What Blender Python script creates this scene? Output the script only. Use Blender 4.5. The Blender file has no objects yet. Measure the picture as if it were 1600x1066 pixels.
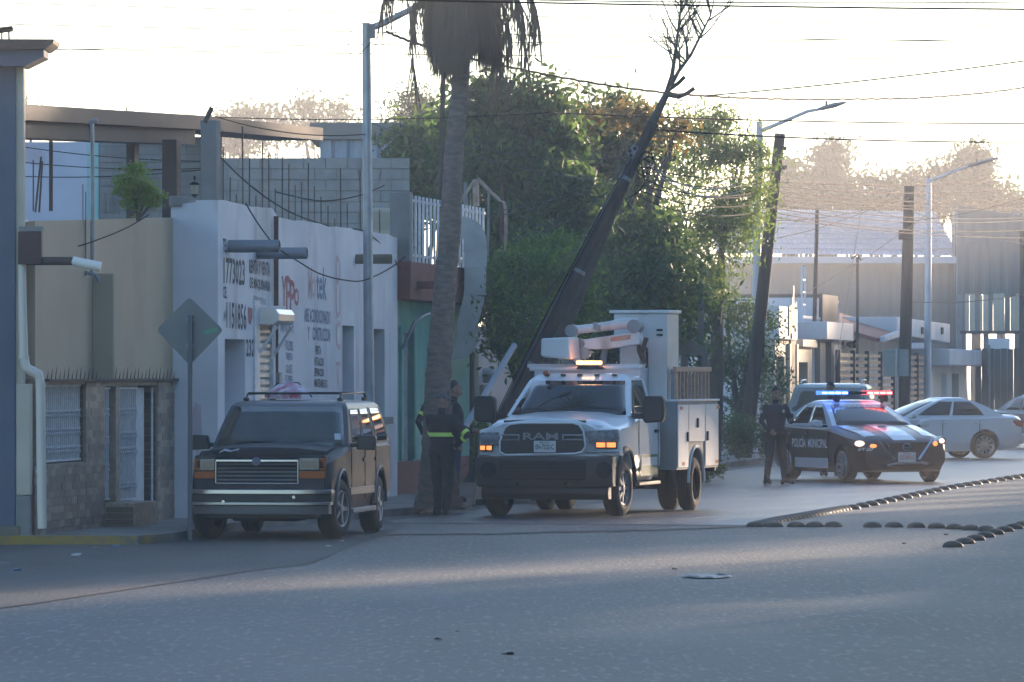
import bpy, bmesh, math, random
import numpy as np
from mathutils import Vector, Matrix
R = math.radians
SC = bpy.context.scene
COL = SC.collection
# ---------------------------------------------------------------- camera
F, EYE, HY = 8889.0, 2.05, 582.0          # focal length in photo pixels, eye height, horizon row
cam_d = bpy.data.cameras.new('camera'); cam = bpy.data.objects.new('camera', cam_d); COL.objects.link(cam)
cam.location = (0, 0, EYE); cam.rotation_euler = (R(90), 0, 0)
cam_d.sensor_width = 36; cam_d.lens = F / 1600 * 36; cam_d.shift_y = (HY - 533) / 1600
cam_d.clip_start = 0.5; cam_d.clip_end = 3000
SC.camera = cam
# ---------------------------------------------------------------- sky, sun, exposure
SUN_AZ, SUN_EL = R(28), R(7.5)             # to the right of the view, low behind the houses
w = bpy.data.worlds.new('World'); SC.world = w; w.use_nodes = True
nt = w.node_tree; bg = nt.nodes['Background']
sky = nt.nodes.new('ShaderNodeTexSky'); sky.sky_type = 'NISHITA'; sky.sun_disc = False
sky.sun_elevation = SUN_EL; sky.sun_rotation = SUN_AZ
sky.dust_density = 0.4; sky.air_density = 1.0; sky.ozone_density = 2.6; sky.altitude = 400
nt.links.new(sky.outputs[0], bg.inputs[0]); bg.inputs[1].default_value = 0.13
sd = bpy.data.lights.new('sun', 'SUN'); sun = bpy.data.objects.new('sun', sd); COL.objects.link(sun)
sd.energy = 4.6; sd.angle = R(2.2); sd.color = (1.0, 0.75, 0.52)
sv = Vector((math.sin(SUN_AZ) * math.cos(SUN_EL), math.cos(SUN_AZ) * math.cos(SUN_EL), math.sin(SUN_EL)))
sun.rotation_euler = sv.to_track_quat('Z', 'Y').to_euler()
SC.view_settings.view_transform = 'Standard'; SC.view_settings.look = 'None'
SC.view_settings.exposure = 2.1; SC.view_settings.gamma = 1.0
SC.view_settings.use_curve_mapping = False
SC.view_settings.use_white_balance = True; SC.view_settings.white_balance_temperature = 6500; SC.view_settings.white_balance_tint = 11
HAZE_D = 0.00095
# ---------------------------------------------------------------- helpers
random.seed(7); rng = np.random.default_rng(7)
def P(px, py, Y): return Vector(((px - 800) * Y / F, Y, EYE - (py - HY) * Y / F))
def G(px, py, z=0.0): return P(px, py, F * (EYE - z) / (py - HY))
STREET = math.atan2(1, 0.151)             # direction of the left row of facades

class MB:
    """collects shapes, links them as one mesh object"""
    def __init__(s): s.v = []; s.f = []; s.m = []
    def add(s, vs, fs, mi=0):
        o = len(s.v); s.v += [tuple(v) for v in vs]; s.f += [tuple(i + o for i in f) for f in fs]; s.m += [mi] * len(fs); return s
    def box(s, x0, x1, y0, y1, z0, z1, mi=0):
        return s.add([(x0,y0,z0),(x1,y0,z0),(x1,y1,z0),(x0,y1,z0),(x0,y0,z1),(x1,y0,z1),(x1,y1,z1),(x0,y1,z1)],
                     [(0,3,2,1),(4,5,6,7),(0,1,5,4),(1,2,6,5),(2,3,7,6),(3,0,4,7)], mi)
    def prism(s, poly, axis, a0, a1, mi=0):
        """poly of 2D points extruded along axis 'x','y' or 'z'"""
        n = len(poly)
        def mk(p, a): return {'x': (a, p[0], p[1]), 'y': (p[0], a, p[1]), 'z': (p[0], p[1], a)}[axis]
        return s.add([mk(p, a0) for p in poly] + [mk(p, a1) for p in poly],
                     [tuple(range(n))[::-1], tuple(range(n, 2*n))] + [(i, (i+1) % n, (i+1) % n + n, i + n) for i in range(n)], mi)
    def tube(s, pts, rs, n=8, cap=True, mi=0, flat=1.0):
        pts = [Vector(p) for p in pts]
        if not isinstance(rs, (list, tuple)): rs = [rs] * len(pts)
        o = len(s.v); k = len(pts); up = None
        for i, p in enumerate(pts):
            t = (pts[min(i+1, k-1)] - pts[max(i-1, 0)]).normalized()
            if up is None:
                up = Vector((0,0,1)) if abs(t.z) < 0.9 else Vector((0,1,0))
            a = t.cross(up).normalized(); b = a.cross(t).normalized(); up = b
            for j in range(n):
                an = 2*math.pi*j/n
                q = p + a*(math.cos(an)*rs[i]) + b*(math.sin(an)*rs[i]*flat); s.v.append(tuple(q))
        for i in range(k-1):
            for j in range(n):
                j2 = (j+1) % n
                s.f.append((o+i*n+j, o+i*n+j2, o+(i+1)*n+j2, o+(i+1)*n+j)); s.m.append(mi)
        if cap:
            s.f.append(tuple(o+j for j in range(n))[::-1]); s.m.append(mi)
            s.f.append(tuple(o+(k-1)*n+j for j in range(n))); s.m.append(mi)
        return s
    def rings(s, rings, closed=True, cap=True, mi=0):
        o = len(s.v); n = len(rings[0])
        for r in rings: s.v += [tuple(p) for p in r]
        for i in range(len(rings)-1):
            for j in range(n if closed else n-1):
                j2 = (j+1) % n
                s.f.append((o+i*n+j, o+i*n+j2, o+(i+1)*n+j2, o+(i+1)*n+j)); s.m.append(mi)
        if cap:
            s.f.append(tuple(o+j for j in range(n))[::-1]); s.m.append(mi)
            s.f.append(tuple(o+(len(rings)-1)*n+j for j in range(n))); s.m.append(mi)
        return s
    def lathe(s, prof, n=24, axis='x', c=(0,0,0), mi=0, cap=True):
        """prof list of (a, r) along axis"""
        rs = []
        for a, r in prof:
            ring = []
            for j in range(n):
                an = 2*math.pi*j/n; u, v = r*math.cos(an), r*math.sin(an)
                q = {'x': (a, u, v), 'y': (u, a, v), 'z': (u, v, a)}[axis]
                ring.append((q[0]+c[0], q[1]+c[1], q[2]+c[2]))
            rs.append(ring)
        return s.rings(rs, mi=mi, cap=cap)
    def ball(s, c, r, n=12, m=8, mi=0):
        if not isinstance(r, (tuple, list)): r = (r, r, r)
        rs = []
        for i in range(m+1):
            th = math.pi * min(max(i/m, 0.02), 0.98)
            rs.append([(c[0]+r[0]*math.sin(th)*math.cos(2*math.pi*j/n), c[1]+r[1]*math.sin(th)*math.sin(2*math.pi*j/n), c[2]-r[2]*math.cos(th)) for j in range(n)])
        return s.rings(rs, mi=mi)
    def build(s, name, mat, parent=None, bevel=0.0, smooth=None, fix=True, segs=2):
        me = bpy.data.meshes.new(name); me.from_pydata(s.v, [], s.f)
        for m in (mat if isinstance(mat, (list, tuple)) else [mat]): me.materials.append(m)
        if any(s.m): me.polygons.foreach_set('material_index', s.m)
        if fix:
            bm = bmesh.new(); bm.from_mesh(me); bmesh.ops.recalc_face_normals(bm, faces=bm.faces); bm.to_mesh(me); bm.free()
        if smooth is not None:
            me.shade_smooth(); me.set_sharp_from_angle(angle=R(smooth))
        o = bpy.data.objects.new(name, me); COL.objects.link(o)
        if parent: o.parent = parent
        if bevel:
            b = o.modifiers.new('bevel', 'BEVEL'); b.width = bevel; b.segments = segs; b.limit_method = 'ANGLE'; b.angle_limit = R(35)
            if smooth is None: me.shade_smooth(); me.set_sharp_from_angle(angle=R(35))
        return o

def tag(o, label, cat, group=None, kind=None):
    if label: o['label'] = label
    if cat: o['category'] = cat
    if group: o['group'] = group
    if kind: o['kind'] = kind
    return o
def thing(name, label, cat, loc=(0,0,0), rz=0.0, group=None):
    o = bpy.data.objects.new(name, None); COL.objects.link(o)
    o.location = loc; o.rotation_euler = (0, 0, rz); o.empty_display_size = 0.2
    return tag(o, label, cat, group)
def copy_tree(o, parent=None):
    c = o.copy(); COL.objects.link(c)
    if parent: c.parent = parent
    for ch in o.children: copy_tree(ch, c)
    return c
def baked(o):
    """apply an object's modifiers, return it with a plain mesh"""
    dg = bpy.context.evaluated_depsgraph_get()
    me = bpy.data.meshes.new_from_object(o.evaluated_get(dg))
    o.modifiers.clear(); o.data = me; return o

class Frame:
    """local frame: x along, y into the building, z up; pixel -> local on a plane"""
    def __init__(s, ox, oy, th, oz=0.0): s.o = Vector((ox, oy, oz)); s.th = th; s.c, s.s_ = math.cos(th), math.sin(th)
    def loc(s, p):
        d = p - s.o; return Vector((d.x*s.c + d.y*s.s_, -d.x*s.s_ + d.y*s.c, d.z))
    def world(s, x, y, z): return Vector((s.o.x + x*s.c - y*s.s_, s.o.y + x*s.s_ + y*s.c, s.o.z + z))
    def _hit(s, px, py, k, val):
        o = s.loc(Vector((0,0,EYE))); p = s.loc(P(px, py, 100.0)); d = p - o
        t = (val - o[k]) / d[k]; return o + d*t
    def at_y(s, px, py, y=0.0): q = s._hit(px, py, 1, y); return q.x, q.z
    def at_x(s, px, py, x=0.0): q = s._hit(px, py, 0, x); return q.y, q.z

# ---------------------------------------------------------------- materials
MATS = {}
def mat(name, c1, c2=None, scale=3.0, rough=0.7, bump=0.0, bscale=40.0, metal=0.0, stretch=(1,1,1), lo=0.35, hi=0.65,
        c3=None, s3=1.0, lo3=0.55, hi3=0.75, spec=0.5, coat=0.0, emit=None, estr=0.0, detail=6.0, trans=0.0, st3=(1,1,1)):
    """procedural colour: two tones by noise, an optional third tone as stains, fine relief"""
    if name in MATS: return MATS[name]
    m = bpy.data.materials.new(name); m.use_nodes = True; MATS[name] = m
    n, l = m.node_tree.nodes, m.node_tree.links; b = n['Principled BSDF']
    b.inputs['Roughness'].default_value = rough; b.inputs['Metallic'].default_value = metal
    b.inputs['Specular IOR Level'].default_value = spec; b.inputs['Coat Weight'].default_value = coat
    b.inputs['Coat Roughness'].default_value = 0.08
    c1 = tuple(c1) + (1,); b.inputs['Base Color'].default_value = c1
    geo = n.new('ShaderNodeNewGeometry') if (c2 or bump or c3) else None
    def noise(sc, st, det):
        mp = n.new('ShaderNodeMapping'); mp.inputs['Scale'].default_value = st
        l.new(geo.outputs['Position'], mp.inputs[0])
        t = n.new('ShaderNodeTexNoise'); t.inputs['Scale'].default_value = sc; t.inputs['Detail'].default_value = det
        l.new(mp.outputs[0], t.inputs['Vector']); return t.outputs[0]
    def ramp(src, a, z):
        r = n.new('ShaderNodeMapRange'); r.inputs[1].default_value = a; r.inputs[2].default_value = z
        l.new(src, r.inputs[0]); return r.outputs[0]
    cur = None
    def mixc(fac, A, B):
        x = n.new('ShaderNodeMix'); x.data_type = 'RGBA'; l.new(fac, x.inputs[0])
        if isinstance(A, tuple): x.inputs[6].default_value = A
        else: l.new(A, x.inputs[6])
        x.inputs[7].default_value = B; return x.outputs[2]
    if c2: cur = mixc(ramp(noise(scale, stretch, detail), lo, hi), c1, tuple(c2) + (1,))
    if c3: cur = mixc(ramp(noise(s3, st3, 5), lo3, hi3), cur or c1, tuple(c3) + (1,))
    if cur: l.new(cur, b.inputs['Base Color'])
    if bump:
        bp = n.new('ShaderNodeBump'); bp.inputs['Strength'].default_value = bump; bp.inputs['Distance'].default_value = 0.02
        l.new(noise(bscale, stretch, 4), bp.inputs['Height']); l.new(bp.outputs[0], b.inputs['Normal'])
    if emit:
        b.inputs['Emission Color'].default_value = tuple(emit) + (1,); b.inputs['Emission Strength'].default_value = estr
    if trans:
        b.inputs['Transmission Weight'].default_value = trans
    return m
def leafmat(name, c1, c2, tr=0.45):
    m = bpy.data.materials.new(name); m.use_nodes = True; n, l = m.node_tree.nodes, m.node_tree.links
    n.remove(n['Principled BSDF']); out = n['Material Output']
    oi = n.new('ShaderNodeNewGeometry'); t = n.new('ShaderNodeTexNoise'); t.inputs['Scale'].default_value = 0.9; t.inputs['Detail'].default_value = 5
    l.new(oi.outputs['Position'], t.inputs['Vector'])
    mr = n.new('ShaderNodeMapRange'); mr.inputs[1].default_value = 0.35; mr.inputs[2].default_value = 0.65; l.new(t.outputs[0], mr.inputs[0])
    x = n.new('ShaderNodeMix'); x.data_type = 'RGBA'; x.inputs[6].default_value = (*c1, 1); x.inputs[7].default_value = (*c2, 1); l.new(mr.outputs[0], x.inputs[0])
    d = n.new('ShaderNodeBsdfPrincipled'); d.inputs['Roughness'].default_value = 0.55; l.new(x.outputs[2], d.inputs['Base Color'])
    tl = n.new('ShaderNodeBsdfTranslucent'); l.new(x.outputs[2], tl.inputs['Color'])
    ms = n.new('ShaderNodeMixShader'); ms.inputs[0].default_value = tr; l.new(d.outputs[0], ms.inputs[1]); l.new(tl.outputs[0], ms.inputs[2])
    l.new(ms.outputs[0], out.inputs['Surface']); MATS[name] = m; return m

M = dict(
 asphalt=mat('asphalt', (.034,.033,.032), (.078,.075,.071), .8, .62, .7, 30, spec=.32, c3=(.155,.148,.138), s3=17, lo3=.54, hi3=.76, stretch=(.7,.16,1), lo=.3, hi=.7, st3=(1,.14,1)),
 asphalt_new=mat('asphalt_new', (.030,.031,.034), (.052,.052,.056), 0.9, .46, .5, 35, c3=(.09,.09,.09), s3=18, lo3=.58, hi3=.78, stretch=(.8,.12,1), st3=(1,.14,1)),
 asphalt_old=mat('asphalt_old', (.026,.026,.026), (.052,.051,.05), 1.2, .75, .7, 30, c3=(.09,.088,.085), s3=16, lo3=.58, hi3=.78, stretch=(.8,.2,1), st3=(1,.16,1)),
 tar=mat('tar', (.018,.018,.02), rough=.45, bump=.2),
 dirt=mat('dirt', (.16,.13,.10), (.10,.085,.07), 1.5, .9, .5, 20),
 walk=mat('sidewalk', (.20,.19,.18), (.14,.135,.13), 1.2, .85, .3, 30, c3=(.08,.075,.07), s3=.8),
 kerb_y=mat('kerb_yellow', (.25,.165,.03), (.13,.115,.09), 3.5, .85, .3, 30, lo=.38, hi=.58),
 kerb_g=mat('kerb_grey', (.20,.19,.18), (.12,.115,.11), 2.0, .85, .3, 30),
 white_wall=mat('white_wall', (.66,.65,.69), (.56,.55,.60), 1.1, .85, .15, 25, c3=(.30,.27,.27), s3=1.3, lo3=.56, hi3=.82, st3=(1,1,.22)),
 stain_pink=mat('stain_pink', (.54,.46,.52), (.48,.38,.44), 6, .85),
 beige=mat('beige_wall', (.47,.37,.265), (.41,.325,.235), 1.0, .85, .12, 30, c3=(.30,.25,.20), s3=.7, lo3=.6, hi3=.85),
 beige_d=mat('beige_fin', (.36,.31,.23), (.30,.26,.2), 1.0, .85, .12, 30),
 blue_grey=mat('blue_grey_wall', (.085,.11,.155), (.07,.09,.13), 1.2, .85, .12, 30),
 cream=mat('cream_trim', (.50,.44,.36), (.40,.35,.29), 1.5, .8, .1, 30, c3=(.22,.19,.16), s3=1.5, lo3=.6, hi3=.8, st3=(1,1,.4)),
 maroon=mat('maroon', (.045,.014,.016), (.032,.012,.013), 3, .6),
 brown_dk=mat('dark_brown', (.035,.025,.022), (.05,.035,.03), 3, .7),
 tile=mat('stone_tile', (.22,.165,.125), (.34,.265,.205), 9, .55, .15, 30, c3=(.16,.13,.12), s3=14),
 tile_dk=mat('dark_tile', (.075,.05,.038), (.11,.075,.055), 7, .5, .1, 30),
 pvc=mat('cream_pvc', (.55,.49,.43), rough=.45), pvc_w=mat('white_pvc', (.66,.62,.58), rough=.4),
 galv=mat('galvanised', (.34,.36,.40), (.26,.28,.31), 5, .45, metal=.55),
 galv_d=mat('galvanised_dull', (.22,.24,.27), (.16,.175,.2), 2.5, .55, metal=.4),
 white_iron=mat('white_iron', (.66,.66,.69), (.5,.5,.53), 12, .5),
 rust=mat('rust', (.12,.06,.035), (.07,.04,.03), 12, .85),
 conc=mat('concrete', (.24,.23,.225), (.17,.165,.16), 1.8, .9, .3, 30, c3=(.12,.115,.11), s3=1.2, lo3=.55, hi3=.8),
 block=mat('concrete_block', (.25,.25,.255), (.19,.19,.195), 3, .95, .4, 45),
 mortar=mat('mortar', (.17,.165,.165), rough=.95),
 lav=mat('lavender_wall', (.52,.53,.62), (.42,.43,.52), 1, .85, .1, c3=(.40,.28,.30), s3=1.1, lo3=.6, hi3=.8),
 cyan=mat('cyan_paint', (.22,.46,.47), (.3,.5,.5), 3, .8),
 red_wall=mat('red_wall', (.20,.060,.05), (.14,.05,.045), 1.6, .85, .2, 30, c3=(.22,.16,.15), s3=1.3, lo3=.6, hi3=.8),
 green_wall=mat('green_wall', (.17,.40,.33), (.12,.30,.25), 1.2, .85, .1, c3=(.30,.45,.40), s3=1.5),
 dark=mat('dark_void', (.012,.012,.014), rough=.8),
 blackp=mat('black_plastic', (.012,.0125,.014), rough=.55), rubber=mat('tyre_rubber', (.012,.012,.013), (.02,.0195,.019), 10, .85, .2, 60),
 glass=mat('car_glass', (.012,.016,.018), rough=.04, spec=.8), glass_d=mat('dusty_glass', (.035,.042,.042), (.05,.055,.052), 4, .12, spec=.7),
 chrome=mat('chrome', (.40,.44,.52), rough=.22, metal=1.0), alloy=mat('alloy', (.42,.43,.45), rough=.3, metal=.9),
 wood_pole=mat('creosote_wood', (.058,.047,.040), (.032,.026,.023), 3, .9, .6, 25, stretch=(4,4,.35)),
 wood=mat('ladder_wood', (.44,.27,.19), (.34,.21,.15), 6, .6, stretch=(1,1,3)),
 wire=mat('cable_black', (.008,.008,.009), rough=.9, spec=.05), wire_g=mat('cable_grey', (.10,.10,.105), rough=.9, spec=.1),
 corr=mat('corrugated_grey', (.13,.145,.15), (.11,.12,.125), .8, .5, metal=.3),
 corr_b=mat('corrugated_pale', (.27,.32,.39), (.23,.28,.34), .6, .6, metal=.25),
 brick_r=mat('roof_red', (.28,.09,.06), (.22,.075,.05), 4, .8),
)
LETTER = {k: mat('letter_' + k, c, c2, 10, .85, lo=.45, hi=.85) for k, c, c2 in (
  ('black', (.035,.035,.05), (.22,.22,.26)), ('blue', (.12,.18,.30), (.36,.39,.47)), ('red', (.34,.10,.12), (.48,.32,.35)), ('pale', (.50,.36,.39), (.56,.46,.5)), ('grey', (.22,.23,.29), (.38,.38,.44)), ('white', (.75,.75,.78), (.68,.68,.7)), ('rednum', (.45,.04,.05), (.45,.06,.06)))}
def text_mesh(s, width, height):
    """lettering as a flat mesh fitted into width x height, in x/z, facing -y"""
    cu = bpy.data.curves.new('t', 'FONT'); cu.body = s; cu.resolution_u = 2; cu.offset = 0.02
    o = bpy.data.objects.new('t', cu); COL.objects.link(o)
    dg = bpy.context.evaluated_depsgraph_get(); dg.update()
    me = bpy.data.meshes.new_from_object(o.evaluated_get(dg)); bpy.data.objects.remove(o); bpy.data.curves.remove(cu)
    n = len(me.vertices); a = np.zeros(n*3); me.vertices.foreach_get('co', a); a = a.reshape(-1, 3)
    mn, mx = a.min(0), a.max(0)
    b = np.zeros_like(a); b[:,0] = (a[:,0]-mn[0])/(mx[0]-mn[0])*width; b[:,2] = (a[:,1]-mn[1])/(mx[1]-mn[1])*height
    me.vertices.foreach_set('co', b.ravel()); me.materials.clear(); me.update(); return me
def text(name, s, x, z, width, height, y, m, parent, slant=0.0, flip=False, shear=0.0, rz=None, lab=None):
    """lettering on a plane y = const of the parent (reads from -y); shear lifts it along x"""
    me = text_mesh(s, width, height); me.materials.append(m)
    for v in me.vertices:
        lx, lz = v.co.x, v.co.z
        v.co.z = z + lz + shear*lx
        v.co.x = x + ((width-lx) if flip else lx) + slant*lz; v.co.y = y
    o = bpy.data.objects.new(name, me); COL.objects.link(o); o.parent = parent
    if lab: o['label'] = lab
    return o
def wall_mesh(mb, u0, u1, z0, z1, y0, y1, holes=(), mi=0, top=None):
    """a slab in x/z between y0 and y1 with rectangular holes; top(u) bends the upper edge"""
    us = sorted({u0, u1, *[h[0] for h in holes], *[h[1] for h in holes]}); zs = sorted({z0, z1, *[h[2] for h in holes], *[h[3] for h in holes]})
    us = [u for u in us if u0 <= u <= u1]; zs = [z for z in zs if z0 <= z <= z1]
    solid = [[not any(h[0] <= (us[i]+us[i+1])/2 <= h[1] and h[2] <= (zs[j]+zs[j+1])/2 <= h[3] for h in holes) for j in range(len(zs)-1)] for i in range(len(us)-1)]
    def zz(u, z): return z if top is None or z < z1 - 1e-6 else top(u)
    for i in range(len(us)-1):
        for j in range(len(zs)-1):
            if not solid[i][j]: continue
            a, b, c, d = us[i], us[i+1], zs[j], zs[j+1]
            V = [(a,y0,zz(a,c)),(b,y0,zz(b,c)),(b,y0,zz(b,d)),(a,y0,zz(a,d)),(a,y1,zz(a,c)),(b,y1,zz(b,c)),(b,y1,zz(b,d)),(a,y1,zz(a,d))]
            fs = [(0,1,2,3),(5,4,7,6)]
            if i == 0 or not solid[i-1][j]: fs.append((4,0,3,7))
            if i == len(us)-2 or not solid[i+1][j]: fs.append((1,5,6,2))
            if j == 0 or not solid[i][j-1]: fs.append((4,5,1,0))
            if j == len(zs)-2 or not solid[i][j+1]: fs.append((3,2,6,7))
            mb.add(V, fs, mi)
    return mb
# ================================================================ THE SETTING: ground, road, kerbs
def hgt(x, y):
    return (.014*math.sin(x*.55 + .23*y) * math.sin(.31*y + .2*x) + .010*math.sin(1.1*x - .6*y + 1.3) + .008*math.sin(.9*y + 2.0*math.sin(.35*x))) * min(1, max(0, (66.5 - y)/12 + .25))
def sheet(name, x0, x1, y0, y1, nx, ny, zf, m, kind='structure'):
    v = [(x0+(x1-x0)*i/nx, y0+(y1-y0)*j/ny, zf(x0+(x1-x0)*i/nx, y0+(y1-y0)*j/ny)) for j in range(ny+1) for i in range(nx+1)]
    f = [(j*(nx+1)+i, j*(nx+1)+i+1, (j+1)*(nx+1)+i+1, (j+1)*(nx+1)+i) for j in range(ny) for i in range(nx)]
    o = MB().add(v, f).build(name, m, smooth=60); o['kind'] = kind; return o
sheet('ground', -900, 900, -60, 1700, 12, 12, lambda x, y: -.06, M['dirt'])
sheet('road', -45, 34, -20, 420, 158, 600, lambda x, y: hgt(x, y) - .004, M['asphalt'])
def strip(name, L, Rr, m, dz=.003, sub=6, kind='structure'):
    """surface between two polylines lying on the road"""
    def res(pl):
        out = []
        for a, b in zip(pl[:-1], pl[1:]):
            for k in range(sub): out.append((a[0]+(b[0]-a[0])*k/sub, a[1]+(b[1]-a[1])*k/sub))
        return out + [pl[-1]]
    A, B = res(L), res(Rr); n = len(A); v = []; f = []; q = 8
    for a, b in zip(A, B):
        for k in range(q+1):
            x, y = a[0]+(b[0]-a[0])*k/q, a[1]+(b[1]-a[1])*k/q; v.append((x, y, hgt(x, y)+dz))
    for i in range(n-1):
        for k in range(q): f.append((i*(q+1)+k, i*(q+1)+k+1, (i+1)*(q+1)+k+1, (i+1)*(q+1)+k))
    o = MB().add(v, f).build(name, m, smooth=60); o['kind'] = kind; return o
def gx(px, py): p = G(px, py); return (p.x, p.y)
# newer smoother lane beyond the junction, running up the left side of the street
strip('road_lane', [(-1.9,77.6),(-.9,82.3),(.9,94),(4.6,119),(12,168),(28,270)], [(3.3,76.2),(4.55,82.3),(7.0,95.5),(11.9,121),(21,166),(40,262)], M['asphalt_new'])
strip('road_margin', [(-46,67.5),(-4.5,67.55),(-3.6,73.3),(-2.75,77.0),(-1.95,79.5)], [(-46,46),(-5.2,46.5),(-3.7,53),(-2.2,60.5),(-1.4,76.5)], M['asphalt_old'])
M['seam'] = mat('seam', (.016,.016,.018), (.035,.035,.037), 2.5, .95, .6, 30, spec=.2, stretch=(1,.3,1))
def seam(pts, w0, name='road_seam', m=None):
    L = []; Rr = []; rr = random.Random(len(pts))
    P2 = []
    for a, b in zip(pts[:-1], pts[1:]):
        for k in range(5): t = k/5; P2.append((a[0]+(b[0]-a[0])*t + rr.uniform(-.03,.03), a[1]+(b[1]-a[1])*t + rr.uniform(-.12,.12)))
    P2.append(pts[-1])
    for i, p in enumerate(P2):
        w_ = w0*rr.uniform(.5, 1.2)*math.sin(math.pi*(i+.6)/(len(P2)+.4))**.5; L.append((p[0], p[1]-w_*1.6)); Rr.append((p[0], p[1]+w_*.7))
    strip(name, L, Rr, m or M['asphalt_old'], .005, 2)
seam([gx(*p) for p in ((590,836),(760,834),(900,830),(1050,827),(1172,823))], .4)
# pothole rim: a shallow broken dip, its near lip dark
pc = G(1106, 902)
mb = MB(); rr = random.Random(3); N = 26; ring0 = []; ring1 = []; ring2 = []
for i in range(N):
    a = 2*math.pi*i/N; r = .2*(1+rr.uniform(-.25,.25))
    ring0.append((pc.x+r*1.15*math.cos(a), pc.y+r*2.6*math.sin(a), .012)); ring1.append((pc.x+r*1.0*math.cos(a), pc.y+r*2.3*math.sin(a), .022+rr.uniform(0,.008))); ring2.append((pc.x+r*.8*math.cos(a), pc.y+r*1.9*math.sin(a), .008))
mb.rings([ring0, ring1, ring2]); o = mb.build('pothole', M['tar'], smooth=50); tag(o, 'dark broken pothole in the open road below the road studs', 'pothole')
# pavements with kerbs
KERB = [(-46,67.6),(-4.45,67.6),(-4.1,69.0),(-3.62,73.5),(-2.75,77.2),(-1.45,82),(-.55,88),(4.25,120),(8.6,149),(16.5,200),(28,275),(50,400)]
def offset_left(pl, d):
    out = []
    for i, p in enumerate(pl):
        a = Vector(pl[max(i-1,0)]); b = Vector(pl[min(i+1,len(pl)-1)]); t = (b-a).normalized(); out.append((p[0]-t.y*d, p[1]+t.x*d))
    return out
def ribbon(name, A, B, z, m, zb=-.05):
    n = len(A); v = [(*p, z) for p in A] + [(*p, z) for p in B] + [(*p, zb) for p in A]
    f = [(i, i+1, n+i+1, n+i) for i in range(n-1)] + [(2*n+i, 2*n+i+1, i+1, i) for i in range(n-1)]
    o = MB().add(v, f).build(name, m); o['kind'] = 'structure'; return o
ribbon('kerb', KERB, offset_left(KERB, .16), .104, M['kerb_g'])
ribbon('kerb_paint', [(-45,67.596),(-4.46,67.596),(-4.2,68.3)], [(-45,67.74),(-4.46,67.74),(-4.32,68.35)], .108, M['kerb_y'])
W0 = offset_left(KERB, .16); W1 = [(p[0]-14, p[1]+2.4) for p in W0]
ribbon('pavement', W0, W1, .10, M['walk'])
RK = [(p[0]+15.5, p[1]-2) for p in KERB[2:]]; RK = [(8.5,20),(9.5,45)] + RK
ribbon('kerb', [(x, y) for x, y in RK], [(x+.16, y) for x, y in RK], .104, M['kerb_g'])
ribbon('pavement', [(x+.16, y) for x, y in RK], [(x+16, y) for x, y in RK], .10, M['walk'])
# dirt mound with rubble round the foot of the leaning pole
def mound(c, rx, ry, h, seed, name, m):
    rr = random.Random(seed); rings = []
    for k, (s, z) in enumerate(((1,0),(.8,.35),(.5,.8),(.15,1))):
        rings.append([(c[0]+rx*s*math.cos(a)*rr.uniform(.85,1.1), c[1]+ry*s*math.sin(a)*rr.uniform(.85,1.1), c[2]+h*z*rr.uniform(.8,1.1)) for a in [2*math.pi*i/16 for i in range(16)]])
    return MB().rings(rings).build(name, m, smooth=50)
o = mound((-.55,89.3,.09), 1.0, 1.3, .22, 5, 'dirt_mound', M['dirt']); o['kind'] = 'structure'
# ---------------------------------------------------------------- domed road studs
stud_m = mat('road_stud', (.075,.065,.045), (.045,.04,.032), 12, .6, spec=.4)
def dome_mesh():
    mb = MB(); prof = []
    for i in range(7):
        a = i/6*math.pi/2; prof.append((.075*math.sin(a)+.0, .125*math.cos(a)+.002))
    mb.lathe([(-.02,.125)] + prof, 20, 'z'); o = mb.build('road_stud', stud_m, smooth=50); return o
stud0 = dome_mesh(); used = [False]
def stud(px, py, label, grp):
    g = G(px, py); o = stud0 if not used[0] else stud0.copy()
    if used[0]: COL.objects.link(o)
    used[0] = True; o.location = (g.x, g.y, hgt(g.x, g.y)-.002); tag(o, label, 'road stud', grp)
def along(pts, n):
    pts = [G(*p) for p in pts]; d = [0]
    for a, b in zip(pts[:-1], pts[1:]): d.append(d[-1] + (b-a).length)
    out = []
    for k in range(n):
        t = d[-1]*k/(n-1); i = max(j for j in range(len(d)) if d[j] <= t+1e-9); i = min(i, len(pts)-2)
        q = pts[i].lerp(pts[i+1], (t-d[i])/(d[i+1]-d[i])); out.append((q.x/q.y*F+800, HY+(EYE)*F/q.y))
    return out
for p in along([(1180,823),(1215,815),(1262,807),(1318,797)], 26): stud(*p, 'metal road stud in the tight overlapping run before the long row', 'tightly set road studs')
for p in along([(1332,795.5),(1388,784),(1442,772.5),(1490,763),(1545,754),(1600,745.5),(1680,734)], 29): stud(*p, 'metal road stud in the long row curving away up the street', 'road studs of the long curving row')
for x in (1210,1244,1273,1302): stud(x, 823, 'metal road stud in the short row of four nearest the tight run', 'road studs of the short cross row')
for x, y in ((1363,823.5),(1397,823.5),(1432,824),(1464,825),(1492,826.5),(1517,828),(1541,829.5)): stud(x, y, 'metal road stud in the cross row right of the gap', 'road studs of the right cross row')
for p in along([(1489,854),(1509,848.5),(1534,841),(1560,833),(1585,826),(1612,818)], 9): stud(*p, 'dark road stud in the nearest row at the right edge', 'road studs of the nearest row')
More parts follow.
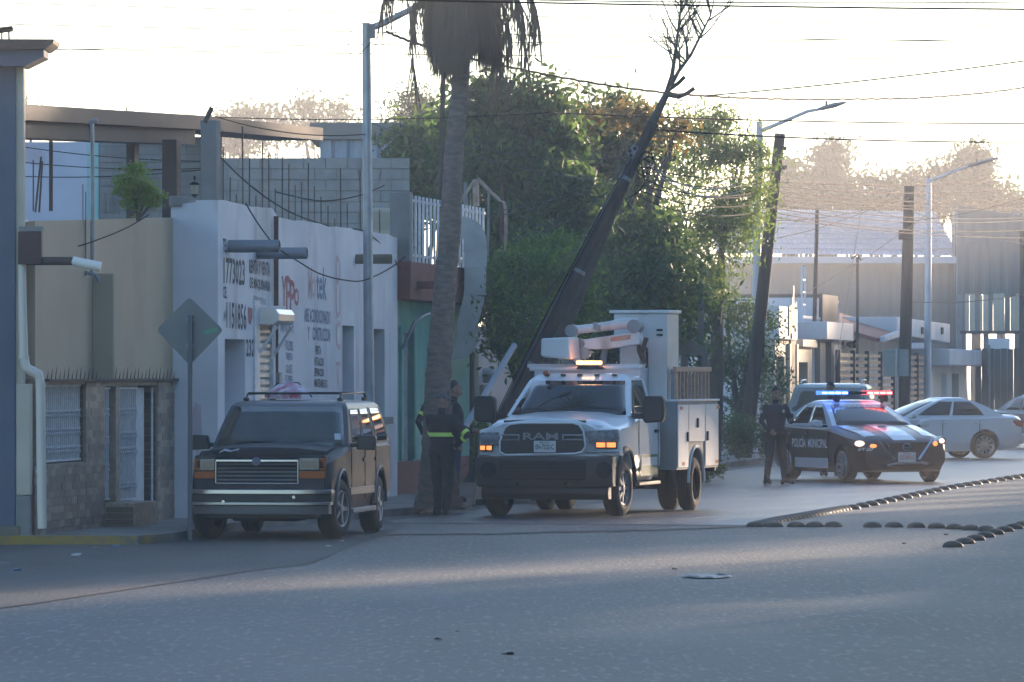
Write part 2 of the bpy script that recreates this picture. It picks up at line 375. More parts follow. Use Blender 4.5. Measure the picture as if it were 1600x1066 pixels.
# litter on the road
def scrap(px, py, s, m, label, cat='litter', z=0.0):
    g = G(px, py, z); rr = random.Random(int(px)); mb = MB()
    pts = [(g.x+s*rr.uniform(.6,1.2)*math.cos(a), g.y+s*1.5*rr.uniform(.6,1.2)*math.sin(a), z+.004+rr.uniform(0,s*.5)) for a in [i*math.pi/3.5 for i in range(7)]]
    c = (g.x, g.y, z+s*.55); mb.add(pts + [c] + [(p[0], p[1], z+.001) for p in pts], [(i, (i+1) % 7, 7) for i in range(7)] + [(8+i, 8+(i+1) % 7, (i+1) % 7, i) for i in range(7)])
    tag(mb.build('litter', m), label, cat, 'litter on the street')
lw = mat('litter_white', (.34,.34,.35), rough=.8); lb = mat('litter_blue', (.08,.14,.22), rough=.8); lbr = mat('litter_brown', (.2,.15,.1), rough=.8)
scrap(514, 855, 0.043, lw, 'small white scrap on the asphalt before the old dark four-wheel drive')
scrap(535, 846, 0.031, lw, 'tiny white scrap by the near front tyre of the old dark four-wheel drive')
scrap(183, 855, 0.056, lb, 'pale blue scrap in the gutter by the painted kerb')
scrap(150, 858, 0.062, lbr, 'brown leaf litter in the gutter left of the blue scrap')
scrap(215, 852, 0.050, lbr, 'dry twig litter in the gutter right of the blue scrap')
scrap(23, 893, 0.056, lb, 'flat blue scrap on the asphalt at the left edge')
scrap(120, 869, 0.062, lw, 'pale paper scrap on the road below the painted kerb')
scrap(795, 1023, .05, M['tar'], 'small dark stone low in the middle of the road')
scrap(685, 999, .04, M['tar'], 'tiny dark stone left of the dark stone in the open road')
scrap(715, 987, 0.022, lbr, 'tiny brown scrap on the road below the service truck')
scrap(1412, 850, 0.028, lbr, 'dry leaf on the road below the cross row of studs')
scrap(1478, 836, 0.031, lbr, 'brown leaf between the cross row and the nearest row of studs')
scrap(1055, 890, 0.037, lbr, 'flat brown leaf left of the pothole')
scrap(662, 803, 0.068, lw, 'white plastic litter at the kerb by the worker\'s boots', z=.0)
scrap(600, 829, 0.062, lw, 'white crumpled bag by the rear tyre of the old dark four-wheel drive')
# ================================================================ LEFT ROW OF HOUSES
def bar(parent, name, p, q, r, m, n=6): return MB().tube([p, q], r, n).build(name, m, parent, smooth=50)
# ---- beige house with tiled base
BF = Frame(-5.728, 68.2, STREET)
bh = thing('beige_house', 'beige plastered house with stone-tiled base and white window grilles', 'house', (-5.728, 68.2, 0), STREET)
U = lambda px, py=700, y=0: BF.at_y(px, py, y)[0]
Z_ = lambda px, py, y=0: BF.at_y(px, py, y)[1]
uw0, uw1 = U(66), U(131); ud0, ud1 = U(161), U(244); UE = U(270)
zt = 1.97
btop = lambda u: 3.86 + (4.12-3.86)*u/UE
mb = MB(); wall_mesh(mb, .05, UE+.02, zt, 4.2, 0, .25, top=btop); mb.build('wall', M['beige'], bh)
mb = MB(); wall_mesh(mb, .05, UE+.02, .05, zt-.002, -.012, .25, holes=[(uw0, uw1, .94, 1.90), (ud0, ud1, .05, 1.88)]); mb.build('tiled_base', M['tile'], bh)
MB().box(.75, UE, .26, 6, 0, 3.6).build('house_core', M['beige'], bh)
# dark striped tiles lining the far jambs of the window and the door
def jamb(u, z0, z1, d=.20):
    n = int((z1-z0)/.095)
    for i in range(n):
        mm = M['tile_dk'] if i % 2 else mat('dark_tile_b', (.13,.095,.07), (.09,.065,.05), 7, .5)
        MB().box(u-.012 - .004*(i % 2), u-.002, .004, d, z0+i*.095, z0+(i+1)*.095-.006).build('tile', mm, bh)
jamb(uw1, .94, 1.90); jamb(ud1, .08, 1.88)
# facing stone courses, proud of the base (the row nearest the eye)
rr = random.Random(11); tl = [mat('stone_%d' % i, c, d, 11, .6, .2, 50) for i, (c, d) in enumerate((((.22,.165,.13),(.29,.225,.18)),((.30,.235,.18),(.37,.30,.24)),((.18,.14,.115),(.25,.19,.15))))]
stone = {}
def stones(u0, u1, z0, z1, du=.28, dz=.09):
    z = z0; r = 0
    while z < z1-.03:
        u = u0 - (du*.5 if r % 2 else 0)
        while u < u1-.02:
            a, b = max(u, u0), min(u+du, u1)
            if b-a > .03:
                MB().box(a+.003, b-.003, -.022-rr.uniform(0,.008), -.011, z+.003, min(z+dz, z1)-.003).build('stone', rr.choice(tl), bh)
            u += du
        z += dz; r += 1
stones(U(52), uw1, .07, .93); stones(uw1+.01, ud0-.01, .07, 1.93); stones(ud1+.01, UE-.02, .07, 1.93)
# fin and spikes above the base
u120 = U(147); MB().box(u120-.1, u120, -.27, -.001, zt+.01, Z_(150,428)).build('fin', M['beige_d'], bh, bevel=.01)
for i in range(34):
    u = U(66) + (UE-U(66))*i/33*.97; MB().tube([(u,-.06,zt), (u+.005,-.075,zt+.09+.03*(i % 3))], [.008,.002], 4).build('spike', M['rust'], bh)
MB().box(U(66), UE-.02, -.09, -.013, zt-.03, zt).build('spike_rail', M['brown_dk'], bh)
# window grille: folding lattice of white bars
def grille(u0, u1, z0, z1, n, rows, y=.05, lean=0.0):
    for i in range(n):
        u = u0 + (u1-u0)*(i+.5)/n
        MB().box(u-.012, u+.012, y-.012, y+.012, z0, z1).build('grille_bar', M['white_iron'], bh)
    for zr in rows:
        m2 = MB()
        for i in range(n-1):
            a, b = u0+(u1-u0)*(i+.5)/n, u0+(u1-u0)*(i+1.5)/n
            m2.tube([(a,y-.02,zr), (b,y-.02,zr+.09)], .008, 4); m2.tube([(a,y-.026,zr+.09), (b,y-.026,zr)], .008, 4)
        m2.build('lattice_row', M['white_iron'], bh)
    MB().box(u0, u1, y-.02, y+.02, z0-.02, z0+.004).build('grille_rail', M['white_iron'], bh); MB().box(u0, u1, y-.02, y+.02, z1-.004, z1+.02).build('grille_rail', M['white_iron'], bh)
grille(uw0+.05, uw1-.03, .98, 1.88, 20, (1.06, 1.28, 1.5))
MB().box(uw0+.02, uw1-.02, .22, .24, .95, 1.89).build('curtain', mat('curtain', (.36,.37,.40), (.28,.28,.3), 8, .9, stretch=(6,6,.3)), bh)
grille(ud0+.03, U(176), .45, 1.84, 4, (.8,1.15,1.5)); grille(U(184), U(219), .42, 1.84, 11, (.55,1.0,1.2,1.5))
MB().box(U(177.5), U(184), -.03, .1, .2, 1.87).build('pillar', M['tile'], bh, bevel=.006)
MB().box(U(219), U(239), .12, .15, .10, 1.85).build('door_leaf', M['white_iron'], bh, bevel=.004)
MB().tube([(U(241),.03,.12), (U(241),.03,1.85)], .016, 6).build('door_post', M['white_iron'], bh)
MB().box(ud0, ud1-.02, .245, .26, .1, 1.87).build('inner_wall', mat('inner_grey', (.2,.21,.23), rough=.9), bh)
MB().box(U(160), U(195), -.42, -.03, .10, .40).build('step_block', M['tile'], bh, bevel=.008)
for i in range(3): MB().box(U(160)-.012, U(160)-.002, -.40, -.05, .12+i*.08, .12+i*.08+.07).build('tile', M['tile_dk'], bh)
# ---- roof terrace over the beige house
tc = thing('roof_terrace', 'unfinished roof terrace with maroon roof slab over the beige house', 'terrace', (-5.728, 68.2, 0), STREET)
ua, ub = BF.at_y(30, 190, .3)[0], BF.at_y(318, 190, .3)[0]
za, zb = BF.at_y(38, 164, .3)[1], BF.at_y(315, 180, .3)[1]
mb = MB()
def slab(mb, u0, u1, y0, y1, z0, z1, th):
    mb.add([(u0,y0,z0-th),(u1,y0,z1-th),(u1,y1,z1-th),(u0,y1,z0-th),(u0,y0,z0),(u1,y0,z1),(u1,y1,z1),(u0,y1,z0)], [(0,3,2,1),(4,5,6,7),(0,1,5,4),(1,2,6,5),(2,3,7,6),(3,0,4,7)])
slab(mb, ua, ub, .3, 1.1, za, zb, .20); mb.build('roof_slab', M['maroon'], tc, bevel=.01)
mb = MB(); slab(mb, ua, ub, .42, 1.0, za-.205, zb-.205, .2); mb.build('beam', M['brown_dk'], tc)
u2 = BF.at_y(505, 205, .6)[0]
mb = MB(); slab(mb, ub+.3, u2, .6, 1.5, BF.at_y(345,190,.6)[1], BF.at_y(505,200,.6)[1], .2); mb.build('canopy', M['brown_dk'], tc)
def col(px0, px1, ytop, m, name='column', y=.35, w=.3, zb_=3.7):
    u0, u1 = 0, 0
    v, z = BF.at_x(px0, ytop, 8.7); v2, _ = BF.at_x(px1, ytop, 8.7)
    MB().box(8.7, 8.7+w, min(v, v2), max(v, v2), zb_, z).build(name, m, tc, bevel=.01)
col(313, 338, 188, M['conc'], zb_=4.0); col(253, 276, 218, M['brown_dk'], zb_=3.7); col(197, 210, 208, M['brown_dk'])
MB().tube([BF.loc(P(331,168,76.3)), BF.loc(P(320,192,76.3))], .035, 6).build('bracket', M['brown_dk'], tc)
# the back wall: lavender plaster, a cyan stripe, concrete blocks
YB = 84.0
def wpt(px, py, Y=YB): return BF.loc(P(px, py, Y))
def backbox(px0, px1, py0, py1, name, m, Y=YB, d=.15):
    a, b = P(px0, py1, Y), P(px1, py0, Y)
    vs = [BF.loc(Vector((x, y, z))) for z in (a.z, b.z) for x, y in ((a.x, Y), (b.x, Y), (b.x, Y+d), (a.x, Y+d))]
    return MB().add(vs, [(0,3,2,1),(4,5,6,7),(0,1,5,4),(1,2,6,5),(2,3,7,6),(3,0,4,7)]).build(name, m, tc)
backbox(20, 136, 222, 345, 'plaster_wall', M['lav']); backbox(136, 154, 218, 345, 'painted_strip', M['cyan']); backbox(154, 346, 214, 345, 'mortar_bed', M['mortar'], YB+.03)
rr = random.Random(5); y = 216
bw, bh_px = 21, 12.6; r = 0
while y < 344:
    x = 155 - (bw/2 if r % 2 else 0)
    while x < 345:
        a, b = max(x, 155), min(x+bw, 345)
        if b-a > 3: backbox(a+.5, b-.5, y+.6, y+bh_px-.6, 'concrete_block', M['block'], YB-rr.uniform(0,.015), .05)
        x += bw
    y += bh_px; r += 1
MB().box(.8, 8, .3, 8.5, 3.62, 3.7).build('roof_floor', M['conc'], tc)
MB().tube([wpt(52,250,74), wpt(52,330,74)], .01, 5).build('rebar', M['rust'], tc)
for x0, y0, x1, y1 in ((64,245,55,332),(66,252,61,332),(78,212,78,330),(81,215,81,330)): MB().tube([wpt(x0,y0,75), wpt(x1,y1,75)], .014, 5).build('rebar', M['rust'], tc)
for x, y0 in ((163,302),(175,305),(182,308)): MB().tube([wpt(x,y0,73), wpt(x,334,73)], [.02,.05], 6).build('stump', M['conc'], tc)
# lantern on the concrete column
lt = thing('wall_lantern', 'black iron lantern hanging on the terrace column', 'lantern', P(304, 310, 76.1))
def lp(px, py): q = P(px, py, 76.1) - lt.location; return q
MB().tube([lp(304,275), lp(304,282)], .012, 6).build('hook', M['wire'], lt)
MB().lathe([(lp(0,284).z,.015),(lp(0,288).z,.075),(lp(0,289).z,.06)], 8, 'z').build('lid', M['wire'], lt)
MB().lathe([(lp(0,303).z,.035),(lp(0,289.5).z,.055)], 6, 'z').build('glass_body', mat('lantern_glass', (.3,.28,.22), rough=.3), lt)
MB().lathe([(lp(0,309).z,.006),(lp(0,303.5).z,.05)], 8, 'z').build('finial', M['wire'], lt)
# service pipe and rods rising from the fin
sp = thing('service_mast', 'galvanised electric service pipe rising beside the fin of the beige house', 'pipe', P(144, 430, 70.9))
def sq(px, py, Y=70.9): return P(px, py, Y) - sp.location
MB().tube([sq(144.5,432), sq(144.5,300), sq(144,194)], .026, 8).build('pipe', M['galv'], sp, smooth=50)
MB().tube([sq(142,196), sq(144,190), sq(149,188), sq(152,191)], [.03,.034,.034,.02], 8).build('weatherhead', M['galv_d'], sp, smooth=50)
for x in (129.5, 134): MB().tube([sq(x,412), sq(x,288 if x < 130 else 300)], .009, 5).build('rod', M['galv_d'], sp)
MB().tube([sq(126,438), sq(134,426), sq(150,430), sq(155,440)], .03, 6).build('clamp', M['galv_d'], sp)

# ---- blue-grey house at the left edge
gh = thing('blue_grey_house', 'blue-grey house with dark cornice and cream corner at the left edge', 'house', (0,0,0))
Yg = 67.9
def gb(px0, px1, py0, py1, name, m, Y=Yg, d=3.0, bevel=.0):
    a, b = P(px0, py1, Y), P(px1, py0, Y); return MB().box(a.x, b.x, Y, Y+d, a.z, b.z).build(name, m, gh, bevel=bevel)
gb(-500, 24, 76, 868, 'wall', M['blue_grey'], d=.32, bevel=.01)
gb(-500, 30, 822, 850.5, 'plinth', M['kerb_y'], Yg-.05, .3, bevel=.01)
gb(24.2, 37, 100, 868, 'corner_pilaster', M['cream'], Yg+.04, .25, bevel=.008)
gb(24.5, 47, 775, 868, 'corner_plinth', M['conc'], Yg-.02, .3, bevel=.01)
gb(24.3, 48, 600, 774, 'corner_render', M['cream'], Yg+.02, .27, bevel=.012)
a, b = P(-500,76,Yg), P(90,66,Yg)
mb = MB(); q = lambda px, py: (P(px,py,Yg).x, P(px,py,Yg).z)
mb.prism([q(-500,62), q(88,64), q(86,70), q(80,75), q(74,79), q(-500,77)], 'y', Yg-.35, Yg+.6); mb.build('cornice', M['brown_dk'], gh)
mb = MB(); mb.prism([q(-500,77.5), q(71,79.5), q(71,90), q(40,105), q(-500,103)], 'y', Yg-.25, Yg+.5); mb.build('cornice_soffit', M['blue_grey'], gh)
mb = MB(); mb.box(-9.5, -6.9, Yg+.33, Yg+7, 0, 4.0); mb.build('house_core', M['blue_grey'], gh)
# gutter box and spouts
gb(28, 64.5, 362, 413, 'hopper', M['maroon'], Yg-.22, .2, bevel=.006)
gb(29, 66, 354, 361.5, 'hopper_cap', M['conc'], Yg-.24, .24)
def gp(px, py, Y): return P(px, py, Y)
MB().tube([gp(40,408,Yg-.12), gp(114,408,Yg-.12)], .052, 10).build('spout', M['brown_dk'], gh, smooth=50)
MB().tube([gp(113,407,Yg-.12), gp(122,410,Yg-.12), gp(158,417,Yg-.12)], [.055,.06,.06], 10).build('spout_end', M['pvc_w'], gh, smooth=50)
Yp = Yg - .12
MB().tube([gp(34,360,Yp), gp(35,470,Yp), gp(37,555,Yp), gp(40,574,Yp), gp(50,580,Yp), gp(60,585,Yp), gp(63,598,Yp), gp(64.5,720,Yp), gp(66,826,Yp)], [.05,.05,.055,.06,.06,.06,.057,.057,.057], 12).build('downpipe', M['pvc'], gh, smooth=60)
for x, y in ((37,556),(63.5,600),(64.5,735)): MB().tube([gp(x,y,Yp), gp(x,y+4,Yp)], .066, 12).build('pipe_collar', M['pvc'], gh, smooth=50)
# aerial on its roof
an = thing('roof_aerial', 'dark aerial bracket on the cornice at the top left corner', 'aerial', P(8, 62, 69))
def aq(px, py): return P(px, py, 69) - an.location
MB().tube([aq(-20,50), aq(20,45)], .04, 6).build('boom', M['wire'], an); MB().tube([aq(3,62), aq(3,45)], .012, 5).build('strut', M['wire'], an); MB().tube([aq(14,62), aq(14,44)], .012, 5).build('strut', M['wire'], an)
MB().tube([aq(18,46), aq(30,40), aq(37,47), aq(30,55), aq(14,60)], .006, 5).build('lead', M['wire'], an)

# ---- white lettered workshop
WX, WY = -3.93, 76.0
WF = Frame(WX, WY, STREET)
wh = thing('white_workshop', 'long white workshop with hand-painted adverts on its street wall', 'building', (WX, WY, 0), STREET)
wu = lambda px, py=600, y=0: WF.at_y(px, py, y)[0]
UW = wu(621)
wtop = lambda u: 4.35 + .012*math.sin(u*2.1) + .008*math.sin(u*5.3) - .05*u/UW - (.0 if u < wu(427) else .10)
holes = [(wu(351), wu(383), .0, WF.at_y(365,530)[1]), (wu(403), wu(425), .0, WF.at_y(412,505)[1]), (wu(535), wu(553), .0, WF.at_y(543,509)[1]), (wu(583), wu(601), WF.at_y(590,652)[1], WF.at_y(590,514)[1])]
cuts = [h for h in holes]
mb = MB()
# split the top edge into short runs so that it is uneven like hand-laid render
us = sorted({0, UW, *[h[0] for h in holes], *[h[1] for h in holes], *np.linspace(.4, UW-.3, 22)})
for a, b in zip(us[:-1], us[1:]):
    wall_mesh(mb, a, b, 0, 4.5, 0, .30, holes=[h for h in holes if h[0] < b and h[1] > a], top=wtop)
bm_o = mb.build('wall', M['white_wall'], wh)
bm = bmesh.new(); bm.from_mesh(bm_o.data); bmesh.ops.remove_doubles(bm, verts=bm.verts, dist=.0005); bmesh.ops.recalc_face_normals(bm, faces=bm.faces); bm.to_mesh(bm_o.data); bm.free()
# the end wall facing the eye, with its own uneven top
v_l = WF.at_x(267, 500, 0.0)[0]
mb = MB(); mb.add([(-.002,.0,0),(-.002,v_l,0),(-.002,v_l,WF.at_x(268,321,0)[1]),(-.002,(v_l)*.5,WF.at_x(300,316,0)[1]),(-.002,0,wtop(0)),
                   (.3,.0,0),(.3,v_l,0),(.3,v_l,WF.at_x(268,321,0)[1]),(.3,v_l*.5,WF.at_x(300,316,0)[1]),(.3,0,wtop(0))],
                  [(0,1,2,3,4),(9,8,7,6,5),(2,7,8,3),(3,8,9,4),(1,6,7,2)]); mb.build('end_wall', M['white_wall'], wh)
MB().box(.3, UW, .31, 7.5, 0, 3.9).build('building_core', M['white_wall'], wh)
MB().box(.3, UW+.0, .301, 7.5, 3.9, 3.96).build('roof', M['conc'], wh)
MB().box(-.05, .35, v_l-.16, v_l+.02, WF.at_x(268,321,0)[1]-.02, WF.at_x(268,318,0)[1]+.1).build('broken_corner', M['conc'], wh, bevel=.02)
# stains on the end wall, each a shape of its own
def stain(pts, m, y=-.004):
    return MB().add([(y, *WF.at_x(px, py, 0)) for px, py in pts], [tuple(range(len(pts)))]).build('paint_stain', m, wh)
stain([(300,640),(306,628),(314,634),(316,690),(309,712),(302,696)], M['stain_pink'])
rr = random.Random(14); pm_ = mat('bare_plaster', (.34,.30,.29), (.27,.24,.235), 5, .9)
for k in range(16):
    u0 = rr.uniform(.3, UW-.6); z0 = rr.uniform(.2,.9); n_ = 11; sx, sz = rr.uniform(.12,.5), rr.uniform(.05,.22)
    pts = [(u0+sx*math.cos(a)*rr.uniform(.5,1.2), z0+sz*math.sin(a)*rr.uniform(.5,1.2)) for a in [2*math.pi*i/n_ for i in range(n_)]]
    if any(h[0]-.1 < p[0] < h[1]+.1 and p[1] < h[3]+.05 for p in pts for h in holes) or min(p[1] for p in pts) < .1: continue
    MB().add([(p[0], -.0035, p[1]) for p in pts], [tuple(range(n_))]).build('bare_patch', pm_, wh)
# doors and windows
def recess(h, d, m, name):
    MB().box(h[0], h[1], d, d+.04, h[2]+.02, h[3]).build(name, m, wh)
recess(holes[0], .28, mat('door_grey', (.4,.4,.44), rough=.7), 'door'); recess(holes[2], .27, mat('door_blue', (.30,.34,.40), rough=.7), 'door'); recess(holes[3], .2, M['glass_d'], 'window_pane')
for k in range(3):
    u = holes[3][0] + (holes[3][1]-holes[3][0])*(.2+.3*k); MB().box(u-.02, u+.02, .15, .19, holes[3][2], holes[3][3]).build('window_bar', M['conc'], wh)
MB().box(holes[3][0]-.25, holes[3][1]+.25, -.10, .02, holes[3][2]-.11, holes[3][2]-.002).build('window_sill', M['conc'], wh, bevel=.01)
# roller shutter: each slat a piece
h = holes[1]; zz = .12; k = 0
slm = mat('shutter_slat', (.50,.49,.47), (.40,.38,.35), 6, .45, metal=.3)
while zz < h[3]-.02:
    MB().prism([(.05,zz),(.02,zz+.03),(.02,zz+.075),(.05,zz+.10),(.06,zz+.05)], 'x', h[0]+.02, h[1]-.02).build('shutter_slat', slm, wh); zz += .102; k += 1
MB().box(wu(395.5), h[0]+.015, -.03, .05, .1, WF.at_y(400,470)[1]).build('shutter_rail', M['white_iron'], wh, bevel=.006)
MB().box(h[1]-.015, h[1]+.12, -.03, .05, .1, WF.at_y(424,560)[1]).build('shutter_rail', M['white_iron'], wh, bevel=.006)
hz = WF.at_y(412,505)[1]
MB().prism([(-.02,hz-.02),(-.22,hz-.03),(-.30,hz+.03),(-.31,hz+.12),(-.26,hz+.19),(-.02,hz+.22)], 'x', h[0]-.05, h[1]+.1).build('shutter_hood', mat('hood_metal', (.62,.62,.62), rough=.3, metal=.6), wh, bevel=.008)
for u in (h[0]-.02, h[1]+.06): MB().tube([(u,-.03,hz-.42), (u,-.27,hz-.05)], .022, 6).build('hood_strut', M['white_iron'], wh)
MB().tube([(wu(426),-.05,WF.at_y(426,338)[1]), (wu(426),-.05,WF.at_y(426,478)[1])], .035, 8).build('conduit', M['rust'], wh)
MB().tube([(wu(428.5),-.04,WF.at_y(428,500)[1]), (wu(428.5),-.04,WF.at_y(428,590)[1])], .02, 8).build('conduit', M['rust'], wh)
MB().box(wu(428), wu(432), -.08, -.001, WF.at_y(430,605)[1], WF.at_y(430,582)[1]).build('meter_box', M['galv_d'], wh)
# three rain spouts
def spout(px, py, ln, r, m, tip=None):
    u, z = WF.at_y(px, py); o_ = MB(); o_.lathe([(0,r),(-ln,r),(-ln,r*.82),(-.05,r*.8)], 14, 'y', (u, 0, z)); return o_.build('rain_spout', m, wh, smooth=50)
spout(357, 385, .70, .088, M['galv_d']); spout(402, 396, .70, .082, M['galv_d']); spout(556, 405, .55, .075, mat('clay_spout', (.17,.14,.09), (.12,.1,.07), 5, .85))
# lettering
def wtext(s, x0, t0, b0, x1, t1, b1, m, slant=0.0):
    u0, zb0 = WF.at_y(x0, b0); _, zt0 = WF.at_y(x0, t0); u1, zb1 = WF.at_y(x1, b1); _, zt1 = WF.at_y(x1, t1)
    text('lettering', s, u0, zb0, u1-u0, (zt0-zb0+zt1-zb1)/2, -.004, LETTER[m], wh, slant, shear=(zb1-zb0)/(u1-u0))
for a in (('TEL',348,372,394,354.5,374,395,'black'), ('1773023',349,402,443,382,406,447,'black'), ('CEL',348,447,466,354.5,448,467,'black'), ('044',349,486,503,353,484,500,'grey'),
          ('1151856',353.5,472,513,384.5,474,517,'black'), ('RENTA Y VENTA',389,406,427,421.5,410,432,'black'), ('DE MAQUINARIA',390,434,453,421.5,438,459,'black'), ('ETIQUETAS',395.5,463,473,415,466,479,'grey'),
          ('232',384,529,557,397,531,558,'black'), ('IMPRENTA',438,493,518,458.5,489,521,'grey'),
          ('FOLLETOS',445.5,532,547,457.5,533,549,'grey'), ('TARJETAS',446,551,565,456.5,552,567,'grey'), ('VOLANTES',446,569,583,456.5,570,584,'grey'), ('FLYERS',446,586,599,456.5,587,600,'grey'),
          ('M',481,415,467,487.5,416,467,'pale'), ('o',487,432,467,493,433,467,'pale'), ('tek',494,416,468,510,419,470,'blue'),
          ('AIRE ACONDICIONADO',475,481,503,515.5,486,508,'blue'), ('Y',480,510,531,483.5,511,531,'blue'), ('CONSTRUCCION',488,511,532,515.5,513,535,'blue'),
          ('VENTA',492,540,554,501,541,555,'black'), ('INSTALACION',491,558,571,505.5,559,573,'black'), ('REPARACION',491,575,588,505.5,576,589,'black'), ('MANTENIMIENTO',491,592,605,511,593,607,'black'),
          ('D',524.5,399,445,531.5,401,446,'pale'), ('U',524.5,448,498,531.5,449,498,'pale'), ('C',524.5,500,548,532,501,548,'pale'), ('T',524.5,565,600,531.5,566,600,'pale'),
          ('Y',439.5,431,478,447.5,432,478,'red'), ('P',446.5,430,490,454.5,432,490,'red'), ('P',452.5,437,491,460.5,438,491,'red'), ('o',459,450,478,467,450,479,'red')): wtext(*a)
pts = [WF.at_y(*p) for p in ((387,480),(394,482),(394,496),(391,508),(388,505),(387,494))]
MB().add([(u,-.004,z) for u, z in pts], [tuple(range(6))]).build('painted_shield', LETTER['red'], wh)
# rebar standing on its roof edge, with a few longer rods behind
rr = random.Random(9)
for i in range(26):
    px = 349 + i*10.2; 
    u = WF.at_y(px, 340, .5 + .8*(i % 3))[0]; y_ = .5 + .8*(i % 3); zt_ = 4.45 + rr.uniform(.35, 1.15) - (0.3 if px > 500 else 0)
    MB().tube([(u,y_,3.9), (u+rr.uniform(-.04,.04),y_,zt_)], .011, 5).build('rebar', M['rust'], wh)
# ---- block-built yard wall and metal shed behind the workshop
yw = thing('block_yard_wall', 'long grey block wall rising behind the white workshop', 'wall', (0,0,0))
a, b = P(338, 395, 104), P(640, 247, 104); MB().box(a.x, b.x, 104.04, 104.3, 0, b.z).build('wall', M['mortar'], yw)
rr = random.Random(8); z = b.z; r = 0
while z > a.z:
    x = a.x - (.2 if r % 2 else 0)
    while x < b.x:
        p, q = max(x, a.x), min(x+.4, b.x)
        if q-p > .05: MB().box(p+.007, q-.007, 104.0-rr.uniform(0,.02), 104.05, z-.193, z-.007).build('concrete_block', M['block'], yw)
        x += .4
    z -= .2; r += 1
ms = thing('metal_shed', 'pale corrugated metal shed behind the block wall', 'shed', (0,0,0))
def corrugated(x0, x1, Y, z0, z1, pitch, amp):
    n = int((x1-x0)/pitch*4); v = []; 
    for i in range(n+1):
        x = x0 + (x1-x0)*i/n; d = amp*(1 if (i//2) % 2 else 0); v += [(x, Y-d, z0), (x, Y-d, z1)]
    return MB().add(v, [(2*i, 2*i+2, 2*i+3, 2*i+1) for i in range(n)])
a, b = P(500, 330, 115), P(660, 192, 115)
corrugated(a.x, b.x, 115, 0, b.z-.35, .3, .05).build('cladding', M['corr_b'], ms); MB().box(a.x-.2, b.x+.2, 114.85, 119, b.z-.34, b.z).build('roof_edge', M['corr'], ms)
MB().box(a.x, b.x, 115.02, 119, 0, b.z-.36).build('shed_core', M['corr'], ms)
# cooler on the workshop roof
ac = thing('evaporative_cooler', 'cream louvred cooler standing on the workshop roof end', 'cooler', (*P(597, 362, 92).xy, 3.96))
a = P(577,360,92)-ac.location; b = P(619,325,92)-ac.location
MB().box(a.x, b.x, 0, .7, -.05, b.z).build('casing', mat('cooler_cream', (.48,.44,.37), (.42,.38,.32), 4, .6), ac, bevel=.01)
for i in range(7): MB().box(a.x+.03, b.x-.03, -.02, -.002, a.z+.02+i*.045, a.z+.045+i*.045).build('louvre', mat('cooler_louvre', (.40,.37,.31), rough=.6), ac)

# ---- red and green house with balcony
RX, RY = -1.82, 90.0
RF = Frame(RX, RY, STREET)
rh = thing('red_green_house', 'two-tone house with mint green walls and red balcony parapet', 'house', (RX, RY, 0), STREET)
ru = lambda px, py=500, y=0: RF.at_y(px, py, y)[0]; rz_ = lambda px, py, y=0: RF.at_y(px, py, y)[1]
UR = ru(752)
zg = rz_(640, 470); zr = rz_(640, 411)
hs = [(ru(636), ru(657), .1, rz_(645,520)), (ru(700), ru(716), .9, rz_(705,540))]
mb = MB(); wall_mesh(mb, .02, UR, 0, zg, .12, .4, holes=hs); mb.build('wall', M['green_wall'], rh)
mb = MB(); mb.box(.02, UR, .09, .119, 0, .62); mb.build('skirting', M['red_wall'], rh)
MB().box(.02, UR, -.22, .4, zg+.002, zr).build('balcony_parapet', M['red_wall'], rh, bevel=.015)
MB().box(.02, UR, .41, 6, 0, zg+.1).build('house_core', M['green_wall'], rh)
MB().box(.02, .32, -.2, .12, zr+.002, rz_(620,300)).build('balcony_post', M['conc'], rh, bevel=.012)
nb = 22
for i in range(nb):
    u = .42 + (UR-.5)*i/nb; MB().box(u, u+.035, -.12, -.085, zr+.002, rz_(640,306)).build('baluster', M['white_iron'], rh)
for zz in (zr+.1, rz_(640,306)-.1): MB().box(.33, UR-.05, -.083, -.06, zz, zz+.04).build('rail', M['white_iron'], rh)
MB().box(.55, .85, -.5, -.225, zg+.18, zg+.3).build('drain_spout', M['red_wall'], rh)
MB().box(hs[0][0], hs[0][1], .36, .4, .1, hs[0][3]).build('door', mat('door_dark', (.05,.05,.05), rough=.6), rh)
for i in range(7):
    u = hs[0][0]+(hs[0][1]-hs[0][0])*(i+.5)/7; MB().box(u-.015, u+.015, .2, .23, .1, hs[0][3]).build('door_bar', M['white_iron'], rh)
for s in (0, 1): MB().box(hs[0][s]-.06, hs[0][s]+.06, .07, .117, .64, hs[0][3]+.1).build('door_frame', M['green_wall'], rh, bevel=.01)
MB().box(hs[1][0], hs[1][1], .36, .4, .9, hs[1][3]).build('window_pane', M['glass_d'], rh)
for i in range(6):
    u = hs[1][0]+(hs[1][1]-hs[1][0])*(i+.5)/6; MB().box(u-.012, u+.012, .14, .165, .9, hs[1][3]).build('window_bar', M['white_iron'], rh)
u = ru(634,530); MB().tube([(u,.05,rz_(636,545)), (u+.1,-.12,rz_(640,505)), (u+.5,-.2,rz_(650,495)), (u+2.6,-.2,rz_(668,482))], .03, 8).build('conduit', M['galv_d'], rh, smooth=50)
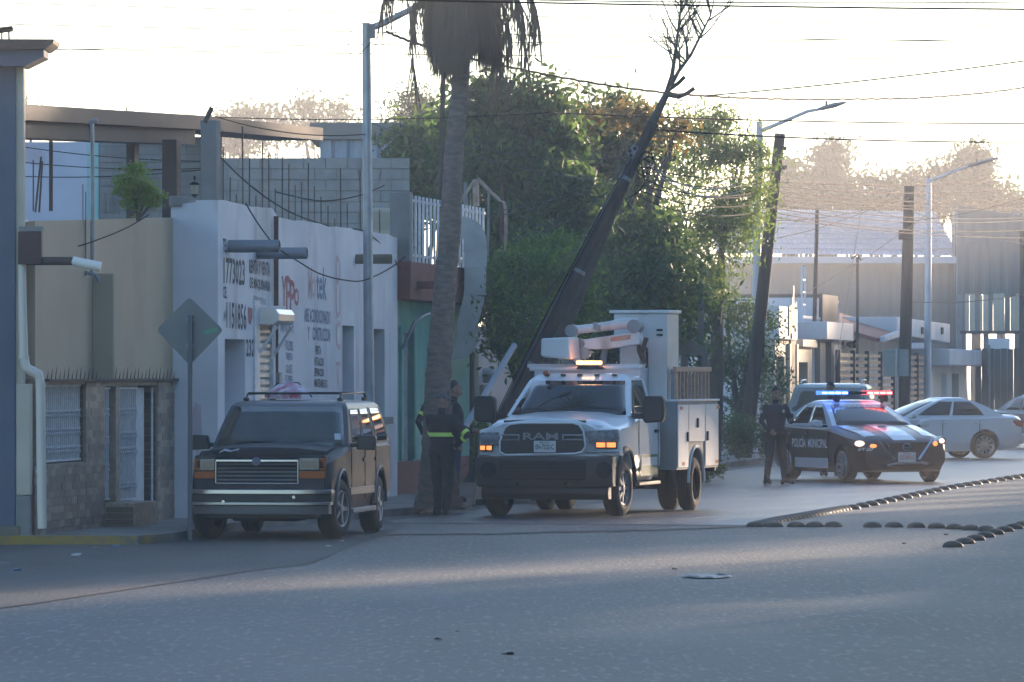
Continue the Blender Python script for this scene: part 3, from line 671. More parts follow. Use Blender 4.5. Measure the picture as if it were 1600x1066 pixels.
# big sheet-metal duct bending out of and back into the house
M['duct'] = mat('duct_metal', (.34,.355,.37), (.26,.275,.29), 3, .45, metal=.25)
du = thing('air_duct', 'big galvanised square air duct with round elbows beside the palm', 'duct', P(720, 560, 95))
def sweep(path, hw, hd):
    rings = []
    for i, (px, py) in enumerate(path):
        p = P(px, py, 95) - du.location; a = P(*path[max(i-1,0)], 95); b = P(*path[min(i+1,len(path)-1)], 95); t = (b-a).normalized(); n_ = Vector((t.z, 0, -t.x))
        rings.append([tuple(p + n_*sx*hw + Vector((0, sy*hd, 0))) for sx, sy in ((-1,-1),(1,-1),(1,1),(-1,1))])
    return rings
def arc(cx, cy, r, a0, a1, n=7): return [(cx+r*math.cos(R(a0+(a1-a0)*i/n)), cy+r*math.sin(R(a0+(a1-a0)*i/n))) for i in range(n+1)]
MB().rings(sweep([(690,356)] + arc(722,377,21,-90,0) + [(743,392)], .18, .28)).build('top_elbow', M['duct'], du, smooth=40)
MB().rings(sweep([(743,393), (743,418)], .186, .286)).build('duct_section', M['duct'], du)
MB().rings(sweep([(743,419), (742,460)], .18, .28)).build('duct_section', M['duct'], du)
MB().rings(sweep([(742,461), (731,505), (731,525)], .175, .27)).build('duct_section', M['duct'], du)
MB().rings(sweep([(731,526)] + arc(711,526,20,0,90) + [(690,546)], .175, .27)).build('bottom_elbow', M['duct'], du, smooth=40)
for y in (393, 419, 460): MB().rings(sweep([(742.7,y-1), (742.7,y+1)], .194, .296)).build('flange', M['galv'], du)
# bent white pipe frame on the terrace behind
M['old_iron'] = mat('old_iron', (.36,.30,.25), (.24,.17,.13), 8, .7)
pf = thing('pipe_arch', 'rusty white pipe arch standing on the terrace behind the duct', 'frame', P(760, 410, 98))
def pq(px, py): return P(px, py, 98) - pf.location
MB().tube([pq(717,318), pq(742,282), pq(746,279), pq(768,302), pq(788,318), pq(790,330), pq(790,406)], .03, 8).build('arch', M['old_iron'], pf, smooth=50)
MB().tube([pq(743,282), pq(744,322)], .055, 8).build('stub', M['old_iron'], pf); MB().tube([pq(764,292), pq(762,410)], .022, 6).build('post', M['conc'], pf); MB().tube([pq(727,285), pq(728,340)], .03, 6).build('post', M['conc'], pf); MB().tube([pq(784,282), pq(783,410)], .03, 6).build('post', M['rust'], pf)
for i in range(5): MB().tube([pq(720+5*i,312-3*i), pq(720+5*i,345)], .012, 5).build('bar', M['old_iron'], pf)
# pale garden wall with meter
gw = thing('garden_wall', 'pale pink garden wall with electric meters past the green house', 'wall', (RX, RY, 0), STREET)
mb = MB(); wall_mesh(mb, UR+.02, UR+16, 0, 2.75, .15, .4); mb.build('wall', mat('pale_wall', (.46,.41,.42), (.38,.34,.35), 1.4, .9, .15), gw)
MB().box(UR+.02, UR+16, .1, .45, 2.752, 2.83).build('coping', M['conc'], gw)
for px, py, r in ((760,587,.11),):
    u, z = RF.at_y(px, py, .1); MB().lathe([(.149,r*1.15),(.05,r*1.15),(-.02,r),(-.07,r*.7)], 16, 'y', (u,0,z)).build('meter', mat('meter_glass', (.3,.3,.3), rough=.2), gw, smooth=40)
    MB().box(u-.5, u+.5, .08, .148, z-.75, z-.16).build('meter_box', M['conc'], gw)
u, z = RF.at_y(737, 575, .05); MB().tube([(u,.05,.1), (u,.05,z+.3)], .04, 6).build('conduit', M['brown_dk'], gw); MB().tube([(u+.6,.08,.1), (u+.6,.08,z+.3)], .07, 6).build('post', M['cream'], gw)
# ================================================================ HOUSES FURTHER UP THE STREET
def Zat(px):   # distance at which the left row of facades shows at this column
    k = (px-800)/F; return (1.82+13.59)/(.151-k)
def row_house(name, label, px, cat='house'):
    Y = Zat(px); o = thing(name, label, cat, ((px-800)/F*Y, Y, 0), STREET); return o, Frame(o.location.x, Y, STREET)
wp = mat('white_paint', (.60,.61,.65), (.50,.51,.55), .8, .85, .1, c3=(.36,.35,.36), s3=.6, lo3=.6, hi3=.85, st3=(1,1,.4))
cp = mat('cream_paint', (.46,.41,.33), (.38,.34,.28), .9, .85, .1)
gy = mat('grey_render', (.20,.19,.18), (.15,.145,.14), 1.0, .9, .2)
# white house with broken plaster
h, f = row_house('white_house', 'white house with peeling plaster and a cream doorway beyond the shrub', 1211)
u1 = f.at_y(1245, 560)[0]; zt = f.at_y(1212, 478)[1]; zm = f.at_y(1228, 531)[1]; hd = (.25, f.at_y(1226,600)[0], 0, f.at_y(1215,557)[1])
mb = MB(); wall_mesh(mb, 0, u1, 0, zm, 0, .4, holes=[hd]); mb.build('wall', cp, h)
MB().box(-.1, f.at_y(1239,500)[0], -.12, 7, zm+.002, zt).build('upper_storey', wp, h, bevel=.02)
MB().box(-.06, -.004, .4, 7, 0, zm).build('end_wall', wp, h); MB().box(.3, u1, .41, 7, 0, zm-.01).build('house_core', gy, h)
MB().box(hd[0], hd[1], .36, .39, 0, hd[3]).build('door', M['dark'], h)
for px in (1230, 1241): u = f.at_y(px, 560)[0]; MB().box(u-.25, u+.25, -.1, -.002, 0, zm-.1).build('pilaster', cp, h, bevel=.02)
for i in range(5): u = f.at_y(1233,560)[0]+i*.28; MB().box(u, u+.12, -.06, -.003, 1.5, 3.0).build('grille_bar', M['cream'], h)
rr = random.Random(4)
for i in range(6): u = f.at_y(1224,500)[0] + i*.35; MB().box(u, u+.25, -.16, -.122, zm+rr.uniform(.0,.4), zm+rr.uniform(.8,1.6)).build('peeling_plaster', M['cream'], h, bevel=.02)
# low cream house
h, f = row_house('low_cream_house', 'low cream house with a dark doorway and grey tank room', 1246)
u1 = f.at_y(1269, 580)[0]; zt = f.at_y(1250, 543)[1]; hd = (.3, f.at_y(1262,590)[0], 0, f.at_y(1252,566)[1])
mb = MB(); wall_mesh(mb, 0.05, u1, 0, zt, 0, .4, holes=[hd]); mb.build('wall', cp, h); MB().box(hd[0], hd[1], .36, .39, 0, hd[3]).build('door', M['dark'], h)
MB().box(.05, u1, .41, 6, 0, zt-.1).build('house_core', gy, h); MB().box(.0, u1, -.15, .42, zt+.002, zt+.22).build('parapet', cp, h, bevel=.03)
MB().box(.4, 2.6, 1.0, 4, zt, f.at_y(1245,490,1)[1]).build('tank_room', gy, h); MB().box(3.0, u1+.6, 1.4, 4, zt, f.at_y(1262,500,1.4)[1]).build('tank_room', M['conc'], h)
# white modern house with grey portal
h, f = row_house('modern_white_house', 'white flat-roofed house with a grey portal and roof railing', 1271)
u1 = f.at_y(1309, 580)[0]; zt = f.at_y(1272, 508)[1]
MB().box(0, f.at_y(1281,560)[0], 0, 6, 0, zt).build('wall', wp, h, bevel=.02)
ua, ub = f.at_y(1281.5,560,-.15)[0], f.at_y(1303,560,-.15)[0]; zp = f.at_y(1285,514,-.15)[1]
mb = MB(); wall_mesh(mb, ua, ub, 0, zp, -.15, .3, holes=[(ua+1.6, ub-.8, 0, 2.9)]); mb.build('portal', gy, h); MB().box(ua+1.6, ub-.8, .2, .24, 0, 2.9).build('door', M['dark'], h)
MB().box(ua, u1, .31, 6, 0, zp).build('house_core', wp, h); MB().box(ub+.01, u1, -.1, .3, 0, zp-.3).build('wall', wp, h)
MB().box(ua-.6, u1+.6, -.4, 5, f.at_y(1300,531,-.4)[1], f.at_y(1300,503,-.4)[1]).build('fascia', wp, h, bevel=.02)
zf = f.at_y(1300,503,-.4)[1]; z2 = f.at_y(1290,467,.6)[1]
ur, us_ = f.at_y(1277,480,.6)[0], f.at_y(1309,480,.6)[0]
MB().box(ur, ur+2.2, .6, 3.5, zf, z2).build('stair_tower', wp, h, bevel=.02)
MB().tube([(ur+2.3,.6,z2-.05), (us_,.6,z2-.05), (us_,.6,zf+.1)], .05, 6).build('railing', wp, h); MB().tube([(us_-.1,.6,zf+.15), (ur-4.5,.6,zf+.15)], .05, 6).build('railing', wp, h)
for i in range(4): MB().tube([(ur-4.5,.6,zf+.15+i*.35), (ur-3.6,.6,zf+.15+i*.35)], .035, 5).build('ladder_rung', wp, h)
for s in (-4.5,-3.6): MB().tube([(ur+s,.6,zf), (ur+s,.6,zf+1.6)], .035, 5).build('ladder_rail', wp, h)
# gated house with dark brown tower and red roof
h, f = row_house('gated_house', 'white house with dark brown tower, red canopy and slatted gate', 1312)
MB().box(.0, f.at_y(1354,500)[0]*.55, .5, 4.5, f.at_y(1312,530,.5)[1], f.at_y(1312,463,.5)[1]).build('brown_tower', mat('tower_brown', (.10,.085,.075), (.08,.07,.06), 1, .85), h, bevel=.02)
ue = f.at_y(1466, 580, 1.0)[0]
mb = MB(); wall_mesh(mb, .1, ue, 0, f.at_y(1400,530,1.5)[1], 1.5, 1.8, holes=[(f.at_y(1398,580,1.5)[0], f.at_y(1404,580,1.5)[0], .2, 2.4)]); mb.build('wall', wp, h)
MB().box(.1, ue, 1.81, 8, 0, 3.6).build('house_core', wp, h)
a, b = f.at_y(1357,512,.2), f.at_y(1398,512,.2)
mb = MB(); mb.add([(a[0],-.1,f.at_y(1357,528,-.1)[1]),(b[0],-.1,f.at_y(1398,516,-.1)[1]),(b[0],2.2,f.at_y(1398,497,2.2)[1]),(a[0],2.2,f.at_y(1357,505,2.2)[1])], [(0,1,2,3)])
o = mb.build('tiled_canopy', M['brick_r'], h); sm = o.modifiers.new('s', 'SOLIDIFY'); sm.thickness = .12
mb = MB(); mb.add([(a[0],-.16,f.at_y(1357,533,-.1)[1]),(b[0],-.16,f.at_y(1398,520,-.1)[1]),(b[0],-.16,f.at_y(1398,510,-.1)[1]),(a[0],-.16,f.at_y(1357,525,-.1)[1])], [(0,1,2,3)])
o = mb.build('canopy_fascia', wp, h); sm = o.modifiers.new('s', 'SOLIDIFY'); sm.thickness = .14
zb0, zb1 = f.at_y(1396,522,0)[1], f.at_y(1395,495,0)[1]; uz = f.at_y(1480,535,0)[0]; ub = f.at_y(1396,520,0)[0]
mb = MB(); mb.add([(ub,-.1,zb0),(uz,-.1,f.at_y(1484,536,0)[1]),(uz,-.1,f.at_y(1484,507,0)[1]),(ub,-.1,zb1),(ub,3,zb0),(uz,3,f.at_y(1484,536,0)[1]),(uz,3,f.at_y(1484,507,0)[1]),(ub,3,zb1)], [(0,1,2,3),(4,7,6,5),(0,3,7,4),(1,5,6,2),(3,2,6,7),(0,4,5,1)]); mb.build('roof_beam', wp, h, bevel=.02)
for px in (1440, 1471): u, z = f.at_y(px, 517, -.1); MB().box(u-.35, u+.35, -.16, -.102, z-.12, z+.12).build('vent', M['dark'], h)
for px in (1329, 1351): u, z = f.at_y(px, 538, .9); MB().lathe([(1.49,.05),(1.3,.14),(1.1,.10)], 8, 'y', (u,0,z)).build('wall_lamp', M['wire'], h)
# slatted gate
gt = thing('slatted_gate', 'dark brown gate of horizontal slats before the white house', 'gate', h.location, STREET)
ga, gb_ = f.at_y(1309,590,-.3)[0], f.at_y(1449,590,-.3)[0]; gz = f.at_y(1312,549,-.3)[1]
gm = mat('gate_brown', (.045,.036,.034), (.035,.03,.028), 2, .6)
for k in range(14):
    z = gz - .05 - k*.195; 
    if z > .1: MB().box(ga+.1, gb_-.1, -.32, -.28, z-.11, z).build('slat', gm, gt)
n = 7
for k in range(n+1):
    u = ga + (gb_-ga)*k/n; MB().box(u-.10, u+.10, -.38, -.24, 0, gz+.04).build('gate_post', gm, gt)
# small white house with rounded canopy
h, f = row_house('small_white_house', 'small white house with a thick canopy left of the dark fence', 1468)
u1 = f.at_y(1523, 600)[0]; zt = f.at_y(1470, 572)[1]
mb = MB(); wall_mesh(mb, 0, u1, 0, zt, .3, .6, holes=[(1.0, f.at_y(1492,600)[0], 0, zt-.25)]); mb.build('wall', wp, h); MB().box(0, u1, .61, 6, 0, zt).build('house_core', wp, h)
MB().box(-.3, u1, -.4, 5, zt+.002, f.at_y(1470,544,-.4)[1]).build('canopy', wp, h, bevel=.06); MB().box(1.0, f.at_y(1492,600)[0], .5, .55, 0, zt-.25).build('shutter_door', mat('pale_door', (.45,.45,.47), rough=.6), h)
MB().box(f.at_y(1500,590)[0], f.at_y(1508,590)[0], .24, .298, 1.0, 2.0).build('meter_box', gy, h)
MB().box(f.at_y(1495,590)[0], f.at_y(1520,590)[0], .20, .29, 0, .9).build('planter_wall', wp, h, bevel=.03)
# warehouse: pale ribbed roof, grey ribbed wall
wa = thing('warehouse', 'big grey metal warehouse with pale blue ribbed roof', 'warehouse', (0,0,0))
Yw = 232.0
a = P(1120, 402, Yw); b = P(1498, 402, Yw); n = 150; v = []
for i in range(n*2):
    x = a.x + (b.x-a.x)*i/(n*2-1); d = .03 if (i//2) % 2 else 0
    t = (x-a.x)/(b.x-a.x); zr1 = P(0, 326+6*t, Yw+14).z
    v += [(x, Yw-.5, P(0,397+4*t,Yw).z+d), (x, Yw+14, zr1+d)]
MB().add(v, [(2*i,2*i+2,2*i+3,2*i+1) for i in range(n*2-1)]).build('roof', M['corr_b'], wa)
for k in range(1, 9):
    t = k/9; MB().box(a.x, b.x, Yw-.5+14.5*t-.05, Yw-.5+14.5*t+.05, a.z+.06+(P(0,329,Yw+14).z-a.z)*t, a.z+.14+(P(0,329,Yw+14).z-a.z)*t).build('roof_lap', M['corr_b'], wa)
MB().box(a.x, b.x, Yw-.75, Yw-.35, P(0,412,Yw).z, P(0,401.5,Yw).z).build('gutter', mat('gutter_pale', (.38,.42,.48), rough=.5), wa)
corrugated(a.x, b.x, Yw, 0, P(0,410,Yw).z, .35, .012).build('cladding', M['corr'], wa)
MB().box(a.x, b.x, Yw+.02, Yw+28, 0, P(0,412,Yw).z).build('warehouse_core', M['corr'], wa)
MB().box(b.x-.2, b.x+.25, Yw-.6, Yw+1, 0, P(0,330,Yw).z).build('corner_flashing', M['corr'], wa)
# billboard-like screen of sheets over a fence with banner boards
sf = thing('sheet_metal_screen', 'tall corrugated sheet screen above the dark boards at the right', 'screen', (0,0,0))
Ys = 222.0; a = P(1497, 322, Ys); b = P(1760, 372, Ys)
v = []; n = 60
for i in range(n+1):
    t = i/n; x = a.x+(b.x-a.x)*t; d = .02*((i//2) % 2); v += [(x, Ys-d, P(0, 460+12*t+1.5*math.sin(t*30), Ys).z), (x, Ys-d, P(0, 322+40*t, Ys).z)]
MB().add(v, [(2*i,2*i+2,2*i+3,2*i+1) for i in range(n)]).build('sheet', M['corr'], sf)
for px in (1499, 1541, 1590, 1640): x = P(px,400,Ys).x; MB().box(x-.1, x+.1, Ys+.02, Ys+.25, 0, P(px,330,Ys).z).build('post', M['galv_d'], sf)
bn = thing('boarded_fence', 'dark boarded fence with pale upper boards below the sheet screen', 'fence', (0,0,0))
Yb = 221.2; i = 0; px = 1503
rr = random.Random(2); bms = [cp, gy, M['cream'], gm]
while px < 1700:
    wpx = rr.choice((5,7,9)); x0, x1 = P(px,500,Yb).x, P(px+wpx-.6,500,Yb).x; MB().box(x0, x1, Yb, Yb+.04, P(0,520,Yb).z, P(0,462,Yb).z+rr.uniform(-.1,.1)).build('board', bms[0 if i % 3 else 1], bn); px += wpx; i += 1
MB().box(P(1500,0,Yb).x, P(1700,0,Yb).x, Yb-.06, Yb-.002, P(0,522,Yb).z, P(0,517,Yb).z).build('rail', gm, bn)
px = 1524; 
while px < 1700:
    x0, x1 = P(px,500,Yb-2).x, P(px+9.4,500,Yb-2).x; MB().box(x0, x1, Yb-2, Yb-1.95, 0, P(0,545+rr.uniform(-1,1),Yb).z).build('board', mat('board_dark', (.075,.08,.075), (.055,.06,.058), 1.5, .8), bn); px += 10
MB().tube([P(1545,640,Yb-2.2), P(1545,540,Yb-2.2), P(1538,538,Yb-2.2)], .06, 6).build('pipe_post', M['conc'], bn)
MB().box(P(1545,0,Yb-1).x, P(1578,0,Yb-1).x, Yb-1, Yb-.8, 1, P(0,529,Yb).z).build('white_panel', wp, bn)
# ruin wall of rough adobe behind the truck
rw = thing('ruined_wall', 'rough brown ruined wall with square openings behind the service truck', 'wall', (0,0,0))
Yr = 113.0; mr = mat('adobe', (.23,.20,.17), (.15,.13,.115), 3.5, .95, .9, 18)
aa = lambda px, py: P(px, py, Yr)
mb = MB(); us = np.linspace(1030, 1106, 16); rr = random.Random(6)
for i in range(15):
    tp = 528 + abs(us[i]-1050)*.14 + rr.uniform(-2,2); a, b = aa(us[i], 640), aa(us[i+1]+.01, tp)
    op = (1058 < us[i] < 1062) or (1073 < us[i] < 1092)
    if op: mb.box(a.x, b.x, Yr, Yr+.4, aa(0,556).z, b.z); mb.box(a.x, b.x, Yr, Yr+.4, 0, aa(0,585).z)
    else: mb.box(a.x, b.x, Yr, Yr+.4, 0, b.z)
mb.build('wall', mr, rw)
MB().box(aa(1092,0).x, aa(1101,0).x, Yr+.5, Yr+.75, 0, aa(0,468).z).build('post', M['conc'], rw)
# ================================================================ OPPOSITE SIDE OF THE STREET (beyond the right edge, its houses shade the road)
oc = [mat('opp_%d' % i, c, None, rough=.85) for i, c in enumerate(((.45,.40,.33),(.35,.2,.16),(.5,.5,.5),(.3,.34,.36),(.42,.38,.25)))]
oth = STREET
def opp(d0, d1, hgt_, dep, c, label):
    # d0..d1 measured along the street from y = 0
    base = Vector((3.5 + .151*d0, d0, 0)); o = thing('corner_house', label, 'house', base, oth, 'houses on the far side of the street')
    L_ = d1-d0; hs = [(1+3.2*k, 2.3+3.2*k, 1.0, 2.4) for k in range(int((L_-1)/3.2))]
    mb = MB(); wall_mesh(mb, 0, L_, 0, hgt_, -.3, 0, holes=hs); mb.build('wall', oc[c], o)
    MB().box(0, L_, -dep, -.31, 0, hgt_-.3).build('house_core', oc[c], o); MB().box(-.1, L_+.1, -.5, .1, hgt_+.002, hgt_+.15).build('cornice', M['conc'], o)
    for q in hs: MB().box(q[0], q[1], -.25, -.2, q[2], q[3]).build('window_pane', M['glass_d'], o)
SHADE = [(36, 48, 3.2, 8, 0, 'cream house out of view on the right, nearest the camera'), (49, 64.6, 3.4, 8, 1, 'brick-red house out of view on the right'), (66, 84.6, 3.1, 8, 2, 'white house out of view on the right'),
         (86, 103, 3.3, 8, 3, 'grey house out of view on the right'), (103.3, 120, 3.4, 8, 4, 'ochre house out of view on the right'), (120.7, 139, 3.3, 8, 0, 'cream house out of view on the right beyond the ochre one'), (139.8,158,3.5,8,2,'white house out of view on the right, far up the street')]
for s in SHADE: opp(*s)
# ================================================================ VEHICLES  (local: x to the photo's right, y backwards from the front axle, z up)
class Car:
    def __init__(s, name, label, cat, x, y, th, scale=1.0, z=0.0):
        s.root = thing(name, label, cat, (x, y, z), th); s.root.scale = (scale,)*3; s.fr = Frame(x, y, th, z); s.k = scale
    def fp(s, px, py, y0): a, b = s.fr.at_y(px, py, y0*s.k); return a/s.k, b/s.k
    def sp(s, px, py, x0): a, b = s.fr.at_x(px, py, x0*s.k); return a/s.k, b/s.k
    def body(s, st, m, cuts=(), name='body', smooth=32, bevel=.0):
        """st: list of (y, [(x,z)...]) half sections bottom to top; mirrored; cuts: wheel wells (y, z, r)"""
        rings = []
        for y, sec in st:
            rings.append([(x, y, z) for x, z in sec] + [(-x, y, z) for x, z in reversed(sec)])
        o = MB().rings(rings).build(name, m, s.root)
        if cuts:
            cb = MB()
            for y, z, r in cuts:
                for sx in (-1, 1): cb.lathe([(sx*.45, r), (sx*1.6, r)], 40, 'x', (0, y, z))
            c = cb.build('cut', m); bo_ = o.modifiers.new('b', 'BOOLEAN'); bo_.operation = 'DIFFERENCE'; bo_.object = c; bo_.solver = 'EXACT'
            c.parent = s.root
            dg = bpy.context.evaluated_depsgraph_get(); dg.update(); me = bpy.data.meshes.new_from_object(o.evaluated_get(dg)); o.modifiers.clear(); o.data = me
            bpy.data.objects.remove(c)
        o.data.shade_smooth(); o.data.set_sharp_from_angle(angle=R(smooth)); return o
    def part(s, mb, name, m, bevel=.0, smooth=None, parent=None): return mb.build(name, m, parent or s.root, bevel=bevel, smooth=smooth)
    def wheel(s, x, y, r, w, rimf=.62, spokes=8, steer=0.0, rim_m=None, deep=.0):
        """tyre with tread shoulders; rim, spokes and hub on the outer side"""
        sd = 1 if x > 0 else -1; ri = r*rimf
        prof = [(-w/2+.02, ri), (-w/2+.004, ri+.02), (-w/2, ri+.05), (-w/2+.004, r-.05), (-w/2+.035, r-.010)]
        for k in range(4): a0 = -w/2+.04+(w-.08)*k/4; a1 = a0+(w-.08)/4; prof += [(a0+.004, r), (a1-.008, r), (a1-.006, r-.010), (a1-.001, r-.010)]
        prof += [(w/2-.035, r-.010), (w/2-.004, r-.05), (w/2, ri+.05), (w/2-.004, ri+.02), (w/2-.02, ri)]
        tyre = MB().lathe(prof, 40, 'x', cap=False).build('wheel', M['rubber'], s.root, smooth=40); tyre.location = (x, y, r); tyre.rotation_euler = (0, 0, steer)
        rm = rim_m or M['alloy']; xo = sd*(w/2 - .004 - deep)
        MB().lathe([(xo - sd*.10, ri*.90), (xo - sd*.03, ri*.90), (xo, ri*.93), (xo + sd*.006, ri*.99), (xo - sd*.01, ri*1.03)], 36, 'x', cap=False).build('rim', rm, tyre, smooth=40)
        mb = MB()
        for k in range(spokes):
            a = 2*math.pi*k/spokes; c, s_ = math.cos(a), math.sin(a); hw = ri*.10
            vs = []
            for xx in (xo - sd*.045, xo - sd*.008):
                for rad, hh in ((ri*.16, hw*1.2), (ri*.93, hw)):
                    for q in (-1, 1): vs.append((xx, c*rad - s_*hh*q, s_*rad + c*hh*q))
            mb.add(vs, [(0,1,3,2),(4,6,7,5),(0,4,5,1),(2,3,7,6),(0,2,6,4),(1,5,7,3)])
        mb.lathe([(xo - sd*.05, ri*.24), (xo + sd*.0, ri*.24), (xo + sd*.006, ri*.12)], 14, 'x'); sp__ = mb.build('spokes', rm, tyre); sp__['kind'] = 'stuff'
        MB().lathe([(xo - sd*.12, ri*.95), (xo - sd*.07, ri*.95)], 24, 'x').build('brake_disc', M['dark'], tyre)
        return tyre
class House:
    """greenhouse surface: levels (z, y_front, y_rear, half_width); side 0 front, 1 right, 2 rear, 3 left"""
    def __init__(s, car, lv, bow=.08, rbow=.04): s.c = car; s.lv = lv; s.bow = bow; s.rbow = rbow
    def lev(s, t):
        k = t*(len(s.lv)-1); i = min(int(k), len(s.lv)-2); q = k-i; return [a+(b-a)*q for a, b in zip(s.lv[i], s.lv[i+1])]
    def pt(s, side, a, t, off=0.0):
        z, yf, yr, hw = s.lev(t)
        if side == 0: x = hw*(2*a-1); p = Vector((x, yf - s.bow*(1-(2*a-1)**2), z))
        elif side == 1: p = Vector((hw, yf+(yr-yf)*a, z))
        elif side == 2: x = hw*(1-2*a); p = Vector((x, yr + s.rbow*(1-(2*a-1)**2), z))
        else: p = Vector((-hw, yr+(yf-yr)*a, z))
        if off:
            e = 1e-3; a0, a1 = max(a-e, 0), min(a+e, 1); t0, t1 = max(t-e, 0), min(t+e, 1)
            n = (s.pt(side, a1, t) - s.pt(side, a0, t)).cross(s.pt(side, a, t1) - s.pt(side, a, t0)).normalized(); p = p + n*off
        return p
    def shell(s, m, name='cabin', roofz=.03, nt=10):
        rings = []
        for j in range(nt+1):
            t = j/nt; ring = []
            for side in range(4): ring += [tuple(s.pt(side, i/8, t)) for i in range(8)]
            rings.append(ring)
        z, yf, yr, hw = s.lv[-1]
        for q, dz in ((.93,.55),(.75,.85),(.4,1.0)):
            cy = (yf+yr)/2; rings.append([(x*q, cy+(y-cy)*q, z + roofz*dz) for x, y, _ in rings[nt]])
        o = MB().rings(rings).build(name, m, s.c.root, smooth=28); return o
    def pane(s, name, m, side, b0, b1, t0, t1, u0=None, u1=None, off=.006, nu=10, nv=5, parent=None):
        """b0..b1 extent at the lower edge, u0..u1 at the upper edge"""
        u0 = b0 if u0 is None else u0; u1 = b1 if u1 is None else u1; v = []; f = []
        for j in range(nv+1):
            q = j/nv; t = t0+(t1-t0)*q
            for i in range(nu+1): a = (b0+(u0-b0)*q) + ((b1+(u1-b1)*q) - (b0+(u0-b0)*q))*i/nu; v.append(tuple(s.pt(side, a, t, off)))
        for j in range(nv):
            for i in range(nu): f.append((j*(nu+1)+i, j*(nu+1)+i+1, (j+1)*(nu+1)+i+1, (j+1)*(nu+1)+i))
        mb = MB().add(v, f); o = mb.build(name, m, parent or s.c.root, smooth=60, fix=False); md = o.modifiers.new('s', 'SOLIDIFY'); md.thickness = .004; return o
def sec(xb, zb, xw, z1, z2, xs, zs, xt, zt, zc):
    return [(0, zb), (xb*.6, zb), (xb, zb), (xw-.01, z1), (xw, (z1+z2)/2), (xw-.005, z2), (xs, zs), (xt, zt), (xt*.55, zt+(zc-zt)*.75), (0, zc)]
def plate(c, s, px0, px1, py0, py1, y, m_bg, m_tx, name='number_plate', frame=None):
    x0, z1 = c.fp(px0, py0, y); x1, z0 = c.fp(px1, py1, y)
    p = c.part(MB().box(x0, x1, y, y+.02, z0, z1), name, m_bg, bevel=.004)
    text('plate_characters', s, x0+(x1-x0)*.08, z0+(z1-z0)*.24, (x1-x0)*.84, (z1-z0)*.46, y-.003, m_tx, p)
    text('plate_heading', 'MEXICO', x0+(x1-x0)*.28, z0+(z1-z0)*.78, (x1-x0)*.44, (z1-z0)*.14, y-.003, m_tx, p)
pl_w = mat('plate_white', (.62,.62,.62), (.52,.52,.52), 30, .5); pl_t = mat('plate_ink', (.05,.05,.06), rough=.6); pl_r = mat('plate_red', (.45,.05,.06), rough=.6)
amber = mat('amber_lens', (.30,.075,.015), rough=.45, spec=.2); lens = mat('clear_lens', (.10,.105,.11), (.40,.41,.43), 30, .1, spec=.9, metal=.3)
amber_on = mat('amber_lit', (.9,.3,.05), rough=.3, emit=(1.0,.24,.06), estr=.5); head_on = mat('headlamp_lit', (.9,.8,.65), rough=.2, emit=(1.0,.72,.5), estr=.4)
beacon_on = mat('beacon_lit', (1,.5,.2), rough=.3, emit=(1.0,.36,.10), estr=2.2); beacon_hot = mat('beacon_hot', (1,.7,.4), rough=.3, emit=(1.0,.72,.36), estr=4.5)

# ---------------------------------------------------------------- old dark four-wheel drive
c = Car('old_suv', 'weathered dark blue four-wheel drive with roof rack parked at the kerb', 'SUV', -2.965, 70.2, R(-8))
paint = mat('navy_fade_sheen', (.011,.014,.022), (.022,.025,.033), 1.6, .5, c3=(.085,.085,.09), s3=1.4, lo3=.55, hi3=.85, coat=.0, spec=.22)  # grey mottling stands for faded paint and for reflections along the sides
paint_d = mat('navy_hood', (.014,.017,.024), (.026,.028,.035), 2.2, .55, c3=(.045,.045,.05), s3=1.5, lo3=.5, hi3=.8, spec=.25)
ex = [(-.74, sec(.70,.42,.80,.55,.70,.80,.92,.70,.965,.975)), (-.66, sec(.76,.40,.865,.55,.75,.845,.95,.74,.995,1.01)), (-.3, sec(.80,.38,.88,.55,.80,.865,.99,.77,1.04,1.06)),
      (.2, sec(.82,.36,.89,.55,.82,.875,1.04,.80,1.09,1.12)), (.62, sec(.82,.36,.89,.55,.85,.88,1.09,.84,1.135,1.16)), (.9, sec(.82,.36,.89,.55,.85,.885,1.10,.85,1.15,1.16)),
      (3.5, sec(.82,.36,.89,.55,.85,.885,1.11,.85,1.15,1.16)), (3.78, sec(.80,.40,.87,.55,.85,.865,1.08,.82,1.12,1.13))]
c.body(ex, paint, [(0, .37, .44), (2.84, .37, .44)])
gh_ = House(c, [(1.12,.60,3.80,.862), (1.40,.93,3.72,.80), (1.62,1.19,3.60,.742), (1.665,1.30,3.52,.70)], bow=.10)
gh_.shell(mat('suv_roof', (.03,.034,.042), (.055,.058,.064), 2.2, .45, coat=.1), roofz=.035)
gh_.pane('windscreen', M['glass_d'], 0, .03, .97, .02, .665, .04, .96)
for s_ in (1, 3):
    def sd(b0, b1, u0, u1): return (b0, b1, u0, u1) if s_ == 1 else (1-b1, 1-b0, 1-u1, 1-u0)
    for b0, b1, u0, u1 in ((.075,.315,.045,.30), (.345,.60,.335,.595), (.66,.965,.645,.95)):
        q = sd(b0, b1, u0, u1); gh_.pane('side_window', M['glass'], s_, q[0], q[1], .07, .62, q[2], q[3])
    q = sd(.605,.655,.60,.64); gh_.pane('pillar_trim', M['blackp'], s_, q[0], q[1], .05, .64, q[2], q[3], off=.004)
gh_.pane('rear_window', M['glass'], 2, .08, .92, .1, .62)
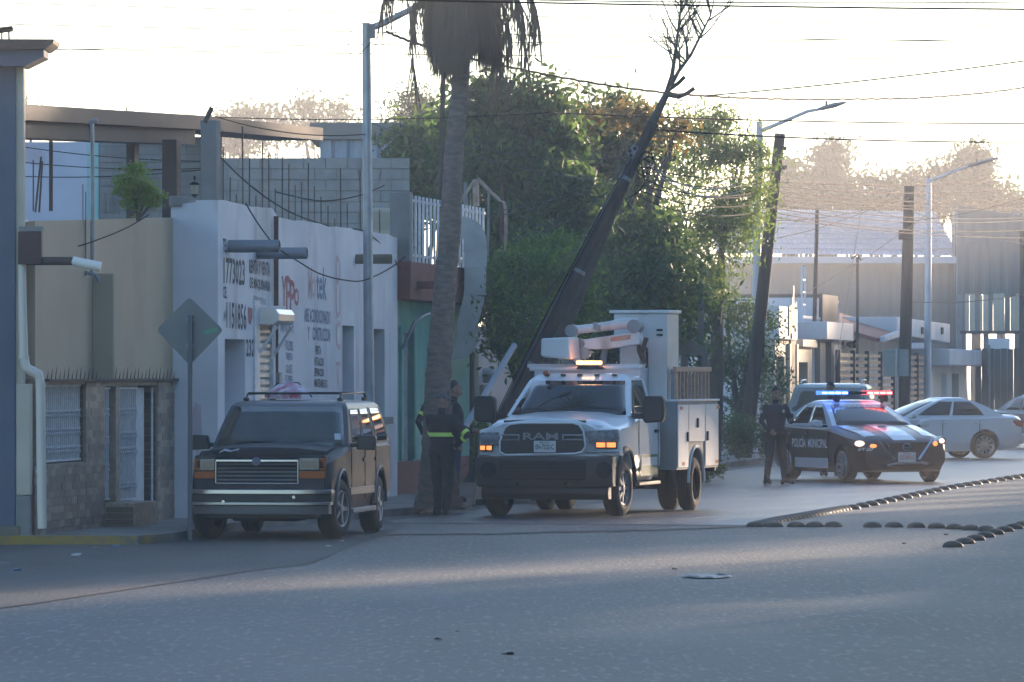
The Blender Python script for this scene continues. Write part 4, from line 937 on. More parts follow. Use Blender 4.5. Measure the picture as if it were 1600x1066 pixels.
# bonnet panel with the dark stone guard across its nose
c.part(MB().rings([[(x, y, z) for x, z in ((-.74,za),(-.4,zb_),(0,zc),(.4,zb_),(.74,za),(.70,za-.03),(-.70,za-.03))] for y, za, zb_, zc in ((-.72,.99,1.0,1.005),(-.55,1.06,1.09,1.10),(-.3,1.085,1.12,1.13),(.2,1.11,1.15,1.16),(.56,1.13,1.17,1.185))]), 'bonnet', paint_d, smooth=35)
ny = -.77
g0, g1 = c.fp(337,718,ny), c.fp(467,756,ny)
c.part(MB().rings([[(x, y, z) for x, z in ((-.80,za-.10),(-.78,za-.02),(-.4,za+.02),(0,za+.03),(.4,za+.02),(.78,za-.02),(.80,za-.10),(0,za-.12))] for y, za in ((-.79,.985),(-.74,1.03),(-.56,1.10),(-.50,1.105))]), 'stone_guard', mat('vinyl_black', (.010,.010,.011), rough=.85, spec=.2), smooth=40)
tp = [c.fp(*q, -.72) for q in ((342,707),(348,703),(360,705),(371,702),(369,709),(360,711),(371,716),(366,721),(345,720),(344,713))]
c.part(MB().add([(x, -.795+max(0,z-.985)*1.9, z+.012) for x, z in tp] + [(x, -.70, z-.01) for x, z in tp], [tuple(range(10))] + [(i, (i+1) % 10, 10+(i+1) % 10, 10+i) for i in range(10)]), 'torn_patch', mat('torn_pale', (.42,.43,.46), (.3,.3,.33), 10, .8))
# nose panel, chrome grille frame and bars
x0, zt_ = c.fp(304,713,ny); x1, zb_ = c.fp(509,759,ny)
c.part(MB().box(x0, x1, -.765, -.60, zb_-.06, zt_+.01), 'nose_panel', paint_d, bevel=.02)
gx0, gz1 = g0; gx1, gz0 = g1
gf = MB()
gf.box(gx0, gx1, -.80, -.76, gz1-.028, gz1); gf.box(gx0, gx1, -.80, -.76, gz0, gz0+.010); gf.box(gx0, gx0+.014, -.80, -.76, gz0, gz1); gf.box(gx1-.014, gx1, -.80, -.76, gz0, gz1); grl = c.part(gf, 'grille', M['chrome'], bevel=.004)
c.part(MB().box(gx0+.02, gx1-.02, -.772, -.766, gz0+.01, gz1-.02), 'grille_back', M['dark'], parent=grl)
for k in range(5):
    z = gz0+.035+k*.048; c.part(MB().box(gx0+.025, gx1-.025, -.79, -.773, z, z+.022), 'grille_bar', mat('grey_bar', (.085,.09,.10), rough=.6), bevel=.003, parent=grl)
mx, mz = c.fp(401, 721, ny); c.part(MB().lathe([(-.812,.05),(-.80,.055)], 20, 'y', (mx,0,mz+.0)), 'badge', mat('badge_blue', (.03,.05,.12), rough=.3), smooth=40)
for pa, pb in (((304,717),(336,748)), ((468,716),(508,748))):
    a, b = c.fp(*pa, ny), c.fp(*pb, ny); h_ = a[1]-b[1]; inner = pa[0] < 400
    xa, xb = (a[0]+.07, b[0]) if inner else (a[0], b[0]-.07)
    hl = c.part(MB().box(xa, xb, -.80, -.76, b[1]+h_*.42, a[1]), 'headlight', mat('fogged_lens', (.13,.14,.13), (.2,.2,.19), 20, .15, spec=.7), bevel=.008)
    c.part(MB().box(xa+.03, xb-.03, -.808, -.801, b[1]+h_*.52, a[1]-.03), 'lens', mat('lens_grey', (.10,.105,.10), rough=.1, spec=.9), bevel=.01, parent=hl)
    ca, cb = (a[0], xa-.004) if inner else (xb+.004, b[0])
    c.part(MB().box(ca, cb, -.79, -.68, b[1]+h_*.40, a[1]), 'side_marker', amber, bevel=.008)
    c.part(MB().box(a[0], b[0], -.80, -.70, b[1], b[1]+h_*.36), 'turn_signal', amber, bevel=.008)
# bumper: chrome strip, dark band, steel lower lip
bx0, bz1 = c.fp(300, 765, -.92); bx1, bz0 = c.fp(519, 802, -.92)
def bumper_ring(hw, z0, z1, y0):
    return [[(x, y0 + .10*abs(x/hw)**3, z) for z, x in ((z0, -hw+2*hw*i/14) for i in range(15))]]
def bent(hw, z0, z1, y0, d, name, m):
    v = []; n = 16
    for i in range(n+1):
        x = -hw+2*hw*i/n; y = y0+.16*abs(x/hw)**4
        v += [(x,y,z0),(x,y,z1),(x,y+d,z1),(x,y+d,z0)]
    f = [(4*i+j, 4*i+(j+1) % 4, 4*(i+1)+(j+1) % 4, 4*(i+1)+j) for i in range(n) for j in range(4)] + [(0,1,2,3), (4*n+3,4*n+2,4*n+1,4*n)]
    return c.part(MB().add(v, f), name, m, bevel=.006, smooth=40)
bent(.885, bz1-.055, bz1, -.94, .2, 'bumper_trim', M['chrome'])
bent(.88, bz1-.15, bz1-.057, -.92, .2, 'bumper', M['blackp']); bent(.87, bz1-.19, bz1-.152, -.93, .2, 'bumper_trim', mat('steel_dull', (.3,.31,.33), rough=.3, metal=.8)); bent(.84, bz0-.02, bz1-.192, -.89, .2, 'bumper_lip', mat('lip_navy', (.06,.065,.075), rough=.45))
for px, py in ((349,784),(459,777)): x, z = c.fp(px, py, -.93); c.part(MB().lathe([(-.945,.02),(-.92,.02)], 12, 'y', (x,0,z)), 'bolt', M['chrome'])
c.part(MB().box(-.7, .7, -.75, -.4, .26, .40), 'valance', M['blackp'], bevel=.02); c.part(MB().box(-.45, .4, -.3, .4, .22, .38), 'sump', M['dark'], bevel=.04); c.part(MB().tube([(-.7,0,.34),(.7,0,.34)], .05, 8), 'front_axle', M['dark']); c.part(MB().tube([(-.7,2.84,.36),(.7,2.84,.36)], .06, 8), 'rear_axle', M['dark'])
for y in (0, 2.84):
    for sx in (-1, 1):
        c.wheel(sx*.775, y, .37, .235, .60, 5, steer=R(-11) if y == 0 else 0, rim_m=mat('old_alloy', (.26,.27,.29), rough=.4, metal=.6))
        # arch lip
        ar = []
        for k in range(13):
            a = math.pi*k/12; ar.append((sx*.888, y+.46*math.cos(a), .39+.46*math.sin(a)))
        c.part(MB().tube(ar, .022, 6), 'arch_trim', mat('arch_trim', (.09,.09,.1), rough=.4), smooth=50)
for sx in (-1, 1):
    c.part(MB().box(sx*.86, sx*.905, .52, 2.33, .52, .62) if sx > 0 else MB().box(-.905,-.86,.52,2.33,.52,.62), 'side_moulding', mat('moulding', (.10,.10,.105), rough=.5), bevel=.01)
    c.part(MB().box(*sorted((sx*.80, sx*.93)), .56, 2.30, .30, .36), 'side_step', M['galv_d'], bevel=.01)
    for y in (1.50, 2.42): c.part(MB().box(*sorted((sx*.884, sx*.905)), y, y+.14, .93, .975), 'door_handle', M['blackp'], bevel=.008)
    for y in (.66, 1.66, 2.50): c.part(MB().box(*sorted((sx*.886, sx*.8935)), y, y+.012, .46, 1.10), 'door_gap', M['dark'])
    mr = c.part(MB().rings([[(sx*(.93+.24*u), .78+dy, 1.18+dz) for u, dz in ((0,-.09),(1,-.10),(1.05,0),(.95,.09),(.1,.085))] for dy in (-.05,.02,.10)]), 'wing_mirror', M['blackp'], bevel=.02)
    c.part(MB().tube([(sx*.84,.82,1.14),(sx*.98,.80,1.15)], .03, 6), 'mirror_arm', M['blackp'])
# roof rack
for sx in (-1, 1):
    c.part(MB().tube([(sx*.60,1.45,1.70),(sx*.60,1.60,1.775),(sx*.60,3.3,1.79),(sx*.60,3.45,1.71)], .016, 6), 'rack_rail', M['blackp'], smooth=50)
    for y in (1.5, 3.35): c.part(MB().box(sx*.6-.03, sx*.6+.03, y-.06, y+.06, 1.69, 1.73), 'rack_foot', M['blackp'], bevel=.01)
for y in (1.62, 2.9): c.part(MB().tube([(-.60,y,1.785),(.60,y,1.785)], .016, 6), 'rack_bar', M['blackp'])
for a, b in (((.12,.585,1.17),(.62,.66,1.185)), ((-.58,.58,1.165),(.0,.56,1.175))):
    c.part(MB().tube([a, ((a[0]+b[0])/2, (a[1]+b[1])/2-.03, 1.19), b], [.012,.016,.008], 5), 'wiper', M['blackp'])
c.part(MB().add([(x, y, z) for x, y, z in [tuple(gh_.pt(0, q, t, .012)) for q, t in ((.90,.10),(.945,.10),(.94,.19),(.895,.19))]], [(0,1,2,3)]), 'windscreen_sticker', mat('sticker', (.4,.42,.45), rough=.6))
c.part(MB().tube([(.3,.95,1.10),(.42,.93,1.22),(.54,.95,1.10)], .014, 6), 'steering_wheel', M['blackp'])
# bundle on the roof
bd = thing('cloth_bundle', 'pink and white cloth bundle tied on the roof rack', 'bundle', c.fr.world(-.15, 2.0, 1.715))
bd_m = mat('bundle_cloth', (.52,.40,.50), (.42,.08,.14), 7, .8, .3, 20, c3=(.6,.58,.64), s3=9, lo3=.45, hi3=.6)
rr = random.Random(12); mb = MB(); rings = []
for j in range(9):
    th = j/8*math.pi*.5; rings.append([((.27*math.cos(th)+.02)*math.cos(2*math.pi*i/18)*rr.uniform(.92,1.08), (.24*math.cos(th)+.02)*math.sin(2*math.pi*i/18)*rr.uniform(.92,1.08), .20*math.sin(th)*rr.uniform(.92,1.06)) for i in range(18)])
mb.rings(rings); mb.build('bundle', bd_m, bd, smooth=60); MB().tube([(-.3,0,.02),(-.15,0,.19),(.12,0,.205),(.3,0,.02)], .008, 5).build('cord', M['wire'], bd)

# ---------------------------------------------------------------- white bucket truck
c = Car('service_truck', 'white utility pickup with bucket lift and amber beacon on its roof', 'truck', .66, 81.4, R(-14.5))
wpaint = mat('white_paint_truck', (.72,.73,.76), (.68,.69,.72), 2, .28, coat=.5)
rm = [(-.80, sec(.62,.80,.80,.90,1.05,.86,1.20,.62,1.31,1.34)), (-.70, sec(.80,.62,.93,.80,1.05,.93,1.22,.72,1.35,1.385)), (-.3, sec(.86,.52,.985,.70,1.05,.975,1.24,.80,1.37,1.42)), (.25, sec(.86,.50,1.0,.70,1.05,.985,1.27,.84,1.39,1.46)),
      (.62, sec(.86,.50,1.0,.70,1.1,.985,1.33,.88,1.42,1.50)), (.85, sec(.86,.48,1.0,.70,1.1,.985,1.36,.90,1.44,1.46)), (2.16, sec(.86,.48,1.0,.70,1.1,.985,1.36,.90,1.44,1.46))]
c.body(rm, wpaint, [(0, .42, .50)])
gh_ = House(c, [(1.42,.62,2.16,.92), (1.70,.98,2.14,.83), (1.93,1.30,2.12,.76), (1.99,1.42,2.08,.70)], bow=.12)
gh_.shell(wpaint, roofz=.05)
gh_.pane('windscreen', M['glass'], 0, .035, .965, .02, .66, .05, .95)
for s_ in (1, 3):
    q = (.10,.86,.10,.84) if s_ == 1 else (.14,.90,.16,.90)
    gh_.pane('side_window', M['glass'], s_, q[0], q[1], .06, .66, q[2], q[3])
    gh_.pane('window_seal', M['blackp'], s_, q[0]-.03, q[1]+.03, .03, .69, q[2]-.03, q[3]+.03, off=.003)
# bonnet with raised centre
hb = []
for y, e in ((-.76,0),(-.3,.03),(.2,.06),(.58,.085)):
    hb.append([(x, y, z+e) for x, z in ((-.83,1.29),(-.60,1.345),(-.50,1.385),(0,1.405),(.50,1.385),(.60,1.345),(.83,1.29),(.5,1.25),(-.5,1.25))])
c.part(MB().rings(hb), 'bonnet', wpaint, smooth=25, bevel=.01)
c.part(MB().rings([[(x, y, z) for x, z in ((-.6,1.375+e),(.6,1.375+e),(.6,1.36+e),(-.6,1.36+e))] for y, e in ((-.775,-.02),(-.765,-.005))]), 'bonnet_gap', M['dark'])
# front: grille in a white surround, lamps, black bumper
ny = -.84
def fx(px, py, y=ny): return c.fp(px, py, y)
sur = [fx(*q) for q in ((748,672),(775,665),(790,660),(820,657),(870,655),(900,657),(915,662),(930,669),(967,671),(968,712),(748,712))]
c.part(MB().prism(sur, 'y', -.80, -.60), 'nose_panel', wpaint, bevel=.02)
gp_ = [fx(*q) for q in ((789,668),(797,663),(815,661),(895,661),(905,664),(912,674),(915,697),(910,706),(900,709),(790,711),(781,706),(781,690))]
gr = c.part(MB().prism(gp_, 'y', -.845, -.805), 'grille', mat('grille_black', (.012,.012,.013), (.03,.03,.032), 60, .5), bevel=.012)
chs = gp_ + [gp_[0]]
c.part(MB().tube([(x, -.845, z) for x, z in chs], .016, 6), 'grille_surround', wpaint, parent=gr, smooth=50)
for k in range(9):
    z = fx(0, 664+k*5)[1]; c.part(MB().box(gp_[10][0]+.10, gp_[6][0]-.10, -.853, -.846, z-.006, z+.006), 'mesh_bar', M['blackp'], parent=gr)
for xa, xb in ((784,813), (879,911)):
    for ya, yb in ((678,682), (686,689)):
        a, b = fx(xa, ya), fx(xb, yb); c.part(MB().box(a[0], b[0], -.872, -.85, b[1]+.006, a[1]-.006), 'chrome_bar', M['chrome'], bevel=.004, parent=gr)
    a, b = fx(xa if xa > 800 else xb-3, 678), fx((xa+3) if xa > 800 else xb, 689); c.part(MB().box(a[0], b[0], -.872, -.85, b[1], a[1]), 'chrome_bar', M['chrome'], bevel=.004, parent=gr)
a, b = fx(818,685), fx(873,679); text('grille_lettering', 'RAM', a[0], a[1]-.02, b[0]-a[0], b[1]-a[1]+.045, -.874, mat('ram_silver', (.22,.225,.235), rough=.4), gr)
plate(c, 'EN-7322-C', 834, 868, 689, 707, -.90, pl_w, pl_t)
# headlights
for pts, amb in ((((749,676),(779,675),(781,695),(751,697)), (749.5,696,770,704)), (((914,673),(966,671),(967,690),(921,692)), (931,691,964,700))):
    hp = [fx(*q) for q in pts]; hl = c.part(MB().prism(hp, 'y', -.855, -.78), 'headlight', lens, bevel=.012)
    for k in range(3):
        cx = hp[0][0]+(hp[1][0]-hp[0][0])*(.25+.25*k); cz = (hp[0][1]+hp[2][1])/2; c.part(MB().lathe([(-.862,.035),(-.856,.055)], 14, 'y', (cx,0,cz)), 'lamp_cup', M['galv_d'], parent=hl, smooth=40)
    a, b = fx(amb[0], amb[1]), fx(amb[2], amb[3]); hs_ = c.part(MB().box(a[0], b[0], -.86, -.80, b[1]-.01, a[1]+.005), 'signal_housing', M['blackp'], bevel=.01)
    for k in (0, 1):
        w_ = (b[0]-a[0])/2; c.part(MB().box(a[0]+w_*k+.012, a[0]+w_*(k+1)-.012, -.868, -.861, b[1]+.008, a[1]-.006), 'signal_lamp', amber_on, bevel=.01, parent=hs_)
a, b = fx(915,697), fx(967,708); c.part(MB().box(a[0], b[0], -.84, -.79, b[1], a[1]-.07), 'chrome_trim', M['chrome'], bevel=.01)
# bumper
bz1 = fx(0,710,-.95)[1]; bz0 = fx(0,757,-.95)[1]; bl = fx(0,776,-.95)[1]
def bumper_part(hw, z0, z1, y0, d, name, m, curve=.14, bv=.03):
    v = []; n = 20
    for i in range(n+1):
        x = -hw+2*hw*i/n; y = y0+curve*abs(x/hw)**3; v += [(x,y+.03,z0),(x,y-.02,(z0+z1)/2),(x,y,z1),(x,y+d,z1),(x,y+d,z0)]
    f = [(5*i+j, 5*i+(j+1) % 5, 5*(i+1)+(j+1) % 5, 5*(i+1)+j) for i in range(n) for j in range(5)] + [(0,1,2,3,4), tuple(5*n+k for k in (4,3,2,1,0))]
    return c.part(MB().add(v, f), name, m, bevel=bv, smooth=40)
bum = bumper_part(1.0, bz0, bz1, -.99, .25, 'bumper', mat('bumper_black', (.028,.029,.032), (.035,.036,.038), 8, .55))
bumper_part(.93, bl, bz0-.005, -.90, .2, 'air_dam', M['blackp'], .10, .015)
a, b = fx(781,720,-1.0), fx(915,750,-1.0); c.part(MB().box(a[0], b[0], -1.012, -1.0, b[1], a[1]), 'bumper_intake', M['dark'], bevel=.01, parent=bum)
for k in range(5): z = b[1]+.03+k*.05; c.part(MB().box(a[0]+.02, b[0]-.02, -1.02, -1.013, z, z+.016), 'intake_bar', M['blackp'], parent=bum)
for px in (762, 943): x, z = fx(px, 735, -1.0); c.part(MB().lathe([(-.97,.12),(-.955,.10),(-.90,.10)], 18, 'y', (x,.0,z)), 'fog_pocket', M['dark'], parent=bum, smooth=40)
for x in (-.35, .35): c.part(MB().lathe([(-1.01,.02),(-.95,.03)], 8, 'y', (x,0,.48)), 'tow_hook', M['dark'])
# wheels: single front, dual rear
for sx in (-1, 1):
    c.wheel(sx*.87, 0, .395, .245, .60, 8, R(-5), M['galv_d'], .02)
    c.wheel(sx*1.09, 3.65, .395, .235, .60, 8, 0.0, M['galv_d'], .11); c.wheel(sx*.80, 3.65, .395, .235, .60, 8, 0.0, M['galv_d'], .11)
    ar = [(sx*1.0, .53*math.cos(math.pi*k/14), .44+.53*math.sin(math.pi*k/14)) for k in range(15)]
    c.part(MB().tube(ar, .035, 6), 'arch_flare', M['blackp'], smooth=50)
    # door with handle, green decal
    c.part(MB().box(*sorted((sx*.996, sx*1.004)), .80, .812, .56, 1.42), 'door_gap', M['dark']); c.part(MB().box(*sorted((sx*.996, sx*1.004)), 2.02, 2.032, .56, 1.42), 'door_gap', M['dark'])
    c.part(MB().box(*sorted((sx*1.0, sx*1.03)), 1.78, 1.96, 1.17, 1.22), 'door_handle', M['blackp'], bevel=.01)
    dc = c.part(MB().box(*sorted((sx*1.0008, sx*1.0035)), .92, 1.98, .56, .86), 'door_decal', mat('decal_green', (.03,.16,.07), rough=.4))
    c.part(MB().box(*sorted((sx*1.0036, sx*1.005)), .95, 1.95, .70, .82), 'decal_band', mat('decal_white', (.6,.62,.62), rough=.4), parent=dc)
    c.part(MB().box(*sorted((sx*.55, sx*1.02)), .75, 2.1, .42, .47), 'running_board', M['blackp'], bevel=.01)
    # tow mirrors
    mw = c.part(MB().rings([[(sx*(1.10+.31*u), .66+dy, 1.52+dz) for u, dz in ((0,-.15),(.1,-.20),(.9,-.18),(1,-.13),(1,.15),(.9,.19),(.1,.19),(0,.14))] for dy in (-.07,-.02,.10)]), 'tow_mirror', M['blackp'], bevel=.025)
    c.part(MB().box(*sorted((sx*.90, sx*1.13)), .70, .76, 1.38, 1.46), 'mirror_arm', M['blackp'], bevel=.012)
ft = gh_.pt(0, .5, .7); 
for k in range(5): x = -.52+.26*k; p = gh_.pt(0, .5+x/1.5, .86); c.part(MB().box(p.x-.035, p.x+.035, p.y+.02, p.y+.12, p.z+.028, p.z+.065), 'cab_light', mat('cab_lamp', (.10,.06,.045), rough=.25), bevel=.012)
x, z = c.fp(853, 583, 1.15); c.part(MB().ball((x, 1.15, z), .045), 'orange_lamp', mat('cab_orange', (.35,.11,.05), rough=.3), smooth=60)
for k, (a, b) in enumerate((((.1,.60,1.50),(.70,.72,1.505)), ((-.62,.58,1.49),(.0,.56,1.50)))): c.part(MB().tube([a, b], [.012,.008], 5), 'wiper', M['blackp'])
# rear-view mirror reflection and seats inside
# service body behind the cab
sb_w = mat('body_white', (.66,.65,.66), (.56,.55,.56), 1.5, .5, c3=(.30,.27,.25), s3=1.8, lo3=.6, hi3=.8, st3=(1,1,.4)); sb_g = mat('body_grey', (.26,.265,.28), (.2,.205,.215), 2, .6)
BX = 1.20; by0, by1, bz0, bz1 = 2.35, 5.15, .62, 1.62
for sx in (-1, 1):
    lo_, hi_ = sorted((sx*.62, sx*BX))
    # cabinet with a wheel opening, cut like the body
    cab = MB().box(lo_, hi_, by0, by1, bz0, bz1).build('tool_cabinet', sb_g, c.root)
    cc = MB().lathe([(sx*.4, .52), (sx*1.5, .52)], 36, 'x', (0, 3.65, .42)).build('cut', sb_g, c.root); bm_ = cab.modifiers.new('b', 'BOOLEAN'); bm_.operation = 'DIFFERENCE'; bm_.object = cc; bm_.solver = 'EXACT'
    dg = bpy.context.evaluated_depsgraph_get(); dg.update(); me = bpy.data.meshes.new_from_object(cab.evaluated_get(dg)); cab.modifiers.clear(); cab.data = me; bpy.data.objects.remove(cc)
    def dd(y0, y1, z0, z1, nm='cabinet_door', m=sb_w, t=.022): return c.part(MB().box(*sorted((sx*(BX+.001), sx*(BX+t))), y0, y1, z0, z1), nm, m, bevel=.006)
    d1 = dd(by0+.03, 3.06, bz0+.03, bz1-.05); d2 = dd(3.10, 4.18, 1.02, bz1-.05); d3 = dd(4.22, by1-.03, bz0+.03, bz1-.05)
    for d, yy, zz in ((d1, 2.97, 1.1), (d2, 3.64, 1.3), (d3, 4.32, 1.1)): c.part(MB().box(*sorted((sx*(BX+.023), sx*(BX+.045))), yy-.035, yy+.035, zz-.07, zz+.07), 'latch', M['dark'], bevel=.006, parent=d)
    rf = mat('reflector_red', (.42,.05,.04), rough=.3)
    for yy, zz in ((2.48,1.50),(4.98,1.50),(2.62,.68),(4.9,.68)): c.part(MB().box(*sorted((sx*(BX+.023), sx*(BX+.026))), yy, yy+.2, zz, zz+.05), 'reflector', rf)
    c.part(MB().box(*sorted((sx*(BX-.58), sx*(BX+.03))), by0-.01, by1+.02, bz1+.001, bz1+.03), 'cabinet_top', sb_w, bevel=.008)
    ar = [(sx*(BX+.005), 3.65+.53*math.cos(math.pi*k/14), .42+.53*math.sin(math.pi*k/14)) for k in range(15)]
    c.part(MB().tube(ar, .025, 6), 'arch_trim', sb_w, smooth=50)
c.part(MB().box(-.61, .61, by0, by1, .70, .80), 'bed_floor', sb_g); c.part(MB().box(-.5, .5, .5, 5.1, .5, .62), 'chassis', M['dark']); c.part(MB().box(-1.15, 1.15, by1+.02, by1+.12, .55, .75), 'rear_bumper', M['blackp'], bevel=.02)
c.part(MB().tube([(-.9,3.65,.4),(.9,3.65,.4)], .09, 8), 'rear_axle', M['dark']); c.part(MB().ball((0,3.65,.4), .17), 'differential', M['dark'])
c.part(MB().box(.55, .8, 2.0, 2.3, .36, .56), 'fuel_tank', M['dark'], bevel=.03)
# lift: pedestal, tall locker, booms, bucket folded over the cab
yl = 2.75
def lz(px, py, y): return c.fp(px, py, y)
a, b = lz(957,490,yl), lz(1042,612,yl)
lk = c.part(MB().box(a[0]+.02, b[0], yl, yl+.75, lz(0,545,yl)[1], a[1]), 'bucket_liner', sb_w, bevel=.015)
c.part(MB().box(b[0]-.28, b[0]+.01, yl-.02, yl+.74, 1.63, a[1]+.002), 'mast_panel', mat('mast_white', (.55,.53,.53), (.47,.45,.45), 2, .5), bevel=.01)
c.part(MB().box(a[0]-.04, b[0]+.04, yl-.05, yl+.8, a[1]+.003, a[1]+.05), 'liner_rim', sb_w, bevel=.008, parent=lk)
x, z = lz(0,505,yl); 
for py in (515.5, 523): q = lz(1028,py,yl-.03); c.part(MB().box(q[0]-.02, q[0]+.07, yl-.04, yl-.021, q[1]-.018, q[1]+.012), 'hinge', M['dark'])
a, b = lz(838,571,2.4), lz(1030,609,2.4); c.part(MB().box(a[0]+.0, b[0]-.25, 2.28, 2.9, 1.635, a[1]-.04), 'headboard', sb_w, bevel=.01)
c.part(MB().box(a[0]-.1, b[0]-.2, 2.24, 2.36, a[1]-.035, a[1]+.02), 'headboard_rail', sb_w, bevel=.008)
a, b = lz(968,542,yl-.1), lz(1000,572,yl-.1); c.part(MB().prism([lz(968,572,yl-.1), lz(1000,572,yl-.1), lz(1000,541,yl-.1), lz(992,537,yl-.1), lz(968,545,yl-.1)], 'y', yl-.1, yl+.3), 'turret', sb_w, bevel=.015)
c.part(MB().lathe([(1.62,.26),(1.75,.26),(1.80,.2)], 20, 'z', ((a[0]+b[0])/2, yl+.15, 0)), 'pedestal', sb_g)
yb = 2.2
def pt(px, py, y=yb): q = lz(px, py, y); return (q[0], y, q[1])
# lower boom: box section with reflector stripe; upper boom: round tube
lb = [lz(*q, yb) for q in ((905,532),(1000,518),(1003,538),(946,546),(906,546))]
bo = c.part(MB().prism(lb, 'y', yb-.10, yb+.12), 'boom', sb_w, bevel=.015)
a, b = lz(954,533,yb-.1), lz(988,525,yb-.1); c.part(MB().prism([lz(954,527,yb-.1), lz(985,523,yb-.1), lz(985,530,yb-.1), lz(954,534,yb-.1)], 'y', yb-.108, yb-.101), 'reflective_strip', mat('strip_orange', (.5,.30,.22), (.42,.12,.09), 14, .4), parent=bo)
c.part(MB().tube([pt(898,516), pt(940,511), pt(975,506), pt(995,506)], [.062,.066,.08,.08], 12), 'upper_boom', sb_w, smooth=50)
c.part(MB().tube([pt(932,516), pt(936,507)], .085, 12), 'boom_collar', sb_g, smooth=50)
for px, py, r in ((895,517,.09),(909,537,.07),(993,510,.10)): q = pt(px, py); c.part(MB().lathe([(yb-.13,r),(yb+.13,r)], 16, 'y', (q[0],0,q[2])), 'pivot', sb_g, smooth=40)
c.part(MB().prism([lz(890,513,yb), lz(901,513,yb), lz(906,560,yb), lz(899,560,yb), lz(898,530,yb)], 'y', yb-.09, yb-.02), 'link_plate', sb_w, bevel=.006)
c.part(MB().tube([pt(945,545), pt(942,568)], .05, 8), 'cylinder', M['galv_d']); c.part(MB().tube([pt(998,512), pt(998,548), pt(1005,565)], .03, 6), 'hydraulic_hose', M['rust'])
c.part(MB().tube([pt(1010,528), pt(1002,552), pt(1008,568)], .035, 6), 'hydraulic_hose', M['rust'])
c.part(MB().lathe([(yb-.12,.085),(yb+.02,.085),(yb+.04,.06)], 14, 'y', (pt(915,552)[0],0,pt(915,552)[2])), 'winch', M['galv'], smooth=40)
# bucket over the cab
bk = [lz(*q, 1.75) for q in ((853,529),(897,527),(900,562),(854,558),(852,554))]
bk_o = c.part(MB().prism(bk, 'y', 1.45, 2.05), 'bucket', sb_w, bevel=.03)
c.part(MB().tube([pt(896,560,1.9), pt(907,566,2.0)], .04, 6), 'bucket_bracket', sb_w)
# amber beacon bar on a bracket
a, b = lz(902,564,1.5), lz(939,569.5,1.5)
bc = c.part(MB().box(a[0], b[0], 1.42, 1.58, b[1], a[1]), 'beacon', beacon_on, bevel=.012)
for k in range(3): xx = a[0]+(b[0]-a[0])*(.14+.24*k); c.part(MB().box(xx, xx+.055, 1.41, 1.419, b[1]+.012, a[1]-.012), 'led', beacon_hot, parent=bc)
c.part(MB().prism([lz(905,571,1.5), lz(937,571,1.5), lz(944,577,1.5), lz(902,577,1.5)], 'y', 1.42, 1.60), 'beacon_base', M['blackp'], bevel=.008)
c.part(MB().tube([lz(828,577,1.62)[0:1]+(1.62,)+lz(828,577,1.62)[1:], lz(1000,574,1.62)[0:1]+(1.62,)+lz(1000,574,1.62)[1:]], .03, 8), 'roof_bar', sb_w)
# ladder carried on the near side
ld = thing('wooden_ladder', 'wooden ladder carried on edge along the service truck', 'ladder', c.root.location, c.root.rotation_euler.z)
lx = 1.10
la = c.sp(1040,577,lx); lb_ = c.sp(1127,575,lx); lc = c.sp(1040,629,lx); ldn = c.sp(1128,623,lx)
y0_, y1_ = 2.62, 5.05
zt0, zb0 = 2.05, 1.70
zt0 = c.fr.at_y(1040,577,y0_)[1]; zb0 = c.fr.at_y(1040,628,y0_)[1]
for z in (zt0, zb0): MB().box(lx-.02, lx+.03, y0_, y1_, z-.035, z+.035).build('rail', M['wood'], ld, bevel=.006)
for k in range(10): y = y0_+.12+k*(y1_-y0_-.25)/9; MB().box(lx-.015, lx+.02, y-.025, y+.025, zb0+.036, zt0-.036).build('rung', M['wood'], ld, bevel=.004)
for y in (2.8, 4.8): c.part(MB().box(lx-.08, lx-.025, y-.03, y+.03, bz1+.03, zt0), 'ladder_rack', M['galv_d'])

